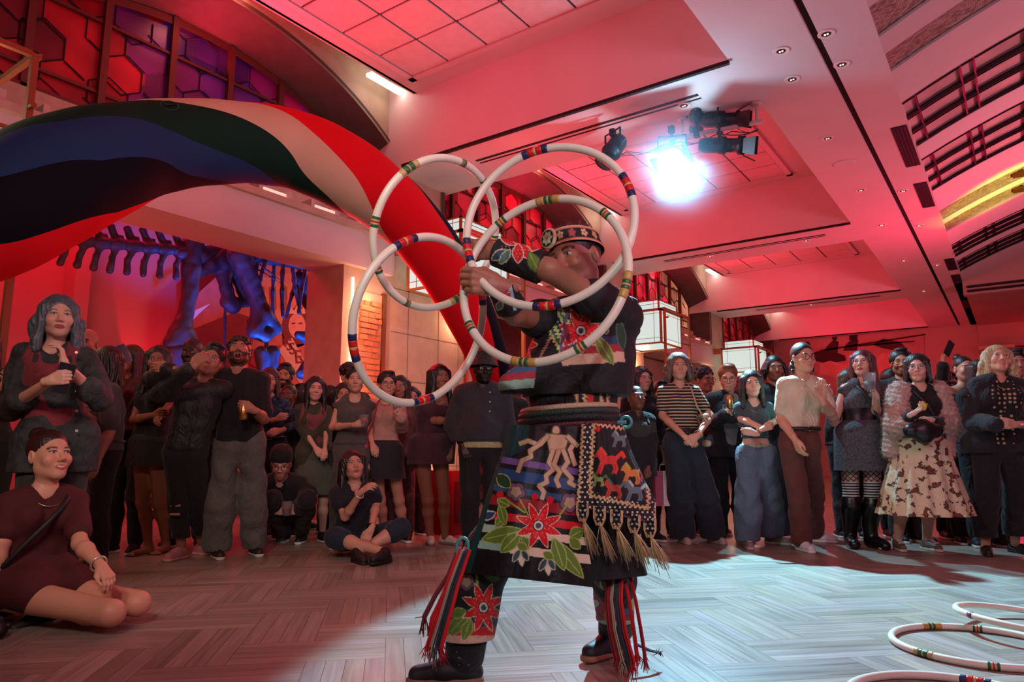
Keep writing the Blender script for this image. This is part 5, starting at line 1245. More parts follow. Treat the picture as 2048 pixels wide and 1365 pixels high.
def buttons(p, n, col='c8c0b0', a=.1, b=.9, q=.1, off=.15):
    m_ = MB()
    for k in range(n):
        c = p['SP'](a + (b - a) * k / (n - 1)) + p['f'] * off * p['s'] + p['r'] * q; m_.lathe([(0, -.006), (.008, -.005), (.008, .003)], c=(0, 0, 0), n=8) if False else m_.tube([c, c + p['f'] * .006], .007, 8)
    o = mesh_obj('buttons', np.array([tuple(v) for v in m_.v]) - p['B'], m_.f, mat('button_' + col, col, .3, metal=.6), None); o.parent = p['root']

# blue-haired woman in the denim jacket
den = wrinkle(mat('denim_dark', '2e3536', .8, noise=.6, nscale=22, bump=.5, bscale=120))
p = person('woman with grey-blue wavy hair in an oversized studded denim jacket, hand at chest', 108, 588, 3.75, 'f', yaw=25, hyaw=38, hp=2, hx=122, skin='pale', hair=('wavy', '44545c', .10, 1.05), wf=.95, res=.008, lips='8c3038',
  arms=(((20, 815, .05), (100, 762, .34), dict(to=(160, 750, .36), n='b', c=.9, th=.6)), ((200, 800, .05), (128, 728, .30), dict(to=(120, 672, .30), n='i', c=.55, t='i'))),
  topw=dict(m=cloth('rosy', '7a2c34'), sl=0, strap=1), jacket=dict(m=den, off=.022, loose=.006, sl=1.3, skirt=.16, gap=.02, amp=.010, fl=.01), bottom=dict(m=cloth('olive_dark', '2c2e28')), shoes='151515')
buttons(p, 5, q=.115, off=.17)
phone('dark phone held upright in the blue-haired woman\'s hand', handpos(p, 0, .07, .02), YAW + .3, roll=.2)
# bearded, bald and profile heads behind her
person('bald man whose head shows behind the denim jacket woman\'s hair', 176, 655, 6.0, 'm', skin='tan', hair=('bald', '20140f'), yaw=10, topw=tee('g1', '1a1a1c', sl=1.9), bottom=dict(m=blackc), res=.014)
p = person('man in grey t-shirt and glasses, standing in profile behind the seated woman', 212, 692, 4.9, 'm', yaw=-55, hyaw=-75, skin='tan', hair=('long', '120c0a', .06), glasses='222222', wf=.98,
  arms=(((190, 850, .1), (168, 826, .35), dict(c=.9)), None), topw=tee('heather', '45423e', sl=.85, hem=.02), bottom=dict(m=blackc), belt=('1a1410',), res=.010)
p = person('woman in the red light holding a phone up before her face', 262, 688, 5.9, 'f', yaw=-5, hyaw=-10, hp=8, skin='fair', hair=('long', '2a0f0a', .16), arms=(((228, 800, .1), (238, 742, .3), dict(to=(240, 715, .3), c=.9)), None), topw=tee('wine', '521018', sl=1.9), bottom=dict(m=blackc), res=.013)
phone('pale phone held up by the woman lit red at the back left', pt(247, 708, 5.55), YAW + .6, roll=-.5)
p = person('barefoot woman in black sleeveless top and short skirt, long black hair, standing', 300, 690, 5.6, 'f', yaw=-20, hyaw=18, hx=318, skin='mid', hair=('long', '0f0a08', .18), wf=.98, H=None,
  arms=(((268, 840, .08), (310, 830, .3), dict(c=.7)), ((350, 800, .1), (322, 828, .28), dict(c=.6))), topw=tee('blk1', '0c0c0e', sl=0, strap=1, hem=.0), bottom=dict(kind='skirt', m=blackc, len=.16, flare=.17, pleat=.01), shoes=None, feet=[(283, 1112), (318, 1108)], res=.010)
strap_bag(p, 'L', '101012', 'black leather shoulder bag with chain worn by the barefoot woman')
p = person('dark-skinned man whose face is half hidden behind the person in tinted glasses', 386, 676, 6.3, 'm', skin='dark', hair=('buzz', '080606'), yaw=5, topw=tee('g2', '141414', sl=1.9), bottom=dict(m=blackc), res=.013, beard=.4)
p = person('person in black shirt and tinted glasses, hand across face, ripped trousers, pink sneakers', 372, 686, 5.2, 'm', yaw=12, hyaw=18, hr=-14, hx=424, hp=6, skin='tan', hair=('short', '0e0a08'), glasses='b090a0', wf=.92,
  arms=(((300, 760, .15), (340, 738, .32), dict(to=(300, 734, .34), c=.4)), ((318, 790, .20), (385, 735, .36), dict(to=(412, 706, .36), c=.5, n='b'))), topw=dict(m=cloth('blk2', '0e0e12', rough=.6), sl=1.9, hem=-.05, v=.08), bottom=dict(m=cloth('blkj', '0b0b0e'), len=1.72, fl=.02, hemz=.16), shoes=('sneaker', 'b06a70', 'c89090'), feet=[(358, 1120), (398, 1112)], toes=(-20, 60), res=.009)
for (x, y) in ((372, 950), (376, 968)):
    k = p['kn'][0] + p['f'] * .075 - np.array([0, 0, (y - 955) / 290]); m_ = MB(); m_.tube([k - p['r'] * .035, k, k + p['r'] * .035], .010, 6); o = mesh_obj('knee_rip', np.array([tuple(v) for v in m_.v]) - p['B'], m_.f, mat('ripskin', 'a3705a', .6), None, True); o.parent = p['root']
p = person('man in black polo and grey jeans shouting with head thrown back, gold can in hand', 478, 672, 5.45, 'm', yaw=8, hyaw=18, hp=27, hx=480, skin='tan', hair=('curly', '0c0807'), beard=.85, mouth=.042, wf=1.08, eyes='1e120c',
  arms=(None, ((528, 838, .05), (505, 820, .30), dict(to=(470, 808, .34), n='b', c=1.0, th=.8))), topw=dict(m=cloth('polo_black', '0b0b0e'), sl=.78, hem=-.02, v=.12, amp=.005), bottom=dict(m=greyj, fl=.045, kfl=.03, off=.018, amp=.009, hemz=.05), shoes=('sneaker', '241a18', 'c8bca8'), feet=[(428, 1118), (505, 1112)], toes=(25, 25), res=.008)
bangle(p, 1, '181818'); can('gold drinks can in the shouting man\'s hand', handpos(p, 1, .07, .02) + np.array([0, 0, -.035]))
person('woman with auburn fringe in dark blue patterned blouse behind the shouting man', 540, 735, 6.75, 'f', yaw=15, skin='fair', hair=('bangs', '3c1410', .08), arms=(((520, 850, .05), (555, 838, .25), {}), ((598, 850, .05), (560, 862, .25), {})), topw=dict(m=blotch('navyprint', '101a2c', '2c405c', 22, .52), sl=1.6, hem=.2), bottom=dict(m=blackc), belt=('141010', .2), res=.010)
person('man with black beard and thick hair at the back left of centre', 571, 727, 7.5, 'm', yaw=5, skin='olive', hair=('short', '0a0706', .1, 1.08), beard=.95, topw=tee('g3', '1a1414', sl=1.9), bottom=dict(m=blackc), res=.012)
person('woman with a bindi and centre-parted hair below the bearded man', 578, 768, 7.1, 'f', yaw=0, hp=4, skin='brown', hair=('bun', '0c0807'), bindi=True, lips='6a1c1c', topw=tee('g4', '14161c', sl=1.9), bottom=dict(m=blackc), res=.012)
person('dark-haired man turned away between the bearded man and the smiling woman', 602, 768, 7.6, 'm', yaw=60, skin='tan', hair=('short', '080606'), topw=tee('g5', '171314', sl=1.9), bottom=dict(m=blackc), res=.014)
person('smiling woman with long black hair in olive jacket over a rose top', 632, 752, 6.6, 'f', yaw=18, hyaw=22, hr=-4, skin='pale', hair=('long', '0b0808', .26), smile=1, wf=.95, arms=(((600, 850, .0), (632, 898, .2), dict(c=.6)), ((655, 850, .0), (650, 900, .2), dict(c=.6))),
  topw=dict(m=cloth('rose', '7a4040'), sl=0, strap=1, hem=.1), jacket=dict(m=cloth('olive_jacket', '3a3a28'), off=.022, skirt=.14, gap=.06), bottom=dict(kind='skirt', m=cloth('sage', '4c5240'), len=.36, flare=.24, pleat=.03, waist=.12), shoes='101010', res=.010)
person('head with dark hair just right of the smiling woman in olive', 660, 772, 7.4, 'f', skin='tan', hair=('short', '0a0807'), yaw=70, topw=tee('g6', '201416', sl=1.9), bottom=dict(m=blackc), res=.014)
person('face in red light behind the woman in the grey jumpsuit', 688, 765, 6.9, 'f', skin='fair', hair=('long', '0d0807', .1), yaw=15, topw=tee('g7', '1a1012', sl=1.9), bottom=dict(m=blackc), res=.014)
person('hair tuft of someone taller behind the grey jumpsuit woman', 700, 728, 7.2, 'm', skin='fair', hair=('curly', '0d0807', .1), yaw=35, topw=tee('g8', '1a1212', sl=1.9), bottom=dict(m=blackc), res=.014)
js = cloth('jumpsuit', '4a4740')
p = person('woman with short black hair in a grey V-neck sleeveless jumpsuit holding a cup', 705, 732, 6.25, 'f', yaw=12, hyaw=12, hx=712, skin='fair', hair=('short', '0d0908', .1, 1.05), wf=1.02, arms=(((665, 855, .05), (712, 850, .28), dict(to=(732, 846, .3), c=.8)), ((735, 850, -.05), (745, 890, .05), {})),
  topw=dict(m=js, sl=0, strap=1, v=.3, hem=.12), bottom=dict(m=js, fl=.05, kfl=.03, waist=.24), shoes='181414', res=.009)
cup('plastic cup held by the woman in the grey jumpsuit', handpos(p, 0, .07, .02) - np.array([0, 0, .03]), col='a05048')
p = person('person in pink blouse and dark skirt with glasses, behind the lowest hoop', 768, 742, 6.35, 'f', yaw=8, hyaw=20, hx=775, skin='fair', hair=('short', '1c100c', .1, 1.06), glasses='2a2020', wf=1.0, arms=(((728, 860, .0), (730, 920, .12), dict(to=(733, 940, .14), c=.7)), ((805, 855, .05), (802, 832, .3), dict(to=(790, 818, .34), c=.9))),
  topw=dict(m=cloth('pink_blouse', 'b08072'), sl=1.9, hem=.18, loose=.012, amp=.005), bottom=dict(kind='skirt', m=cloth('charcoal_skirt', '1e1c1e'), len=.22, flare=.20, pleat=.012, waist=.24), shoes='101010', necklace=('c0a060', .02), res=.009, feet=[(768, 1085), (808, 1085)])
cup('plastic cup of pink drink raised by the person in the pink blouse', handpos(p, 1, .06, .02) - np.array([0, 0, .02]), col='b0706a')
phone('phone hanging in the lowered hand of the pink blouse person', handpos(p, 0, .09, .01), YAW + .4, roll=.4)
strap_bag(p, 'L', '9a1c20', 'red leather strap bag on the pink blouse person\'s shoulder', size=(.16, .12, .06), drop=.26)
person('grinning woman with round glasses and mauve striped jacket', 801, 750, 6.85, 'f', yaw=-5, hr=4, skin='tan', hair=('long', '0f0a08', .08), glasses='c0b090', smile=1, jacket=dict(m=striped('mauve', '5c3038', '6e4248', 40, 0), off=.02, skirt=.06, gap=.05), topw=tee('g9', '6a3c3c', sl=0), bottom=dict(m=cloth('maroonp', '3c1c22')), res=.011)
person('woman in pink top half hidden left of the burgundy dress', 824, 772, 7.2, 'f', yaw=15, skin='fair', hair=('long', '150c0a', .2), topw=tee('ppink', 'b07078', sl=1.7), bottom=dict(m=blackc), res=.012)
p = person('woman in burgundy off-shoulder mini dress and white sandals, hand on the hatted man\'s arm', 862, 727, 6.2, 'f', yaw=28, hyaw=32, hx=880, skin='mid', hair=('long', '090605', .2), wf=1.12, arms=(((868, 842, .1), (908, 842, .2), dict(to=(925, 825, .2), c=.5, n='b')), ((905, 860, -.05), (900, 902, .05), dict(c=.6))),
  topw=dict(m=cloth('burgundy', '3a1622'), sl=.4, off_shoulder=1, hem=.0), bottom=dict(kind='skirt', m=cloth('burgundy', '3a1622'), len=.12, flare=.16, pleat=.008, waist=.3, off=.02), shoes=('sandal', 'c0b0a4', '80685c'), feet=[(865, 1090), (895, 1090)], res=.009)
bangle(p, 0, 'd89a60')
p = person('large man in bucket hat, sunglasses and dark denim overshirt', 963, 708, 5.95, 'm', yaw=6, hyaw=12, hx=967, skin='dark', hair=('buzz', '060505'), glasses='0a0a0a', hat=('bucket', '1e1a18'), wf=1.18, beard=.9, arms=(((905, 850, -.02), (925, 892, .1), dict(to=(940, 925, .14), c=.35)), ((1015, 850, 0), (1015, 900, .1), {})),
  topw=dict(m=cloth('cream_tee', 'b0a070'), sl=.6, hem=-.02), jacket=dict(m=cloth('overshirt', '24262b', bump=.5), off=.034, hem=.08, gap=0, fl=.012), bottom=dict(m=cloth('black_trousers', '0b0b0d')), res=.009)
buttons(p, 6, '606060', q=.05, off=.185)
person('shadowy head right of the man in the bucket hat', 1012, 738, 6.5, 'm', skin='brown', hair=('buzz', '080606'), topw=tee('g10', '141214', sl=1.9), bottom=dict(m=blackc), res=.014)
# seated and crouching figures
def sit(label, root_px, dh, head_px, yaw, hips_z, knees, ankles, **k):
    base = gp(root_px, dh)
    pelv = base + np.array([0, 0, hips_z]); hpz = pt(*head_px)
    return person(label, root_px, 0, dh, yaw=yaw, headpos=hpz, pelvis=pelv, knees=knees, ankles=ankles, **k)
mar = mat('cloth_maroon', '420c10', .85, bump=.25, bscale=120, noise=.12, nscale=14)
kn = [pt(226, 1190, 3.28), pt(278, 1178, 3.48)]; an = [pt(95, 1225, 3.56), pt(150, 1190, 3.84)]
for v in kn: v[2] = .10
an[0][2] = .06; an[1][2] = .06
base = gp(95, 3.35)
p = sit('smiling woman in maroon dress sitting on the floor at the left edge, legs folded', 75, 3.55, (99, 912, 3.56), 48, .20, kn, an, sex='f', H=1.70, hyaw=62, hp=10, skin='fair', hair=('bun', '2a1410'), wf=1.10, res=.007, smile=.9, shoes='141012', lips='a04840', hs=1.06,
  arms=(((5, 1085, .15), (-30, 1200, .2), {}), ((160, 1088, .10), (203, 1134, .24), dict(to=(234, 1180, .30), n='d', c=.6, t='i'))), topw=dict(m=mar, sl=.72, hem=-.02, off=.014), necklace=('c0a880', .05))
bangle(p, 1, 'c8c0a8'); crossbody(p, '121014', -1)
pel = p['pel']; kk = p['kn']; hipm = [pel + p['r'] * q * .085 for q in (-1, 1)]
p['garment']('skirt', [cap(hipm[i], hipm[i] * .70 + kk[i] * .30, .115, .104, .05) for i in (0, 1)] + [cap(hipm[0], hipm[1], .13, None, .05), cap(pel - p['f'] * .05, pel + np.array([0, 0, .08]), .135, .12, .05)], mar, [(np.array([0, 0, .006]), np.array([0, 0, -1.0]))], .004)
bg = empty('handbag'); tag(bg, 'black crossbody bag lying on the floor beside the seated woman in maroon', 'bag')
v, ff = sdf_mesh([cap((-.10, 0, .06), (.10, 0, .06), .055, None, .03), cap((-.09, 0, .13), (.09, 0, .13), .035, None, .03)], .008); mesh_obj('bag_body', v, ff, mat('bag_black', '0d0d0f', .4), bg, True)
MB().tube([(-.09, -.045, .12), (0, -.056, .11), (.09, -.045, .12)], .004, 6).obj('zip', mat('gold', 'c9a860', .3, metal=.9), bg); bg.scale = (.62, .62, .62); bg.location = tuple(gp(2, 3.2)); bg.rotation_euler = (0, 0, YAW + .5)
# crouching man
kn = [pt(545, 1000, 5.95), pt(615, 1000, 5.95)]; kn[0][2] = kn[1][2] = .42
an = [ground(568, 1085), ground(602, 1085)]; an = [a + np.array([0, 0, .075]) for a in an]
p = sit('crouching man with beanie, glasses and grey beard, cup held in both hands', 575, 6.5, (562, 928, 6.15), 8, .30, kn, an, sex='m', H=1.72, hyaw=14, hp=-18, skin='fair', hair=('buzz', '555050'), glasses='0c0c0c', hat=('beanie', '141214'), beard=.55, wf=1.0, res=.009, shoes=('sneaker', '16161a', 'b0b8a8'),
  arms=(((525, 985, .25), (545, 1022, .45), dict(to=(575, 1022, .5), n='r', c=.9)), ((615, 985, .25), (598, 1022, .45), dict(to=(572, 1022, .5), n='l', c=.9))), topw=dict(m=blackc, sl=1.9, hem=.0, off=.018), jacket=dict(m=cloth('black_coat', '111114'), off=.03, hem=.0, gap=.03), bottom=dict(m=blackc))
cup('clear cup held in the crouching man\'s two hands', pt(573, 1032, 5.93), s=1.1, col='803830'); bangle(p, 1, 'b8b0a0')
# cross-legged woman
kn = [pt(672, 1062, 5.55), pt(800, 1040, 5.6)]; kn[0][2] = .16; kn[1][2] = .22; an = [pt(770, 1085, 5.35), pt(715, 1085, 5.42)]; an[0][2] = .08; an[1][2] = .07
p = sit('woman in dark blue lace-shouldered dress sitting cross-legged on the floor, looking up', 712, 5.85, (707, 932, 5.72), 14, .16, kn, an, sex='f', H=1.68, hyaw=22, hp=16, hr=6, skin='fair', hair=('long', '1c0f0b', .16), wf=.98, res=.009, smile=.6, shoes=('shoe', '16100f', '16100f'), lips='9a3838',
  arms=(((690, 1035, .22), (722, 985, .38), dict(to=(748, 965, .42), c=.5, n='r')), ((752, 1010, .1), (742, 1060, .42), dict(to=(730, 1085, .44), c=.6))), topw=dict(m=cloth('lace_black', '161620'), sl=.4, hem=.05), bottom=dict(m=cloth('teal_dress', '0c2230'), len=1.15, off=.02))
bangle(p, 1, '141414'); bangle(p, 0, 'd8c8c0')

person('person mostly cut off by the left edge of the picture, dark clothes, hand raised', -34, 650, 4.3, 'f', skin='fair', hair=('long', '241410', .1), yaw=20, arms=(None, ((-22, 800, .1), (-6, 782, .3), dict(to=(6, 768, .3), c=.5, n='i'))), topw=tee('edge', '151416', sl=1.9), bottom=dict(m=blackc), res=.012)
# ------------------------------------------------------------------ crowd, right half
p = person('woman with long straight hair and clear glasses behind the short-haired woman', 1283, 732, 6.7, 'f', yaw=12, hyaw=22, skin='pale', hair=('long', '22100e', .2), glasses='c8b8a8', topw=tee('r1', '141214', sl=1.9), bottom=dict(m=blackc), res=.012)
p = person('short woman in olive top and black cardigan with hair tied back, looking up', 1272, 770, 6.15, 'f', yaw=10, hp=10, skin='brown', hair=('bun', '100a08'), wf=.95, arms=(((1245, 880, 0), (1252, 935, .1), {}), ((1302, 880, 0), (1298, 935, .1), {})), topw=dict(m=cloth('olive_top', '2e3028'), sl=.5, hem=0), jacket=dict(m=cloth('black_cardigan', '0e0e12'), off=.028, skirt=.12, gap=.07), bottom=dict(m=blackc), res=.011)
person('forehead of a person hidden behind the striped t-shirt woman', 1322, 762, 7.0, 'm', skin='tan', hair=('short', '0c0807'), topw=tee('r2', '241416', sl=1.9), bottom=dict(m=blackc), res=.014)
p = person('short grey-haired woman in black and cream striped t-shirt and wide navy trousers, hands folded', 1368, 704, 6.2, 'f', yaw=4, hyaw=-2, hx=1356, skin='fair', hair=('wavy', '5a4c42', .015, 1.1), wf=1.0, res=.008,
  arms=(((1325, 832, -.02), (1372, 876, .26), dict(to=(1390, 890, .28), c=.6, n='b')), ((1420, 832, -.02), (1395, 872, .27), dict(to=(1375, 890, .29), c=.5, n='b'))), topw=dict(m=striped('breton', '14120f', 'b8a184', 36, 2, duty=.42), sl=.62, hem=.16, amp=.004), bottom=dict(m=cloth('navy_wide', '1b222c'), fl=.075, kfl=.045, off=.016, amp=.008, waist=.24, hemz=.04), belt=('141010', .22), shoes=('sneaker', 'b0a490', 'b0a490'), feet=[(1370, 1088), (1432, 1088)], necklace=('c0a060', .03), toes=(0, 15))
bangle(p, 1, 'c0b090')
strap_bag(p, 'R', 'a89c80', 'cream canvas tote on the shoulder of the striped t-shirt woman', size=(.24, .30, .06), drop=.22)
p = person('man with glasses in red floral shirt behind the tote bag', 1408, 735, 7.2, 'm', yaw=20, hyaw=25, skin='tan', hair=('curly', '0d0908'), glasses='302020', topw=dict(m=blotch('redfloral', '7c2c34', 'c08078', 24, .5, '4a1a24'), sl=.95, hem=-.02, loose=.02), bottom=dict(m=cloth('r_dark', '14141c'), fl=.05), arms=(None, ((1438, 850, 0), (1425, 895, .2), {})), shoes=('sneaker', '8c4048'), res=.010)
p = person('blond man with glasses looking down at the gold can in his hands', 1455, 728, 6.75, 'm', yaw=0, hyaw=-15, hp=-14, skin='pale', hair=('short', '7a4a2c'), glasses='141210', wf=1.0, arms=(((1432, 848, 0), (1450, 832, .3), dict(to=(1460, 812, .32), c=1.0, n='r')), ((1488, 850, 0), (1466, 838, .3), dict(to=(1456, 820, .32), c=.9, n='l'))), topw=dict(m=cloth('grey_tee', '77777c'), sl=.5, hem=-.02), jacket=dict(m=cloth('dark_shirt', '17171b'), off=.028, skirt=.1, gap=.07), bottom=dict(m=cloth('r_dark', '14141c')), res=.010)
can('gold can between the blond man\'s hands', pt(1461, 805, 6.4), 'c09a60')
p = person('young woman with long dark hair in grey cropped t-shirt and loose jeans, arms crossed', 1512, 740, 6.05, 'f', yaw=-6, hyaw=-10, hr=4, hx=1502, skin='pale', hair=('long', '10100f', .12, 1.0), wf=.95, smile=.3, res=.0085, arms=(((1482, 838, 0), (1528, 858, .26), dict(to=(1550, 850, .24), c=.4, n='b')), ((1552, 842, 0), (1510, 868, .22), dict(to=(1492, 864, .22), c=.5, n='b'))),
  topw=dict(m=cloth('crop_grey', '39454a'), sl=.5, hem=.30, amp=.003), bottom=dict(m=cloth('loose_denim', '556274', bump=.5), fl=.06, kfl=.045, off=.022, amp=.011, waist=.16, hemz=.06), belt=('8a8678', .16), shoes=('sneaker', '8a7c74', 'b8b4ac'), feet=[(1500, 1098), (1548, 1090)], necklace=('d07060', .09), toes=(-5, 45))
p = person('man with dark locs in black t-shirt and blue jeans behind the crossed-arms woman', 1555, 710, 6.8, 'm', yaw=-8, hx=1548, skin='mid', hair=('locs', '0c0a0a', .05), beard=.3, topw=dict(m=cloth('blk_tee', '121216'), sl=.7, hem=-.03, loose=.015), bottom=dict(m=cloth('slate_denim', '2b3848'), fl=.07, kfl=.05, off=.02), shoes=('sneaker', '8a9a80', 'a8c090'), feet=[(1560, 1080), (1600, 1078)], necklace=('101010', .0), res=.010)
p = person('man with wet curly hair and glasses in cream polo and brown trousers, left hand raised', 1600, 684, 5.8, 'm', yaw=14, hyaw=8, hx=1604, skin='fair', hair=('slick', '14100e', .0), glasses='1c1614', smile=.4, wf=1.0, res=.0075, mouth=0,
  arms=(((1562, 838, .0), (1590, 880, .15), dict(to=(1600, 905, .18), c=.4, n='i')), ((1665, 832, .05), (1645, 800, .3), dict(to=(1634, 765, .34), c=.15, n='f', sp=.16, t='u'))), topw=dict(m=cloth('cream_polo', 'c4b59a'), sl=.72, hem=.15, v=.14, off=.016, amp=.005), bottom=dict(m=cloth('rust_trousers', '5a2c22'), fl=.03, kfl=.015, off=.014, waist=.22), belt=('1c1410', .19), shoes=('sneaker', 'c8ccd0', 'd8d8d4'), feet=[(1614, 1104), (1640, 1086)], toes=(-10, 40))
sc = p
P = [p['SP'](.98) + p['f'] * .06 + p['r'] * q * .03 for q in (-1, 1)]
p['garment']('collar', [cap(p['SP'](1.0) + p['r'] * q * .045 - p['f'] * .02, p['SP'](.94) + p['r'] * q * .045 + p['f'] * .085, .014, .012, .01) for q in (-1, 1)], cloth('cream_polo', 'c4b59a'), (), 0)
person('person with long brown hair whose back of head shows left of the choker woman', 1694, 738, 6.9, 'f', yaw=160, skin='fair', hair=('long', '4a2c20', .14), topw=tee('r5', '1c1416', sl=1.9), bottom=dict(m=blackc), res=.014)
gd = mat('cloth_marl', '4a4b4e', .9, noise=.5, nscale=60, bump=.3)
p = person('woman in grey marl mini dress, fishnets, striped stockings and black boots, cup raised', 1722, 698, 6.1, 'f', yaw=-6, hyaw=-38, hp=8, hx=1722, skin='pale', hair=('long', '4a1820', .16, 1.02), glasses='b88890', lips='8c3038', wf=1.15, res=.008,
  arms=(((1668, 845, .0), (1656, 800, .25), dict(to=(1650, 775, .28), c=.3, n='f', sp=.1)), ((1752, 832, .05), (1752, 790, .30), dict(to=(1745, 772, .34), n='l', c=.9))), topw=dict(m=gd, sl=0, strap=1, hem=.1), bottom=dict(kind='skirt', m=gd, len=.23, flare=.21, pleat=.01, waist=.36, off=.016), shoes=None, feet=[(1708, 1096), (1748, 1098)], toes=(-10, 20), necklace=('100c10', .0))
c_ = p; hipz = p['pel'][2]
fish = mat('fishnet', 'c08d78', .6); nt = fish.node_tree; tc = nt.nodes.new('ShaderNodeTexCoord'); mp = nt.nodes.new('ShaderNodeMapping'); mp.inputs['Rotation'].default_value = (0, math.radians(45), 0); mp.inputs['Scale'].default_value = (34, 34, 34)
bt = nt.nodes.new('ShaderNodeTexBrick'); bt.offset = 0; bt.inputs['Color1'].default_value = (.42, .26, .21, 1); bt.inputs['Color2'].default_value = (.42, .26, .21, 1); bt.inputs['Mortar'].default_value = (.015, .012, .015, 1); bt.inputs['Scale'].default_value = 1; bt.inputs['Mortar Size'].default_value = .12; bt.inputs['Brick Width'].default_value = 1; bt.inputs['Row Height'].default_value = 1
sx = nt.nodes.new('ShaderNodeSeparateXYZ'); cx = nt.nodes.new('ShaderNodeCombineXYZ'); nt.links.new(tc.outputs['Object'], mp.inputs[0]); nt.links.new(mp.outputs[0], sx.inputs[0]); nt.links.new(sx.outputs[0], cx.inputs[0]); nt.links.new(sx.outputs[2], cx.inputs[1]); nt.links.new(cx.outputs[0], bt.inputs[0]); nt.links.new(bt.outputs[0], nt.nodes['Principled BSDF'].inputs['Base Color'])
L2 = p['leg'](0, .003) + p['leg'](1, .003)
p['garment']('fishnet_tights', L2, fish, [(np.array([0, 0, hipz - .05]), np.array([0, 0, 1.0])), (np.array([0, 0, .52]), np.array([0, 0, -1.0]))], 0)
p['garment']('striped_stockings', p['leg'](0, .007) + p['leg'](1, .007), striped('socks', '0e0e10', 'b8bcb8', 44, 2, duty=.5), [(np.array([0, 0, .56]), np.array([0, 0, 1.0])), (np.array([0, 0, .36]), np.array([0, 0, -1.0]))], 0)
for i in (0, 1):
    t0, td = p['ft'][i], p['tdir'][i]; g0 = t0 - np.array([0, 0, t0[2]]); U_ = np.array([0, 0, 1.0])
    p['garment']('boot', [cap(g0 + U_ * .05, g0 + td * .07 + U_ * .05, .045, .045, .02), cap(g0 + td * .07 + U_ * .045, g0 + td * .17 + U_ * .035, .052, .044, .02), cap(g0 + U_ * .05, g0 + U_ * .2 + td * .0, .046, .048, .03)] + [cap(g0 + U_ * .2, p['kn'][i] - U_ * .06, .052, .076, .03)] + p['leg'](i, .016)[1:], mat('boot_leather', '0b0b0d', .3, bump=.1), [(np.array([0, 0, .43]), U_), (np.array([0, 0, .0]), -U_)], .004)
p['garment']('corset_belt', p['torso'](.028), mat('corset', '0e0c0e', .4), [(p['SP'](.56), np.array([0, 0, 1.0])), (p['SP'](.26), np.array([0, 0, -1.0]))], .002)
crossbody(p, '1c2428', 1)
cup('large clear plastic cup raised by the woman with the choker', pt(1740, 780, 5.76), s=1.35, col='8a9aa0')
p = person('tall man with black hair and round glasses behind the woman in the fluffy cardigan', 1806, 697, 6.6, 'm', yaw=-15, hyaw=-25, hx=1800, skin='olive', hair=('short', '0a0808', .1, 1.1), glasses='a08060', beard=.5, topw=tee('r6', '14161c', sl=1.9), bottom=dict(m=blackc), res=.011)
person('man lit red between the choker woman and the tall man', 1782, 737, 7.0, 'm', yaw=5, hyaw=15, smile=.8, skin='tan', hair=('short', '0c0807'), topw=tee('r7', '281418', sl=1.9), bottom=dict(m=blackc), res=.013)
person('grinning woman with dark hair at the fluffy cardigan woman\'s shoulder', 1797, 752, 6.65, 'f', yaw=15, smile=1, skin='brown', hair=('long', '0a0807', .1), topw=tee('r8', '14363c', sl=1.9), bottom=dict(m=blackc), res=.012)
skm = blotch('toile', 'cbbb9a', '2a211a', 17, .565, '7a3c28')
p = person('woman with dark bob and glasses in pink fluffy cardigan and pleated printed skirt', 1838, 706, 5.75, 'f', yaw=-6, hyaw=-32, hp=2, hx=1832, skin='pale', hair=('bob', '14100e', .03, 1.08), glasses='8890a0', wf=1.2, res=.008,
  arms=(((1800, 850, .08), (1826, 828, .34), dict(to=(1845, 818, .36), c=.7, n='u')), ((1892, 850, .05), (1862, 842, .30), dict(to=(1838, 848, .33), c=.5, n='b'))), topw=dict(m=cloth('black_top', '0e0e10'), sl=1.9, hem=.2), bottom=dict(kind='skirt', m=skm, len=.52, flare=.34, pleat=.075, np=15, waist=.28), shoes=('sneaker', '54483c', 'b8a898'), feet=[(1803, 1102), (1862, 1102)], toes=(-8, 12))
rngf = np.random.default_rng(2)
fl = cloth('fluffy', 'b59a8c')
def fuzz(X, Y, Z): return .006 * np.sin(95 * X + 3 * np.sin(70 * Z)) * np.sin(88 * Y + 60 * Z) + .004 * np.sin(150 * Z + 40 * X)
A = []
for i, q in enumerate((-1, 1)):
    A += [cap(p['sh'][i] + p['U'] * .02, p['el'][i] + p['r'] * q * .02, .085, .095, .04), cap(p['el'][i] + p['r'] * q * .02, p['el'][i] * .5 + p['wr'][i] * .5 - p['U'] * .02, .085, .06, .04), cap(p['sh'][i] - p['f'] * .04, p['pel'] + p['r'] * q * .20 - p['U'] * .02, .085, .075, .06), cap(p['SP'](.95) - p['f'] * .06, p['sh'][i], .06, .07, .04)]
p['garment']('fluffy_cardigan', A + [cap(p['SP'](1.05) + p['f'] * .16, p['SP'](-.5) + p['f'] * .22, .10, .11, .01, '-')], fl, (), 0, rs=.007, nzf=fuzz)
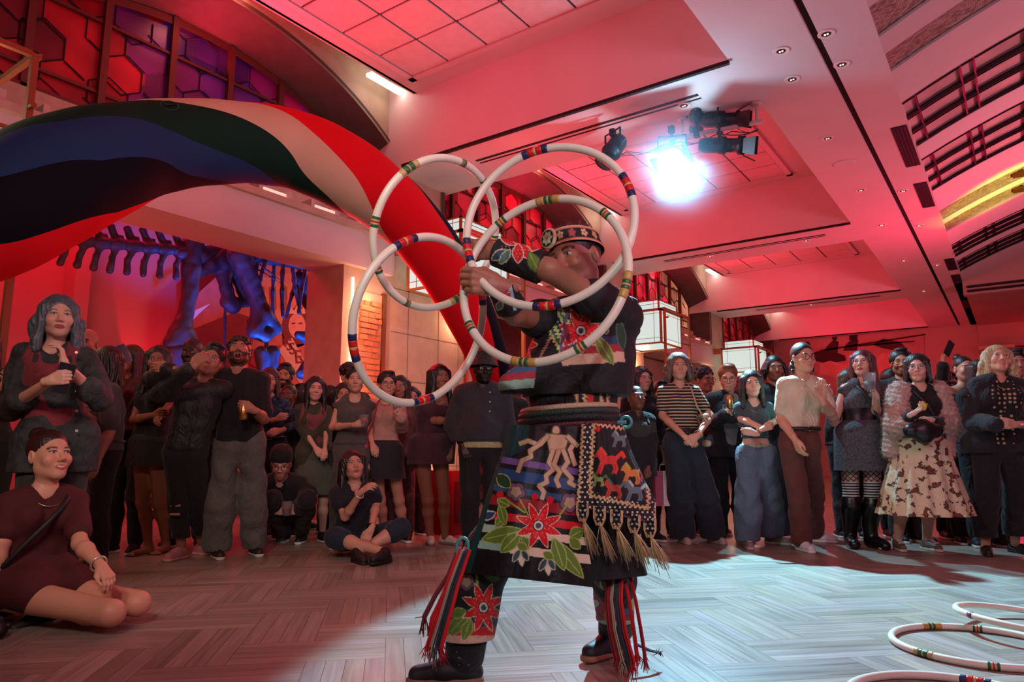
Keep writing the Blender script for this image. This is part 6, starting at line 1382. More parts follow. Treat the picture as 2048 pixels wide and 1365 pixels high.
# fine fur on the cardigan: one mass of hairs nobody could count
src_ = [o for o in p['root'].children if o.name.startswith('fluffy_cardigan')][0].data
co = np.zeros(len(src_.vertices) * 3, dtype=np.float32); src_.vertices.foreach_get('co', co); co = co.reshape(-1, 3); no = np.zeros_like(co).ravel(); src_.vertices.foreach_get('normal', no); no = no.reshape(-1, 3)
pick = rngf.integers(0, len(co), 9000); V_ = []; 
for j in pick:
    a = co[j]; d = no[j] + rngf.normal(size=3) * .6; d = d / np.linalg.norm(d) * (.018 + .016 * rngf.random()); t_ = np.cross(d, rngf.normal(size=3)); t_ = t_ / np.linalg.norm(t_) * .0008; V_ += [a - t_, a + t_, a + d - np.array([0, 0, .006])]
o = mesh_obj('fur', np.array(V_), np.arange(len(V_)).reshape(-1, 3), fl, None); o.parent = p['root']; o['kind'] = 'stuff'
crossbody(p, '121212', 1)
hb = held('food_tray', 'small yellow paper snack cone in the cardigan woman\'s hand', 'snack', pt(1846, 812, 5.4), lambda o: (MB().lathe([(0, -.04), (.02, -.03), (.035, .015), (.03, .015), (0, -.03)], n=12).obj('paper', mat('yellow_paper', 'c8b858', .6), o, True), MB().lathe([(0, .0), (.022, .01), (.015, .03), (0, .035)], n=9).obj('snack', mat('snack', 'b89a50', .7), o, True)))
bb_ = empty('handbag'); tag(bb_, 'soft black bag at the waist of the fluffy cardigan woman', 'bag'); v, ff = sdf_mesh([cap((-.09, 0, 0), (.09, 0, 0), .055, None, .03), cap((0, 0, -.03), (0, 0, .02), .07, None, .03)], .008); mesh_obj('bag_body', v, ff, mat('bag_black', '0d0d0f', .4), bb_, True)
MB().tube([(-.1, -.03, .03), (0, -.055, .045), (.1, -.03, .03)], .004, 6).obj('zip', mat('gold', 'c9a860', .3, metal=.9), bb_); bb_.location = tuple(pt(1846, 862, 5.40)); bb_.rotation_euler = (0, 0, YAW)
p = person('person raising a phone above the crowd, black sleeve', 1893, 745, 6.9, 'm', yaw=0, skin='tan', hair=('curly', '0d0a0a'), arms=(((1885, 790, .0), (1886, 728, .1), dict(to=(1888, 705, .12), c=.8, n='r')), None), topw=tee('r9', '0e1012', sl=1.9), bottom=dict(m=blackc), res=.011)
phone('dark phone held high above the heads on the right', pt(1898, 697, 6.65), YAW + .3, roll=.6)
person('woman with centre-parted dark hair and bare shoulders behind the cardigan', 1925, 710, 6.5, 'f', yaw=-4, skin='fair', hair=('bun', '12100c', .1, 1.05), lips='7a3030', topw=dict(m=cloth('dk', '2a2420'), sl=.3, off_shoulder=1), bottom=dict(m=blackc), res=.011)
person('woman with long hair and glasses half hidden by the blond woman', 1958, 718, 6.3, 'f', yaw=-10, skin='pale', hair=('long', '241a16', .14), glasses='202020', topw=tee('r10', '16161a', sl=1.9), bottom=dict(m=blackc), res=.011)
person('child-height person with curly hair lit red beside the raised arm', 1908, 768, 6.8, 'f', yaw=5, skin='tan', hair=('curly', '1a0c0c', .3), topw=tee('r11', '3a1418', sl=1.9), bottom=dict(m=blackc), res=.014)
p = person('blond woman in black jacket and polka dot top, black trousers and sandals, smiling upwards', 1998, 688, 5.5, 'f', yaw=-10, hyaw=-14, hp=16, hr=-8, hx=1992, skin='fair', hair=('wavy', 'a8946a', .15, 1.08), smile=.6, wf=1.15, res=.008,
  arms=(((1945, 845, .02), (1992, 848, .30), dict(to=(2020, 848, .33), c=.5, n='b')), ((2060, 850, 0), (2030, 850, .3), dict(to=(2012, 850, .33), c=.5, n='b'))), topw=dict(m=dots('polka', '0e0e10', 'a8906c', 30), sl=.3, hem=.0), jacket=dict(m=cloth('black_jacket', '0c0d12'), off=.03, skirt=.06, gap=.08), bottom=dict(m=cloth('blk_wide', '0b0b0e'), fl=.04, kfl=.02, hemz=.14, len=1.8), shoes=('sandal', '14100f', '14100f'), feet=[(1980, 1112), (2040, 1108)], necklace=('c0a060', .06))
person('dark-haired man behind the blond woman at the right edge', 2030, 698, 6.4, 'm', yaw=-20, skin='tan', hair=('short', '0c0a0a', .1, 1.1), topw=tee('r12', '121216', sl=1.9), bottom=dict(m=blackc), res=.012)
# paper carrier bag between the legs
cb_ = empty('carrier_bag'); tag(cb_, 'pink and white striped paper carrier bag held behind the striped t-shirt woman', 'bag')
for k, (a, b, c) in enumerate(((-.09, -.02, '983858'), (-.02, .03, 'c8b8b0'), (.03, .06, '70306a'), (.06, .09, 'a8c070'))): MB().box((a, -.05, 0), (b, .05, .30)).obj('bag_panel', mat('carrier_' + c, c, .6), cb_)
MB().tube([(-.05, -.05, .30), (-.04, -.05, .36), (.04, -.05, .36), (.05, -.05, .30)], .003, 5).obj('handle', mat('cord', 'c8b8b0', .7), cb_); cb_.location = tuple(pt(1330, 1012, 6.4)); cb_.rotation_euler = (0, 0, YAW)
# ------------------------------------------------------------------ sewn and beaded patterns, evaluated on cloth vertices
class Art:
    def __init__(s, X, Y, base): s.x = X; s.y = Y; s.c = np.tile(np.array(srgb(base)), (len(X), 1))
    def put(s, m, c): s.c[m] = srgb(c)
    def star(s, cx, cy, R, r0, n, rot, c, out=None, sy=1.0, p=1.0):
        dx, dy = s.x - cx, (s.y - cy) / sy; rr = np.hypot(dx, dy); a = (np.arctan2(dy, dx) - rot) * n / (2 * np.pi); t = np.abs((a % 1) - .5) * 2
        lim = r0 + (R - r0) * t ** p
        if out: s.put(rr < lim + 2.6, out)
        s.put(rr < lim, c)
    def disc(s, cx, cy, r, c, out=None, sy=1.0):
        rr = np.hypot(s.x - cx, (s.y - cy) / sy)
        if out: s.put(rr < r + 2.2, out)
        s.put(rr < r, c)
    def leaf(s, x0, y0, x1, y1, w, c, out=None, vein=None):
        L = math.hypot(x1 - x0, y1 - y0); ux, uy = (x1 - x0) / L, (y1 - y0) / L; t = ((s.x - x0) * ux + (s.y - y0) * uy) / L; v = -(s.x - x0) * uy + (s.y - y0) * ux
        lim = w * np.sin(np.pi * np.clip(t, 0, 1)) ** .8; ins = (t > 0) & (t < 1)
        if out: s.put((t > -.03) & (t < 1.03) & (np.abs(v) < lim + 2.2), out)
        s.put(ins & (np.abs(v) < lim), c)
        if vein: s.put(ins & (np.abs(v) < 1.0) & (t < .9), vein)
    def line(s, pts, w, c, wave=0, wl=10):
        for (x0, y0), (x1, y1) in zip(pts[:-1], pts[1:]):
            L = math.hypot(x1 - x0, y1 - y0); ux, uy = (x1 - x0) / L, (y1 - y0) / L; t = (s.x - x0) * ux + (s.y - y0) * uy; v = -(s.x - x0) * uy + (s.y - y0) * ux
            if wave: v = v - wave * np.sin(t * 2 * np.pi / wl)
            s.put((t > -w * .5) & (t < L + w * .5) & (np.abs(v) < w), c)
    def poly(s, pts, c, out=None):
        ins = np.zeros(len(s.x), bool); n = len(pts)
        for i in range(n):
            (x0, y0), (x1, y1) = pts[i], pts[(i + 1) % n]
            if y0 == y1: continue
            k = ((y0 > s.y) != (y1 > s.y)) & (s.x < (x1 - x0) * (s.y - y0) / (y1 - y0) + x0); ins ^= k
        if out: s.line(list(pts) + [pts[0]], 2.2, out)
        s.put(ins, c)
    def dots(s, m, c, sp=9, r=1.8, ph=0):
        gx = (s.x + ph + (np.floor(s.y / sp) % 2) * sp / 2) % sp - sp / 2; gy = s.y % sp - sp / 2; s.put(m & (gx ** 2 + gy ** 2 < r * r), c)
    def horse(s, cx, cy, k, c, mane):
        P = lambda pts: [(cx + a * k, cy + b * k) for a, b in pts]
        s.poly(P([(-22, -6), (-18, -16), (-11, -22), (-8, -16), (-4, -8), (10, -9), (18, -6), (17, 4), (12, 6), (-8, 6), (-12, 0), (-16, -6)]), c)
        for a in (-10, -5, 10, 15): s.line(P([(a, 3), (a + (3 if a > 0 else -4), 14), (a + (0 if a > 0 else -7), 22)]), 2.0 * k, c)
        s.line(P([(17, -5), (26, -14), (30, -6)]), 3.2 * k, mane); s.line(P([(-11, -22), (-6, -16), (-2, -10)]), 2.6 * k, mane)
REDF, GRN, CRM, GLD, BLU, PUR = 'c40f18', '5d7a2c', 'd8c4a4', 'c9a070', '1c3f6c', '4a2a5c'
def flower(A, cx, cy, R, sy=1.0, rot=-math.pi / 2, n=8):
    A.star(cx, cy, R, R * .42, n, rot + math.pi / n, REDF, CRM, sy, 1.1); A.star(cx, cy, R * .62, R * .2, n, rot + math.pi / n, 'd8202a', None, sy)
    A.dots(np.hypot(A.x - cx, (A.y - cy) / sy) < R * .7, 'e89090', 9, 1.0)
    A.disc(cx, cy, R * .20, CRM, '14202c', sy); A.disc(cx, cy, R * .12, '26405a', None, sy)
def posy(A, cx, cy, R): 
    A.star(cx, cy, R, R * .72, 5, .3, '6a4c5c', '20101c', 1, .5); A.star(cx, cy, R * .6, R * .42, 5, .3, 'a88a80', None, 1, .6); A.disc(cx, cy, R * .25, 'a89048')
clothv = wrinkle(mat('sewn_cloth', '0d0d10', .75, vcol=True, bump=.25, bscale=180), .35, 8)
satin = wrinkle(mat('sewn_satin', '0d0d10', .55, vcol=True, bump=.15, bscale=60, spec=.3), .2, 6)
DH = 2.66
anL = ground(925, 1372) + np.array([0, 0, .085]); anR = ground(1232, 1312) + np.array([0, 0, .085])
knL = pt(972, 1100, 2.56); knR = pt(1222, 1100, 2.62)
tshirt_m = cloth('dancer_black', '0e0f13')
D = person('dancer in black with red star flower regalia holding four white hoops before his face', 1120, 440, DH, 'm', H=1.74, yaw=-22, hyaw=-42, hp=-4, hr=12, hs=1.13, headpos=pt(1152, 522, 2.70), pelvis=pt(1128, 900, 2.70), ankles=[anL, anR], knees=[knL, knR],
  skin='9a6650', hair=('buzz', '0e0e12', .1), wf=1.08, res=.008, clavw=.84, beard=.35, arms=(((1030, 628, .12), (1000, 574, .22), dict(to=(950, 562, .26), n='b', c=.95, th=.9, t='u', s=1.22)), ((1098, 540, .22), (988, 503, .16), dict(to=(950, 500, .15), n='b', c=1.2, th=.9, t='u', s=1.05))),
  topw=dict(name='tshirt', m=tshirt_m, sl=.42, hem=.0, loose=.010, off=.013, amp=.005), bottom=dict(name='leggings', m=cloth('dancer_legs', '0b0b0e'), off=.012, len=1.95), shoes=('moccasin', '101014', '8a5a40'), toes=(-62, -25), extra=1)
def paint(o, fn, base='0d0d10'):
    me = o.data; n = len(me.vertices); co = np.zeros(n * 3, dtype=np.float32); me.vertices.foreach_get('co', co); co = co.reshape(-1, 3).astype(float) + D['B']
    no = np.zeros(n * 3, dtype=np.float32); me.vertices.foreach_get('normal', no); no = no.reshape(-1, 3)
    q = co - CO; z = q @ CF; X = 1024 + F * (q @ CR) / z; Y = 682.5 - F * (q @ CU) / z; A = Art(X, Y, base); fn(A)
    back = np.einsum('ij,ij->i', no, CO - co) < 0; A.c[back] = srgb(base)
    a = me.color_attributes.new('Col', 'FLOAT_COLOR', 'POINT'); c = np.ones((n, 4), dtype=np.float32); c[:, :3] = A.c; a.data.foreach_set('color', c.ravel())
    me.materials.clear(); me.materials.append(clothv)
def panel_px(nm, rows, ncol, nrow, fn, m=None, label=None, th=.004):
    # rows: (left px, right px, y left, y right, depth left, depth mid, depth right) from top to hem, hung from the waist
    R_ = np.array(rows, float); t = np.linspace(0, len(rows) - 1, nrow); K = np.stack([np.interp(t, np.arange(len(rows)), R_[:, j]) for j in range(7)], 1); u = np.linspace(0, 1, ncol)
    X = K[:, 0:1] * (1 - u) + K[:, 1:2] * u; Y = K[:, 2:3] * (1 - u) + K[:, 3:4] * u; Dd = K[:, 4:5] * (1 - u) * (1 - 2 * u).clip(0) + 0
    Dd = np.where(u < .5, K[:, 4:5] + (K[:, 5:6] - K[:, 4:5]) * np.sin(np.pi * u), K[:, 6:7] + (K[:, 5:6] - K[:, 6:7]) * np.sin(np.pi * u))
    Dd = Dd + .006 * np.sin(u * 23 + Y * .01)
    P_ = CF[None, None] + CR * ((X - 1024) / F)[..., None] + CU * ((682.5 - Y) / F)[..., None]; P_ = CO + P_ * (Dd / (P_ @ FH))[..., None]
    P_ = P_.reshape(-1, 3); A = Art(X.ravel(), Y.ravel(), '0d0d10'); fn(A); I_ = np.arange(nrow * ncol).reshape(nrow, ncol); N_ = len(P_)
    Fq = np.stack([I_[:-1, :-1], I_[1:, :-1], I_[1:, 1:], I_[:-1, 1:]], -1).reshape(-1, 4)
    Vb = P_ + FH * th; ring = np.concatenate([I_[0], I_[1:, -1], I_[-1, ::-1][1:], I_[::-1, 0][1:-1]]); r2 = np.roll(ring, -1); side = np.stack([ring, r2, r2 + N_, ring + N_], 1)
    Va = np.concatenate([P_, Vb]) - D['B']; C_ = np.concatenate([A.c, np.tile(srgb('0d0d10'), (N_, 1))]); o = mesh_obj(nm, Va, np.concatenate([Fq, Fq[:, ::-1] + N_, side]), m or clothv, None, True, vc=C_); o.parent = D['root']
    if label: o['label'] = label
    return o
def dchild(nm, mbx, m, smooth=True, label=None):
    o = mesh_obj(nm, np.array([tuple(v) for v in mbx.v]) - D['B'], mbx.f, m, None, smooth); o.parent = D['root']
    if label: o['label'] = label
    return o
# shirt strips below the vest
def art_shirt(A):
    for x0, x1 in ((1148, 1166), (1196, 1212)):
        A.line([(x0, 735), (x0 + 10, 838)], 2.6, GLD, 2.2, 9); A.line([(x1, 735), (x1 + 6, 838)], 2.6, GLD, 2.2, 9)
    A.dots((A.x > 1154) & (A.x < 1172) & (A.y > 735) & (A.y < 840), 'd8d0c0', 9, 1.8); A.poly([(1174, 780), (1186, 775), (1190, 826), (1176, 828)], 'b8202a')
    A.line([(1040, 752), (1046, 822)], 6, '7c2430'); A.line([(1040, 752), (1046, 822)], 2, 'c8908c', 2, 7)
for o in list(D['root'].children):
    if o.name.startswith('tshirt'): paint(o, art_shirt)
# vest
SPd, rd, fd = D['SP'], D['r'], D['f']
def art_vest(A):
    A.poly([(1100, 680), (1290, 680), (1290, 760), (1100, 760)], '0d0d10')
    A.poly([(1118, 690), (1245, 686), (1245, 704), (1118, 712)], '9c1c28'); A.poly([(1118, 676), (1245, 672), (1245, 688), (1118, 694)], '26405a'); A.poly([(1122, 712), (1248, 703), (1250, 724), (1124, 732)], 'c8a488')
    A.poly([(1000, 735), (1072, 728), (1072, 742), (998, 750)], '3c5c84'); A.poly([(998, 750), (1072, 742), (1070, 758), (996, 764)], 'a02838'); A.poly([(994, 764), (1070, 757), (1068, 776), (990, 782)], '88b098')
    for k, (a, b) in enumerate((((1052, 575), (1122, 705)), ((1066, 573), (1128, 690)), ((1088, 574), (1136, 662)), ((1100, 574), (1140, 652)))): A.line([a, b], 3.2, 'b8c468', 2.2, 8)
    A.line([(1059, 575), (1124, 697)], 2.6, '2c6858'); A.line([(1094, 574), (1138, 656)], 2.4, '2c6858'); A.line([(1077, 573), (1131, 676)], 2.0, '26405a'); A.dots((np.abs((A.x - 1077) - (A.y - 573) * .53) < 22) & (A.y > 578) & (A.y < 690) & (A.x < 1140), 'c8d8d0', 8, 1.5)
    A.line([(1140, 600), (1128, 655), (1122, 720)], 4, '6a4c70'); 
    posy(A, 1172, 610, 17); A.line([(1165, 628), (1178, 650)], 1.6, '8a9a30'); A.line([(1152, 600), (1165, 640)], 1.4, '8a9a30')
    flower(A, 1162, 662, 45, 1.05, n=7); A.leaf(1192, 672, 1226, 728, 11, GRN, 'a0a050', 'a0a050'); A.leaf(1196, 650, 1222, 645, 8, '2c3c38', 'a8a890'); A.leaf(1205, 640, 1214, 668, 6, '2c3c38', 'a8a890'); A.leaf(1126, 640, 1140, 690, 5, '6a1c28')
    flower(A, 1044, 690, 30, 1.15, n=6); A.disc(1068, 661, 6, REDF, '7c8830'); posy(A, 1051, 645, 11); A.line([(1068, 668), (1050, 690)], 1.4, '8a9a30'); A.leaf(1036, 690, 1024, 720, 7, GRN, CRM)
    A.line([(1104, 670), (1080, 715)], 2, 'a8785c', 1.6, 6); A.leaf(1238, 640, 1246, 700, 8, '1c3c2c', '3c6c50')
vt = [p for p in D['torso'](.030)] + [cap(SPd(.45) + rd * q * .10, SPd(.62) + rd * q * .10, .112, .10, .05) for q in (-1, 1)]
vt += [cap(SPd(.60) - rd * .05 + fd * .07, pt(1022, 770, 2.58), .085, .05, .05)]
vest = D['garment']('vest', vt, clothv, [(pt(1040, 792, DH), np.array([0, 0, -1.0])), ], .003, 'black velvet vest with red flowers, bead bands and ribbon hems',
   [cap(SPd(.96), D['hc'], .066, .07, .01, '-'), cap(SPd(1.1) - rd * .02 + fd * .20, SPd(.5) - rd * .02 + fd * .20, .012, .02, .01, '-'), cap(SPd(.30) + rd * .06 + fd * .2, SPd(.55) - rd * .03 + fd * .22, .10, .03, .02, '-'), cap(D['sh'][0] + D['U'] * .01 - rd * .03, D['sh'][0] - rd * .2, .052, .07, .01, '-'), cap(D['sh'][1] + rd * .03, D['sh'][1] + rd * .2, .052, .07, .01, '-')], rs=.0042)
cutr = pt(1180, 742, DH)[2]
paint(vest, art_vest)
nk = MB(); nk.tube([SPd(.99) + (rd * math.cos(t) * .070 + fd * (.02 + math.sin(t) * .072)) + D['U'] * (.012 - .01 * math.sin(t)) for t in np.linspace(0, 2 * math.pi, 25)[:-1]], .020, 8, closed=True); dchild('neck_scarf', nk, blotch('scarf', '10302c', '6a2438', 40, .52, '88a848'))
# beaded headband with rosette
Rh, hcD, hsD = D['R'], D['hc'], D['hs']
def onhead(v): return Rh @ (np.array(v) * hsD) + hcD
nA, nB_ = 220, 26; V_ = []; C_ = []
Xh, Yh = [], []
for j in range(nB_):
    for i in range(nA):
        a = 2 * math.pi * i / nA; z = .034 + .056 * j / (nB_ - 1); t = j / (nB_ - 1); rx, ry = .0915 - .006 * t, .110 - .006 * t
        V_.append(onhead((rx * math.sin(a), .016 - ry * math.cos(a), z + .012 * math.cos(a)))); Xh.append(a * 130); Yh.append(t * 60)
Ah = Art(np.array(Xh), np.array(Yh), '0d0d12'); Ah.put((Ah.y < 5) | (Ah.y > 55), 'c89880'); Ah.put(((Ah.y > 7) & (Ah.y < 10)) | ((Ah.y > 50) & (Ah.y < 53)), 'b86a4c')
for k in range(14): Ah.star(30 + k * 58, 31, 17, 9, 5, .4 + k, ['c8b088', 'a8404c', 'c8b088', 'c4a060'][k % 4], '7c5c40', 1, .6); Ah.disc(30 + k * 58, 31, 4, '7c5c30')
Vb = np.array(V_); I_ = np.arange(nA * nB_).reshape(nB_, nA); Fq = np.stack([I_[:-1], np.roll(I_, -1, 1)[:-1], np.roll(I_, -1, 1)[1:], I_[1:]], -1).reshape(-1, 4)
o = mesh_obj('headband', Vb - D['B'], Fq, clothv, None, True, vc=Ah.c); o.parent = D['root']; o['label'] = 'black headband with beaded cream and red flowers'
cR = onhead((-.018, -.1005, .074)); nR = nrm(Rh @ np.array([-.12, -1, .12])); xR = nrm(np.cross((0, 0, 1), nR)); yR = np.cross(nR, xR); n1_, n2_ = 48, 14; V_ = [cR + nR * .014]; Xr = [0]; Yr = [0]
for j in range(1, n2_ + 1):
    for i in range(n1_): a = 2 * math.pi * i / n1_; q = .041 * j / n2_; V_.append(cR + xR * math.cos(a) * q + yR * math.sin(a) * q + nR * (.014 - .004 * (j / n2_) ** 2 - (.010 if j == n2_ else 0))); Xr.append(100 * j / n2_ * math.cos(a)); Yr.append(100 * j / n2_ * math.sin(a))
Ar = Art(np.array(Xr), np.array(Yr), 'd8c8a0'); Ar.disc(0, 0, 82, '141418'); Ar.star(0, 0, 72, 40, 7, 0, 'c8d0a8', None, 1, .6); Ar.disc(0, 0, 30, 'b8a890'); Ar.disc(0, 0, 12, '8a3a30')
Fr = [[0, 1 + i, 1 + (i + 1) % n1_] for i in range(n1_)]; 
for j in range(n2_ - 1):
    for i in range(n1_): a, b = 1 + j * n1_ + i, 1 + j * n1_ + (i + 1) % n1_; Fr.append([a, a + n1_, b + n1_, b])
o = mesh_obj('rosette', np.array(V_) - D['B'], Fr, clothv, None, True, vc=Ar.c); o.parent = D['root']
# roach of bristles along the crown
br = MB(); rg = np.random.default_rng(8)
for k in range(160):
    a = rg.random() * 6.28; q = rg.random() ** .5 * .07; b = np.array([q * math.cos(a), .02 + q * 1.1 * math.sin(a), .118 - q * q * 3]); br.tube([onhead(b), onhead(b + np.array([rg.normal() * .006, rg.normal() * .006 + .004, .022]))], [.0012, .0005], 4)
dchild('bristles', br, hairmat('101014', '101014'), False)
# beaded cuffs
def art_cuffR(A):
    for a in (-2.6, -1.9, -1.2, -.5, .2, .9, 1.57): A.leaf(1036, 488, 1036 + 44 * math.cos(a), 488 + 42 * math.sin(a) * .9, 10, REDF, CRM)
    for a in (-2.6, -1.9, 1.57, .9, .2): A.dots((np.hypot(A.x - 1036, A.y - 488) < 34) & (np.hypot(A.x - 1036, A.y - 488) > 12), 'e8a0a0', 7, .9)
    A.leaf(1012, 500, 984, 520, 8, '2a4a5c', CRM); A.leaf(1020, 500, 1000, 528, 7, '5c7a70', 'b8c8a8'); A.leaf(1058, 505, 1080, 548, 12, GRN, '3c5020', 'a0a050')
w1, e1 = D['wr'][1], D['el'][1]; o = D['garment']('wrist_cuff', [cap(w1 + (e1 - w1) * .02, w1 + (e1 - w1) * .86, .052, .062, .02)], clothv, [(w1 + (e1 - w1) * .04, nrm(w1 - e1)), (w1 + (e1 - w1) * .88, nrm(e1 - w1))], .001, None, (), rs=.003); paint(o, art_cuffR, '0e1016')
def art_cuffL(A):
    A.star(1008, 590, 17, 8, 6, 0, '9c3040', 'b8c8a8', 1, .8); A.leaf(1012, 575, 1020, 555, 6, GRN, 'a8a868'); A.leaf(1004, 604, 994, 620, 6, '5c7a70', 'b8c8a8'); A.line([(1016, 548), (1030, 620)], 3, '88a8b0')
w0_, e0_ = D['wr'][0], D['el'][0]; o = D['garment']('wrist_cuff', [cap(w0_ + (e0_ - w0_) * .02, w0_ + (e0_ - w0_) * .75, .046, .058, .02)], clothv, [(w0_ + (e0_ - w0_) * .04, nrm(w0_ - e0_)), (w0_ + (e0_ - w0_) * .72, nrm(e0_ - w0_))], .001, None, (), rs=.003); paint(o, art_cuffL, '0e1016')
# belt
for k, (y, rr, c, off) in enumerate(((818, .012, 'b8a080', .165), (828, .015, '24382c', .170), (840, .016, '14181a', .172), (852, .011, '5a1c28', .168))):
    zc = pt(1135, y, DH); m_ = MB(); P = []
    for t in np.linspace(0, 2 * math.pi, 121)[:-1]:
        b = 1 + (.012 * math.sin(t * 60) if k == 0 else 0); P.append(SPd(0) * 0 + np.array([SPd(.16)[0], SPd(.16)[1], zc[2]]) + rd * math.cos(t) * (off + .012) * b + fd * math.sin(t) * off * .82 * b + D['U'] * (.010 * math.cos(t)))
    m_.tube(P, rr, 8, closed=True); dchild('belt_band', m_, mat('belt_' + c, c, .5, bump=.6, bscale=150))
m_ = MB(); c0 = pt(1252, 845, 2.62); m_.tube([c0 + (rd * math.cos(t) + D['U'] * math.sin(t)) * .020 for t in np.linspace(0, 6.283, 17)[:-1]], .006, 6, closed=True); m_.tube([c0, c0 - rd * .05, c0 - rd * .10 + D['U'] * .01], .008, 6); dchild('belt_tie', m_, mat('teal_cord', '3c8c88', .5))
# black underskirt behind the aprons
us_ = []; nj, ni = 30, 90
for j in range(nj + 1):
    t = j / nj; zc = pt(1135, 850 + 292 * t, DH)[2]; cx = np.array([SPd(.1)[0], SPd(.1)[1], zc])
    for i in range(ni): a = 2 * math.pi * i / ni; rr = .165 + .125 * t; us_.append(cx + (rd * math.cos(a) * rr + fd * math.sin(a) * rr * .72) * (1 + .03 * t * math.sin(9 * a)))
I_ = np.arange((nj + 1) * ni).reshape(nj + 1, ni); Fq = np.stack([I_[:-1], np.roll(I_, -1, 1)[:-1], np.roll(I_, -1, 1)[1:], I_[1:]], -1).reshape(-1, 4)
o = mesh_obj('underskirt', np.array(us_) - D['B'], Fq, cloth('velvet_black', '0c0c10'), None, True); o.parent = D['root']
def art_apron(A):
    A.poly([(990, 850), (1060, 850), (1050, 900), (985, 930)], '0c3034')
    def band(y0, y1, c, sl=.135): A.put((A.y > y0 + (A.x - 950) * sl) & (A.y < y1 + (A.x - 950) * sl), c)
    band(905, 918, '6a4a86', .16); band(928, 950, BLU, .16); band(962, 975, '24486a', .16); band(985, 1005, '8c1420'); band(1018, 1034, 'c01420'); band(1046, 1062, '9ab09c'); band(1080, 1096, '8ab0a0'); 
    xx = A.x > 1020
    A.put((A.y > 1046 + (A.x - 950) * .135) & (A.y < 1062 + (A.x - 950) * .135) & xx, 'd0b49c'); A.put((A.y > 1080 + (A.x - 950) * .135) & (A.y < 1098 + (A.x - 950) * .135) & xx, 'd0b49c')
    # zigzag figure
    G = 'b89a78'; A.disc(1112, 862, 7, G, '5c4430', 1.3); A.poly([(1092, 868), (1138, 872), (1128, 905), (1100, 905)], G, '5c4430')
    for pts in ([(1095, 872), (1076, 890), (1056, 882), (1040, 888)], [(1096, 872), (1082, 888), (1060, 902), (1062, 914), (1044, 922), (1036, 944)], [(1106, 902), (1098, 925), (1108, 938), (1092, 952), (1094, 965), (1078, 972), (1088, 985), (1084, 998)],
                [(1118, 902), (1108, 930), (1120, 945), (1112, 960), (1118, 974)], [(1126, 900), (1136, 925), (1126, 938), (1144, 958), (1138, 966), (1150, 972)], [(1134, 874), (1148, 888), (1140, 900), (1150, 930)], [(1136, 874), (1155, 892)]):
        A.line(pts, 5.4, '5c4430'); A.line(pts, 4.2, G)
    # flowers
    posy(A, 1032, 984, 19); posy(A, 1140, 1006, 20); A.disc(1000, 989, 7, REDF); A.disc(1070, 994, 7, REDF); A.disc(1100, 1001, 7.5, REDF); A.disc(980, 980, 6, '8a4a50')
    A.line([(1040, 1000), (1056, 1030)], 1.8, '8a9a30'); A.line([(1012, 1000), (1050, 1026)], 1.8, '8a9a30'); A.line([(1120, 1030), (1135, 1010)], 1.8, '8a9a30'); A.leaf(1020, 975, 994, 950, 11, '1c3c20', 'a0a858'); 
    for (x0, y0, x1, y1) in ((1010, 1030, 992, 1054), (1000, 1010, 1010, 1050), (1018, 1012, 995, 1000)): A.leaf(x0, y0, x1, y1, 8, GRN, 'a0a858', 'a0a858')
    A.leaf(960, 1024, 985, 1030, 7, 'b8c8b8', '26405a'); A.leaf(964, 1038, 990, 1026, 7, '26405a', 'b8c8b8')
    A.leaf(1046, 1062, 965, 1080, 15, GRN, 'a0a858', 'a0a858'); A.leaf(1040, 1066, 1002, 1105, 13, GRN, 'a0a858', 'a0a858'); A.leaf(1045, 1075, 1058, 1098, 8, GRN, 'a0a858')
    A.leaf(1105, 1080, 1165, 1155, 14, GRN, 'a0a858', 'a0a858'); A.leaf(1108, 1078, 1128, 1140, 13, GRN, 'a0a858', 'a0a858'); A.leaf(1140, 1075, 1166, 1060, 12, GRN, 'a0a858', 'a0a858'); A.leaf(1140, 1078, 1160, 1098, 9, GRN, 'a0a858')
    for (x, y) in ((1042, 1108), (1095, 1126)):
        A.leaf(x, y - 12, x + 2, y + 26, 7, 'd0c0a0', '34464c'); A.leaf(x - 2, y - 8, x - 16, y + 16, 5, '34464c', 'a8a890'); A.leaf(x + 2, y - 8, x + 14, y + 14, 5, '34464c', 'a8a890'); A.leaf(x - 8, y - 20, x + 12, y - 8, 7, GRN, 'a0a858')
    flower(A, 1077, 1052, 47, 1.0, n=8)
    A.put(A.x < 938 + (1145 - A.y) * .27 + 4, '0e3430')
panel_px('apron', [(1012, 1168, 850, 852, 2.54, 2.465, 2.50), (1004, 1162, 900, 902, 2.52, 2.42, 2.48), (978, 1164, 975, 985, 2.50, 2.38, 2.44), (950, 1174, 1065, 1080, 2.47, 2.35, 2.43), (928, 1190, 1146, 1176, 2.46, 2.34, 2.43)], 230, 290, art_apron, satin, 'black apron with big red star flower, green leaves and ribbon bands')
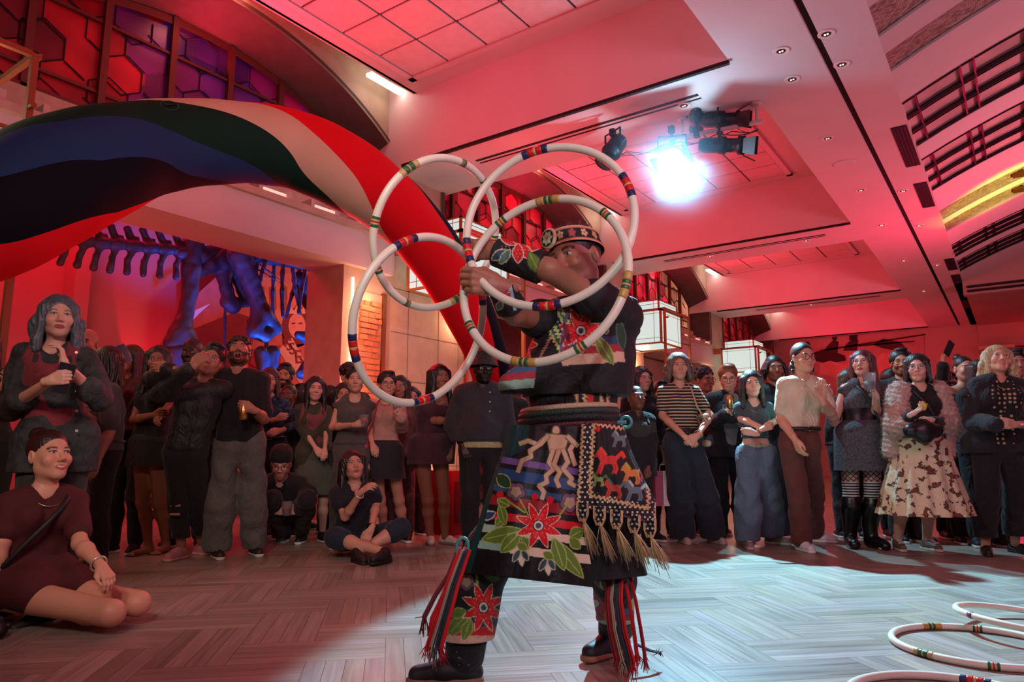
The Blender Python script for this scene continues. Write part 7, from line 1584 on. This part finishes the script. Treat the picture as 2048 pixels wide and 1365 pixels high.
def art_sash(A):
    zz = GLD
    A.line([(1166, 850), (1160, 960), (1153, 1040)], 3.0, zz, 2.4, 9); A.line([(1188, 850), (1180, 960), (1182, 992), (1296, 1018), (1298, 960), (1290, 940)], 3.0, zz, 2.4, 9)
    A.line([(1186, 848), (1248, 858)], 3, zz, 2.4, 9); A.line([(1310, 960), (1314, 1010), (1308, 1050)], 3.0, zz, 2.2, 9)
    inner = (A.x > 1192 - (A.y - 850) * .05) & (A.y < 985 + (A.x - 1190) * .23) & (A.x < 1294)
    A.dots(~inner, 'd8cfc0', 10, 2.0); 
    A.put((~inner) & (np.abs(A.y - (1014 + (A.x - 1155) * .215)) < 3), '5a2a58')
    A.horse(1214, 922, 1.15, 'c8302a', 'd8402c'); A.horse(1238, 878, .72, '5c7a78', '88a098'); A.horse(1262, 948, .95, 'c88038', 'a8b040'); A.horse(1226, 978, .9, 'b83a30', '4a6a58'); A.horse(1268, 982, .9, '5a7078', 'a8b8b0'); A.horse(1290, 950, .6, 'a82040', 'a82040'); A.horse(1196, 960, .6, '8a9a50', '5a6a30'); A.disc(1195, 858, 6, REDF)
    A.line([(1188, 850), (1180, 960), (1182, 992), (1296, 1018), (1298, 960)], 3.0, zz, 2.4, 9)
sash = panel_px('sash_panel', [(1163, 1246, 846, 850, 2.47, 2.46, 2.56), (1160, 1262, 895, 900, 2.44, 2.42, 2.55), (1157, 1290, 945, 962, 2.43, 2.40, 2.54), (1154, 1312, 985, 1004, 2.42, 2.40, 2.52), (1152, 1312, 1012, 1050, 2.42, 2.40, 2.52)], 190, 200, art_sash, clothv, 'black side panel with coloured horses and gold zigzag braid')
# scalloped tabs and tassels along the side panel
tx = [(1165, 1016, 2.42), (1199, 1024, 2.40), (1233, 1031, 2.40), (1268, 1039, 2.43), (1300, 1048, 2.48)]
for k, (x, y, d) in enumerate(tx):
    def art_tab(A, x=x, y=y): 
        A.c[:] = srgb('14121a'); A.dots(np.ones(len(A.x), bool), 'd8cfc0', 9, 2.2); e = 10
        A.put((np.abs(A.x - x) > 8 + 1.5 * np.sin(A.y * .8)) | (A.y > y + 21 + 1.5 * np.sin(A.x * .8)), GLD)
    panel_px('scalloped_tab', [(x - 13, x + 13, y - 12, y - 9, d - .008, d - .014, d - .008), (x - 13, x + 13, y + 12, y + 14, d - .008, d - .014, d - .008), (x - 7, x + 7, y + 28, y + 28, d - .008, d - .014, d - .008)], 40, 56, art_tab, clothv)
    b = pt(x + 2, y + 26, d - .01); e = pt(x + 20 + k * 1.5, y + 84, d + .02); m_ = MB(); rg = np.random.default_rng(k)
    m_.tube([b, b * .93 + e * .07], [.0065, .005], 8)
    for q in range(46):
        j = rg.normal(size=3) * .011; jj = j * .28; m_.tube([b * .95 + e * .05 + jj * .5, b * .5 + e * .5 + j * .75, e + j * 1.15 + np.array([0, 0, rg.normal() * .008])], [.0014, .0013, .0009], 4)
    dchild('tassel', m_, mat('tassel_gold', 'b8946c', .6), label='gold fringe tassel')
# leggings with flowers
def art_leg(cx, A, s=1.0, dx=0):
    A.put((A.y > 1222) & (A.y < 1236), PUR); A.put((A.y > 1236) & (A.y < 1254), '22364c'); A.put((A.y > 1254) & (A.y < 1272), 'b81420'); A.put((A.y > 1272) & (A.y < 1296), 'c8a48c'); A.put(A.y > 1296, '0d0d10')
    A.line([(cx - 12, 1150), (cx - 8, 1185)], 2, '8a9a30'); A.leaf(cx + 4, 1150, cx + 34, 1160, 9, '34602c', '1c3818'); posy(A, cx - 32, 1165, 17)
    A.leaf(cx - 30, 1228, cx - 68, 1270, 13, GRN, 'a0a858', 'a0a858'); A.leaf(cx - 24, 1240, cx - 38, 1280, 10, GRN, 'a0a858', 'a0a858'); A.leaf(cx - 34, 1222, cx - 62, 1232, 9, GRN, 'a0a858'); flower(A, cx + 2, 1216, 44, 1.15, n=8)
def art_legL(A): art_leg(965, A)
def art_legR(A):
    A.put((A.y > 1218) & (A.y < 1230), '3c5c84'); A.put((A.y > 1230) & (A.y < 1242), '8c1c28'); A.put((A.y > 1242) & (A.y < 1254), '9ab09c'); A.leaf(1190, 1170, 1215, 1238, 18, 'a02040', '5a1428'); A.disc(1190, 1208, 8, 'b8a8a0', '3c2c50'); posy(A, 1214, 1196, 10); A.leaf(1212, 1225, 1226, 1244, 8, GRN, 'a0a858'); A.leaf(1268, 1195, 1264, 1225, 8, 'b8b080', '5a5a30'); A.line([(1200, 1165), (1210, 1200), (1222, 1176)], 1.8, '8a9a30'); A.leaf(1270, 1150, 1275, 1190, 8, 'b81c28')
for i, fn in ((0, art_legL), (1, art_legR)):
    k, a = D['kn'][i], D['ft'][i]; ztop = pt(950, 1112, 2.5)[2] if i == 0 else pt(1230, 1145, 2.66)[2]; zb = pt(940, 1306, 2.42)[2] if i == 0 else pt(1225, 1258, 2.78)[2]
    q = a + (k - a) * ((zb - a[2]) / (k[2] - a[2])); o = D['garment']('legging_cover', [cap(k + D['U'] * .05, k - D['U'] * .05, .078, .084, .03), cap(k, q, .084, .092 if i == 0 else .075, .03)], clothv, [(np.array([0, 0, ztop]), D['U']), (np.array([0, 0, zb]), -D['U'])], .003, None, (), rs=.0038); paint(o, fn)
    m_ = MB(); up = nrm(k - a); x_ = nrm(np.cross(up, FH)); y_ = np.cross(up, x_)
    m_.tube([a + up * .02 + (x_ * math.cos(t) + y_ * math.sin(t)) * .046 for t in np.linspace(0, 6.283, 21)[:-1]], .022, 8, closed=True); m_.tube([a + up * .05 + (x_ * math.cos(t) + y_ * math.sin(t)) * .048 for t in np.linspace(0, 6.283, 21)[:-1]], .018, 8, closed=True); dchild('ankle_cuff', m_, blotch('ankle', '0d0d12', '5c7a50', 45, .6, 'c8b8a0'))
# finger-woven garters with long red yarn ends
def yarn(pts, cols, w=.022, n=16, fr=.06):
    for k, c in enumerate(cols):
        m_ = MB(); rg = np.random.default_rng(k + int(pts[0][0])); sh = (k - (len(cols) - 1) / 2) / max(len(cols), 1)
        for q in range(n):
            o_ = rd * (sh * w * 2.2 + rg.normal() * w * .12) + fd * rg.normal() * .004; P = [pt(*p_) + o_ * (1 + .5 * j / len(pts)) for j, p_ in enumerate(pts)]
            P.append(P[-1] + (P[-1] - P[-2]) * .12 + rg.normal(size=3) * .010 - np.array([0, 0, fr * rg.random()])); 
            P = [v if v[2] > .006 else np.array([v[0], v[1], .006 + .004 * rg.random()]) for v in P]; m_.tube(P, [.0024] * (len(P) - 1) + [.0012], 5)
        dchild('garter_yarn', m_, mat('yarn_' + c, c, .8), label='red and multicoloured yarn strands hanging from the knee garter' if k == 0 else None)
yarn([(925, 1095, 2.46), (905, 1150, 2.42), (880, 1190, 2.40), (858, 1235, 2.38)], ['6a1c28', 'c4121c'], .02, 18)
yarn([(930, 1100, 2.40), (905, 1170, 2.37), (885, 1240, 2.36), (870, 1290, 2.36)], ['b8101c', 'a09080', '24303c', 'c4121c'], .022, 14)
yarn([(1232, 1140, 2.56), (1228, 1200, 2.54), (1235, 1260, 2.56), (1250, 1320, 2.60)], ['8c1420', 'b89880', '2c3440', 'c4121c'], .026, 15)
yarn([(1252, 1140, 2.58), (1265, 1200, 2.58), (1275, 1260, 2.62), (1282, 1310, 2.66)], ['c4121c', 'a81020'], .02, 18)
yarn([(1270, 1288, 2.80), (1300, 1302, 2.80), (1318, 1306, 2.82)], ['2a2028'], .02, 14, .01)
def bow(cx, cy, d):
    m_ = MB(); c = pt(cx, cy, d)
    m_.tube([c + (x_ * math.cos(t) * .02 + D['U'] * math.sin(t) * .03) for t in np.linspace(0, 6.283, 15)[:-1]], .006, 6, closed=True); dchild('garter_knot', m_, mat('teal_cord', '3c8c88', .5))
bow(925, 1095, 2.44); bow(1250, 1135, 2.58)
# ------------------------------------------------------------------ hoops
hoop_m = mat('hoop_white', 'ddd6c2', .35, bump=.05, bscale=30)
NAV = ('1a2450', .022), ('c4161c', .022), ('c8a060', .008), ('c4161c', .022), ('1a2450', .022); GR = ('b89a60', .02), ('1f5a34', .018), ('b8924c', .006), ('1f5a34', .018), ('b89a60', .02); GS = ('1f5a34', .010), ('c8a060', .006), ('a8242c', .006), ('c8a060', .006), ('1f5a34', .010); GW = ('b8924c', .03), ('1f5a34', .012), ('c8a060', .006), ('1f5a34', .012), ('b8924c', .03); TN = ('8a7a50', .012), ('5a5a3c', .012)
def hoop(label, C0, ex, ey, R, bands, tube=.0145, group='white hoops with coloured tape bands'):
    root = empty('hoop'); tag(root, label, 'hoop', group); ex, ey = nrm(ex), nrm(ey)
    m_ = MB(); m_.tube([(ex * math.cos(a) + ey * math.sin(a)) * R for a in np.linspace(0, 2 * math.pi, 161)[:-1]], tube, 14, closed=True); m_.obj('ring', hoop_m, root, True)
    for (bx, by, spec) in bands:
        best = min(np.linspace(0, 2 * math.pi, 361), key=lambda a: (lambda q: (q[0] - bx) ** 2 + (q[1] - by) ** 2)(proj(C0 + (ex * math.cos(a) + ey * math.sin(a)) * R))); tot = sum(s for c, s in spec); a = best - tot / R / 2
        for c, s_ in spec:
            b = a + s_ / R; m_ = MB(); m_.tube([(ex * math.cos(t) + ey * math.sin(t)) * R for t in np.linspace(a, b, 5)], tube + .0006, 14); m_.obj('tape_band', mat('tape_' + c, c, .4), root, True); a = b
    root.location = tuple(C0); return root
def hoop_px(label, cx, cy, a, b, th, sgn, bands, R=.30):
    d = F * R / a; C0 = px(cx, cy, d); t = math.radians(th); mj = CR * math.sin(t) + CU * math.cos(t); mn = CR * math.cos(t) - CU * math.sin(t); q = math.acos(b / a)
    return hoop(label, C0, mj, mn * math.cos(q) + CF * math.sin(q) * sgn, R, bands)
hoop_px('white hoop with green bands at the upper left of the four held hoops', 877, 470, 150, 104, 23, 1, [(920, 333, TN), (842, 372, GR), (786, 452, GS), (766, 533, GS), (977, 362, GS), (905, 583, GR), (811, 610, TN), (980, 480, GS)], R=.285)
hoop_px('largest held hoop, highest, with navy and red bands', 1095, 449, 174, 157, 42, -1, [(1071, 306, NAV), (1250, 375, NAV), (938, 502, NAV), (1095, 606, NAV)])
hoop_px('held hoop with green and tan bands ringing the dancer\'s head and chest', 1084, 556, 178, 150, 38, -1, [(1097, 389, GW), (1208, 436, GS), (1236, 567, GW), (1157, 690, GS), (1048, 722, GW), (1000, 440, GS), (932, 660, GS)])
hoop_px('lowest held hoop, at left before the crowd, with navy and red bands', 846, 643, 168, 110, 15, 1, [(815, 498, NAV), (738, 690, NAV), (842, 795, NAV), (953, 588, NAV)])
Z = np.array([0, 0, 1.0]); g = ground(1962, 1299) + Z * .0148
hoop('white hoop lying flat on the floor at the right, green and yellow bands, middle one', g, CR, FH, .325, [(1862, 1263, GW), (1850, 1305, GR), (1988, 1332, GS), (1955, 1260, GS)])
g2_ = ground(2085, 1268) + Z * .05
hoop('white hoop leaning on another hoop at the right edge of the floor', g2_, CR * math.cos(.10) - Z * math.sin(.10), FH, .325, [(1938, 1246, (('8c3048', .02), ('1a2450', .008)))])
g3_ = ground(1925, 1425) + Z * .0148
hoop('white hoop cut by the bottom edge of the picture, navy and red band', g3_, CR, FH, .325, [(1950, 1358, NAV)])
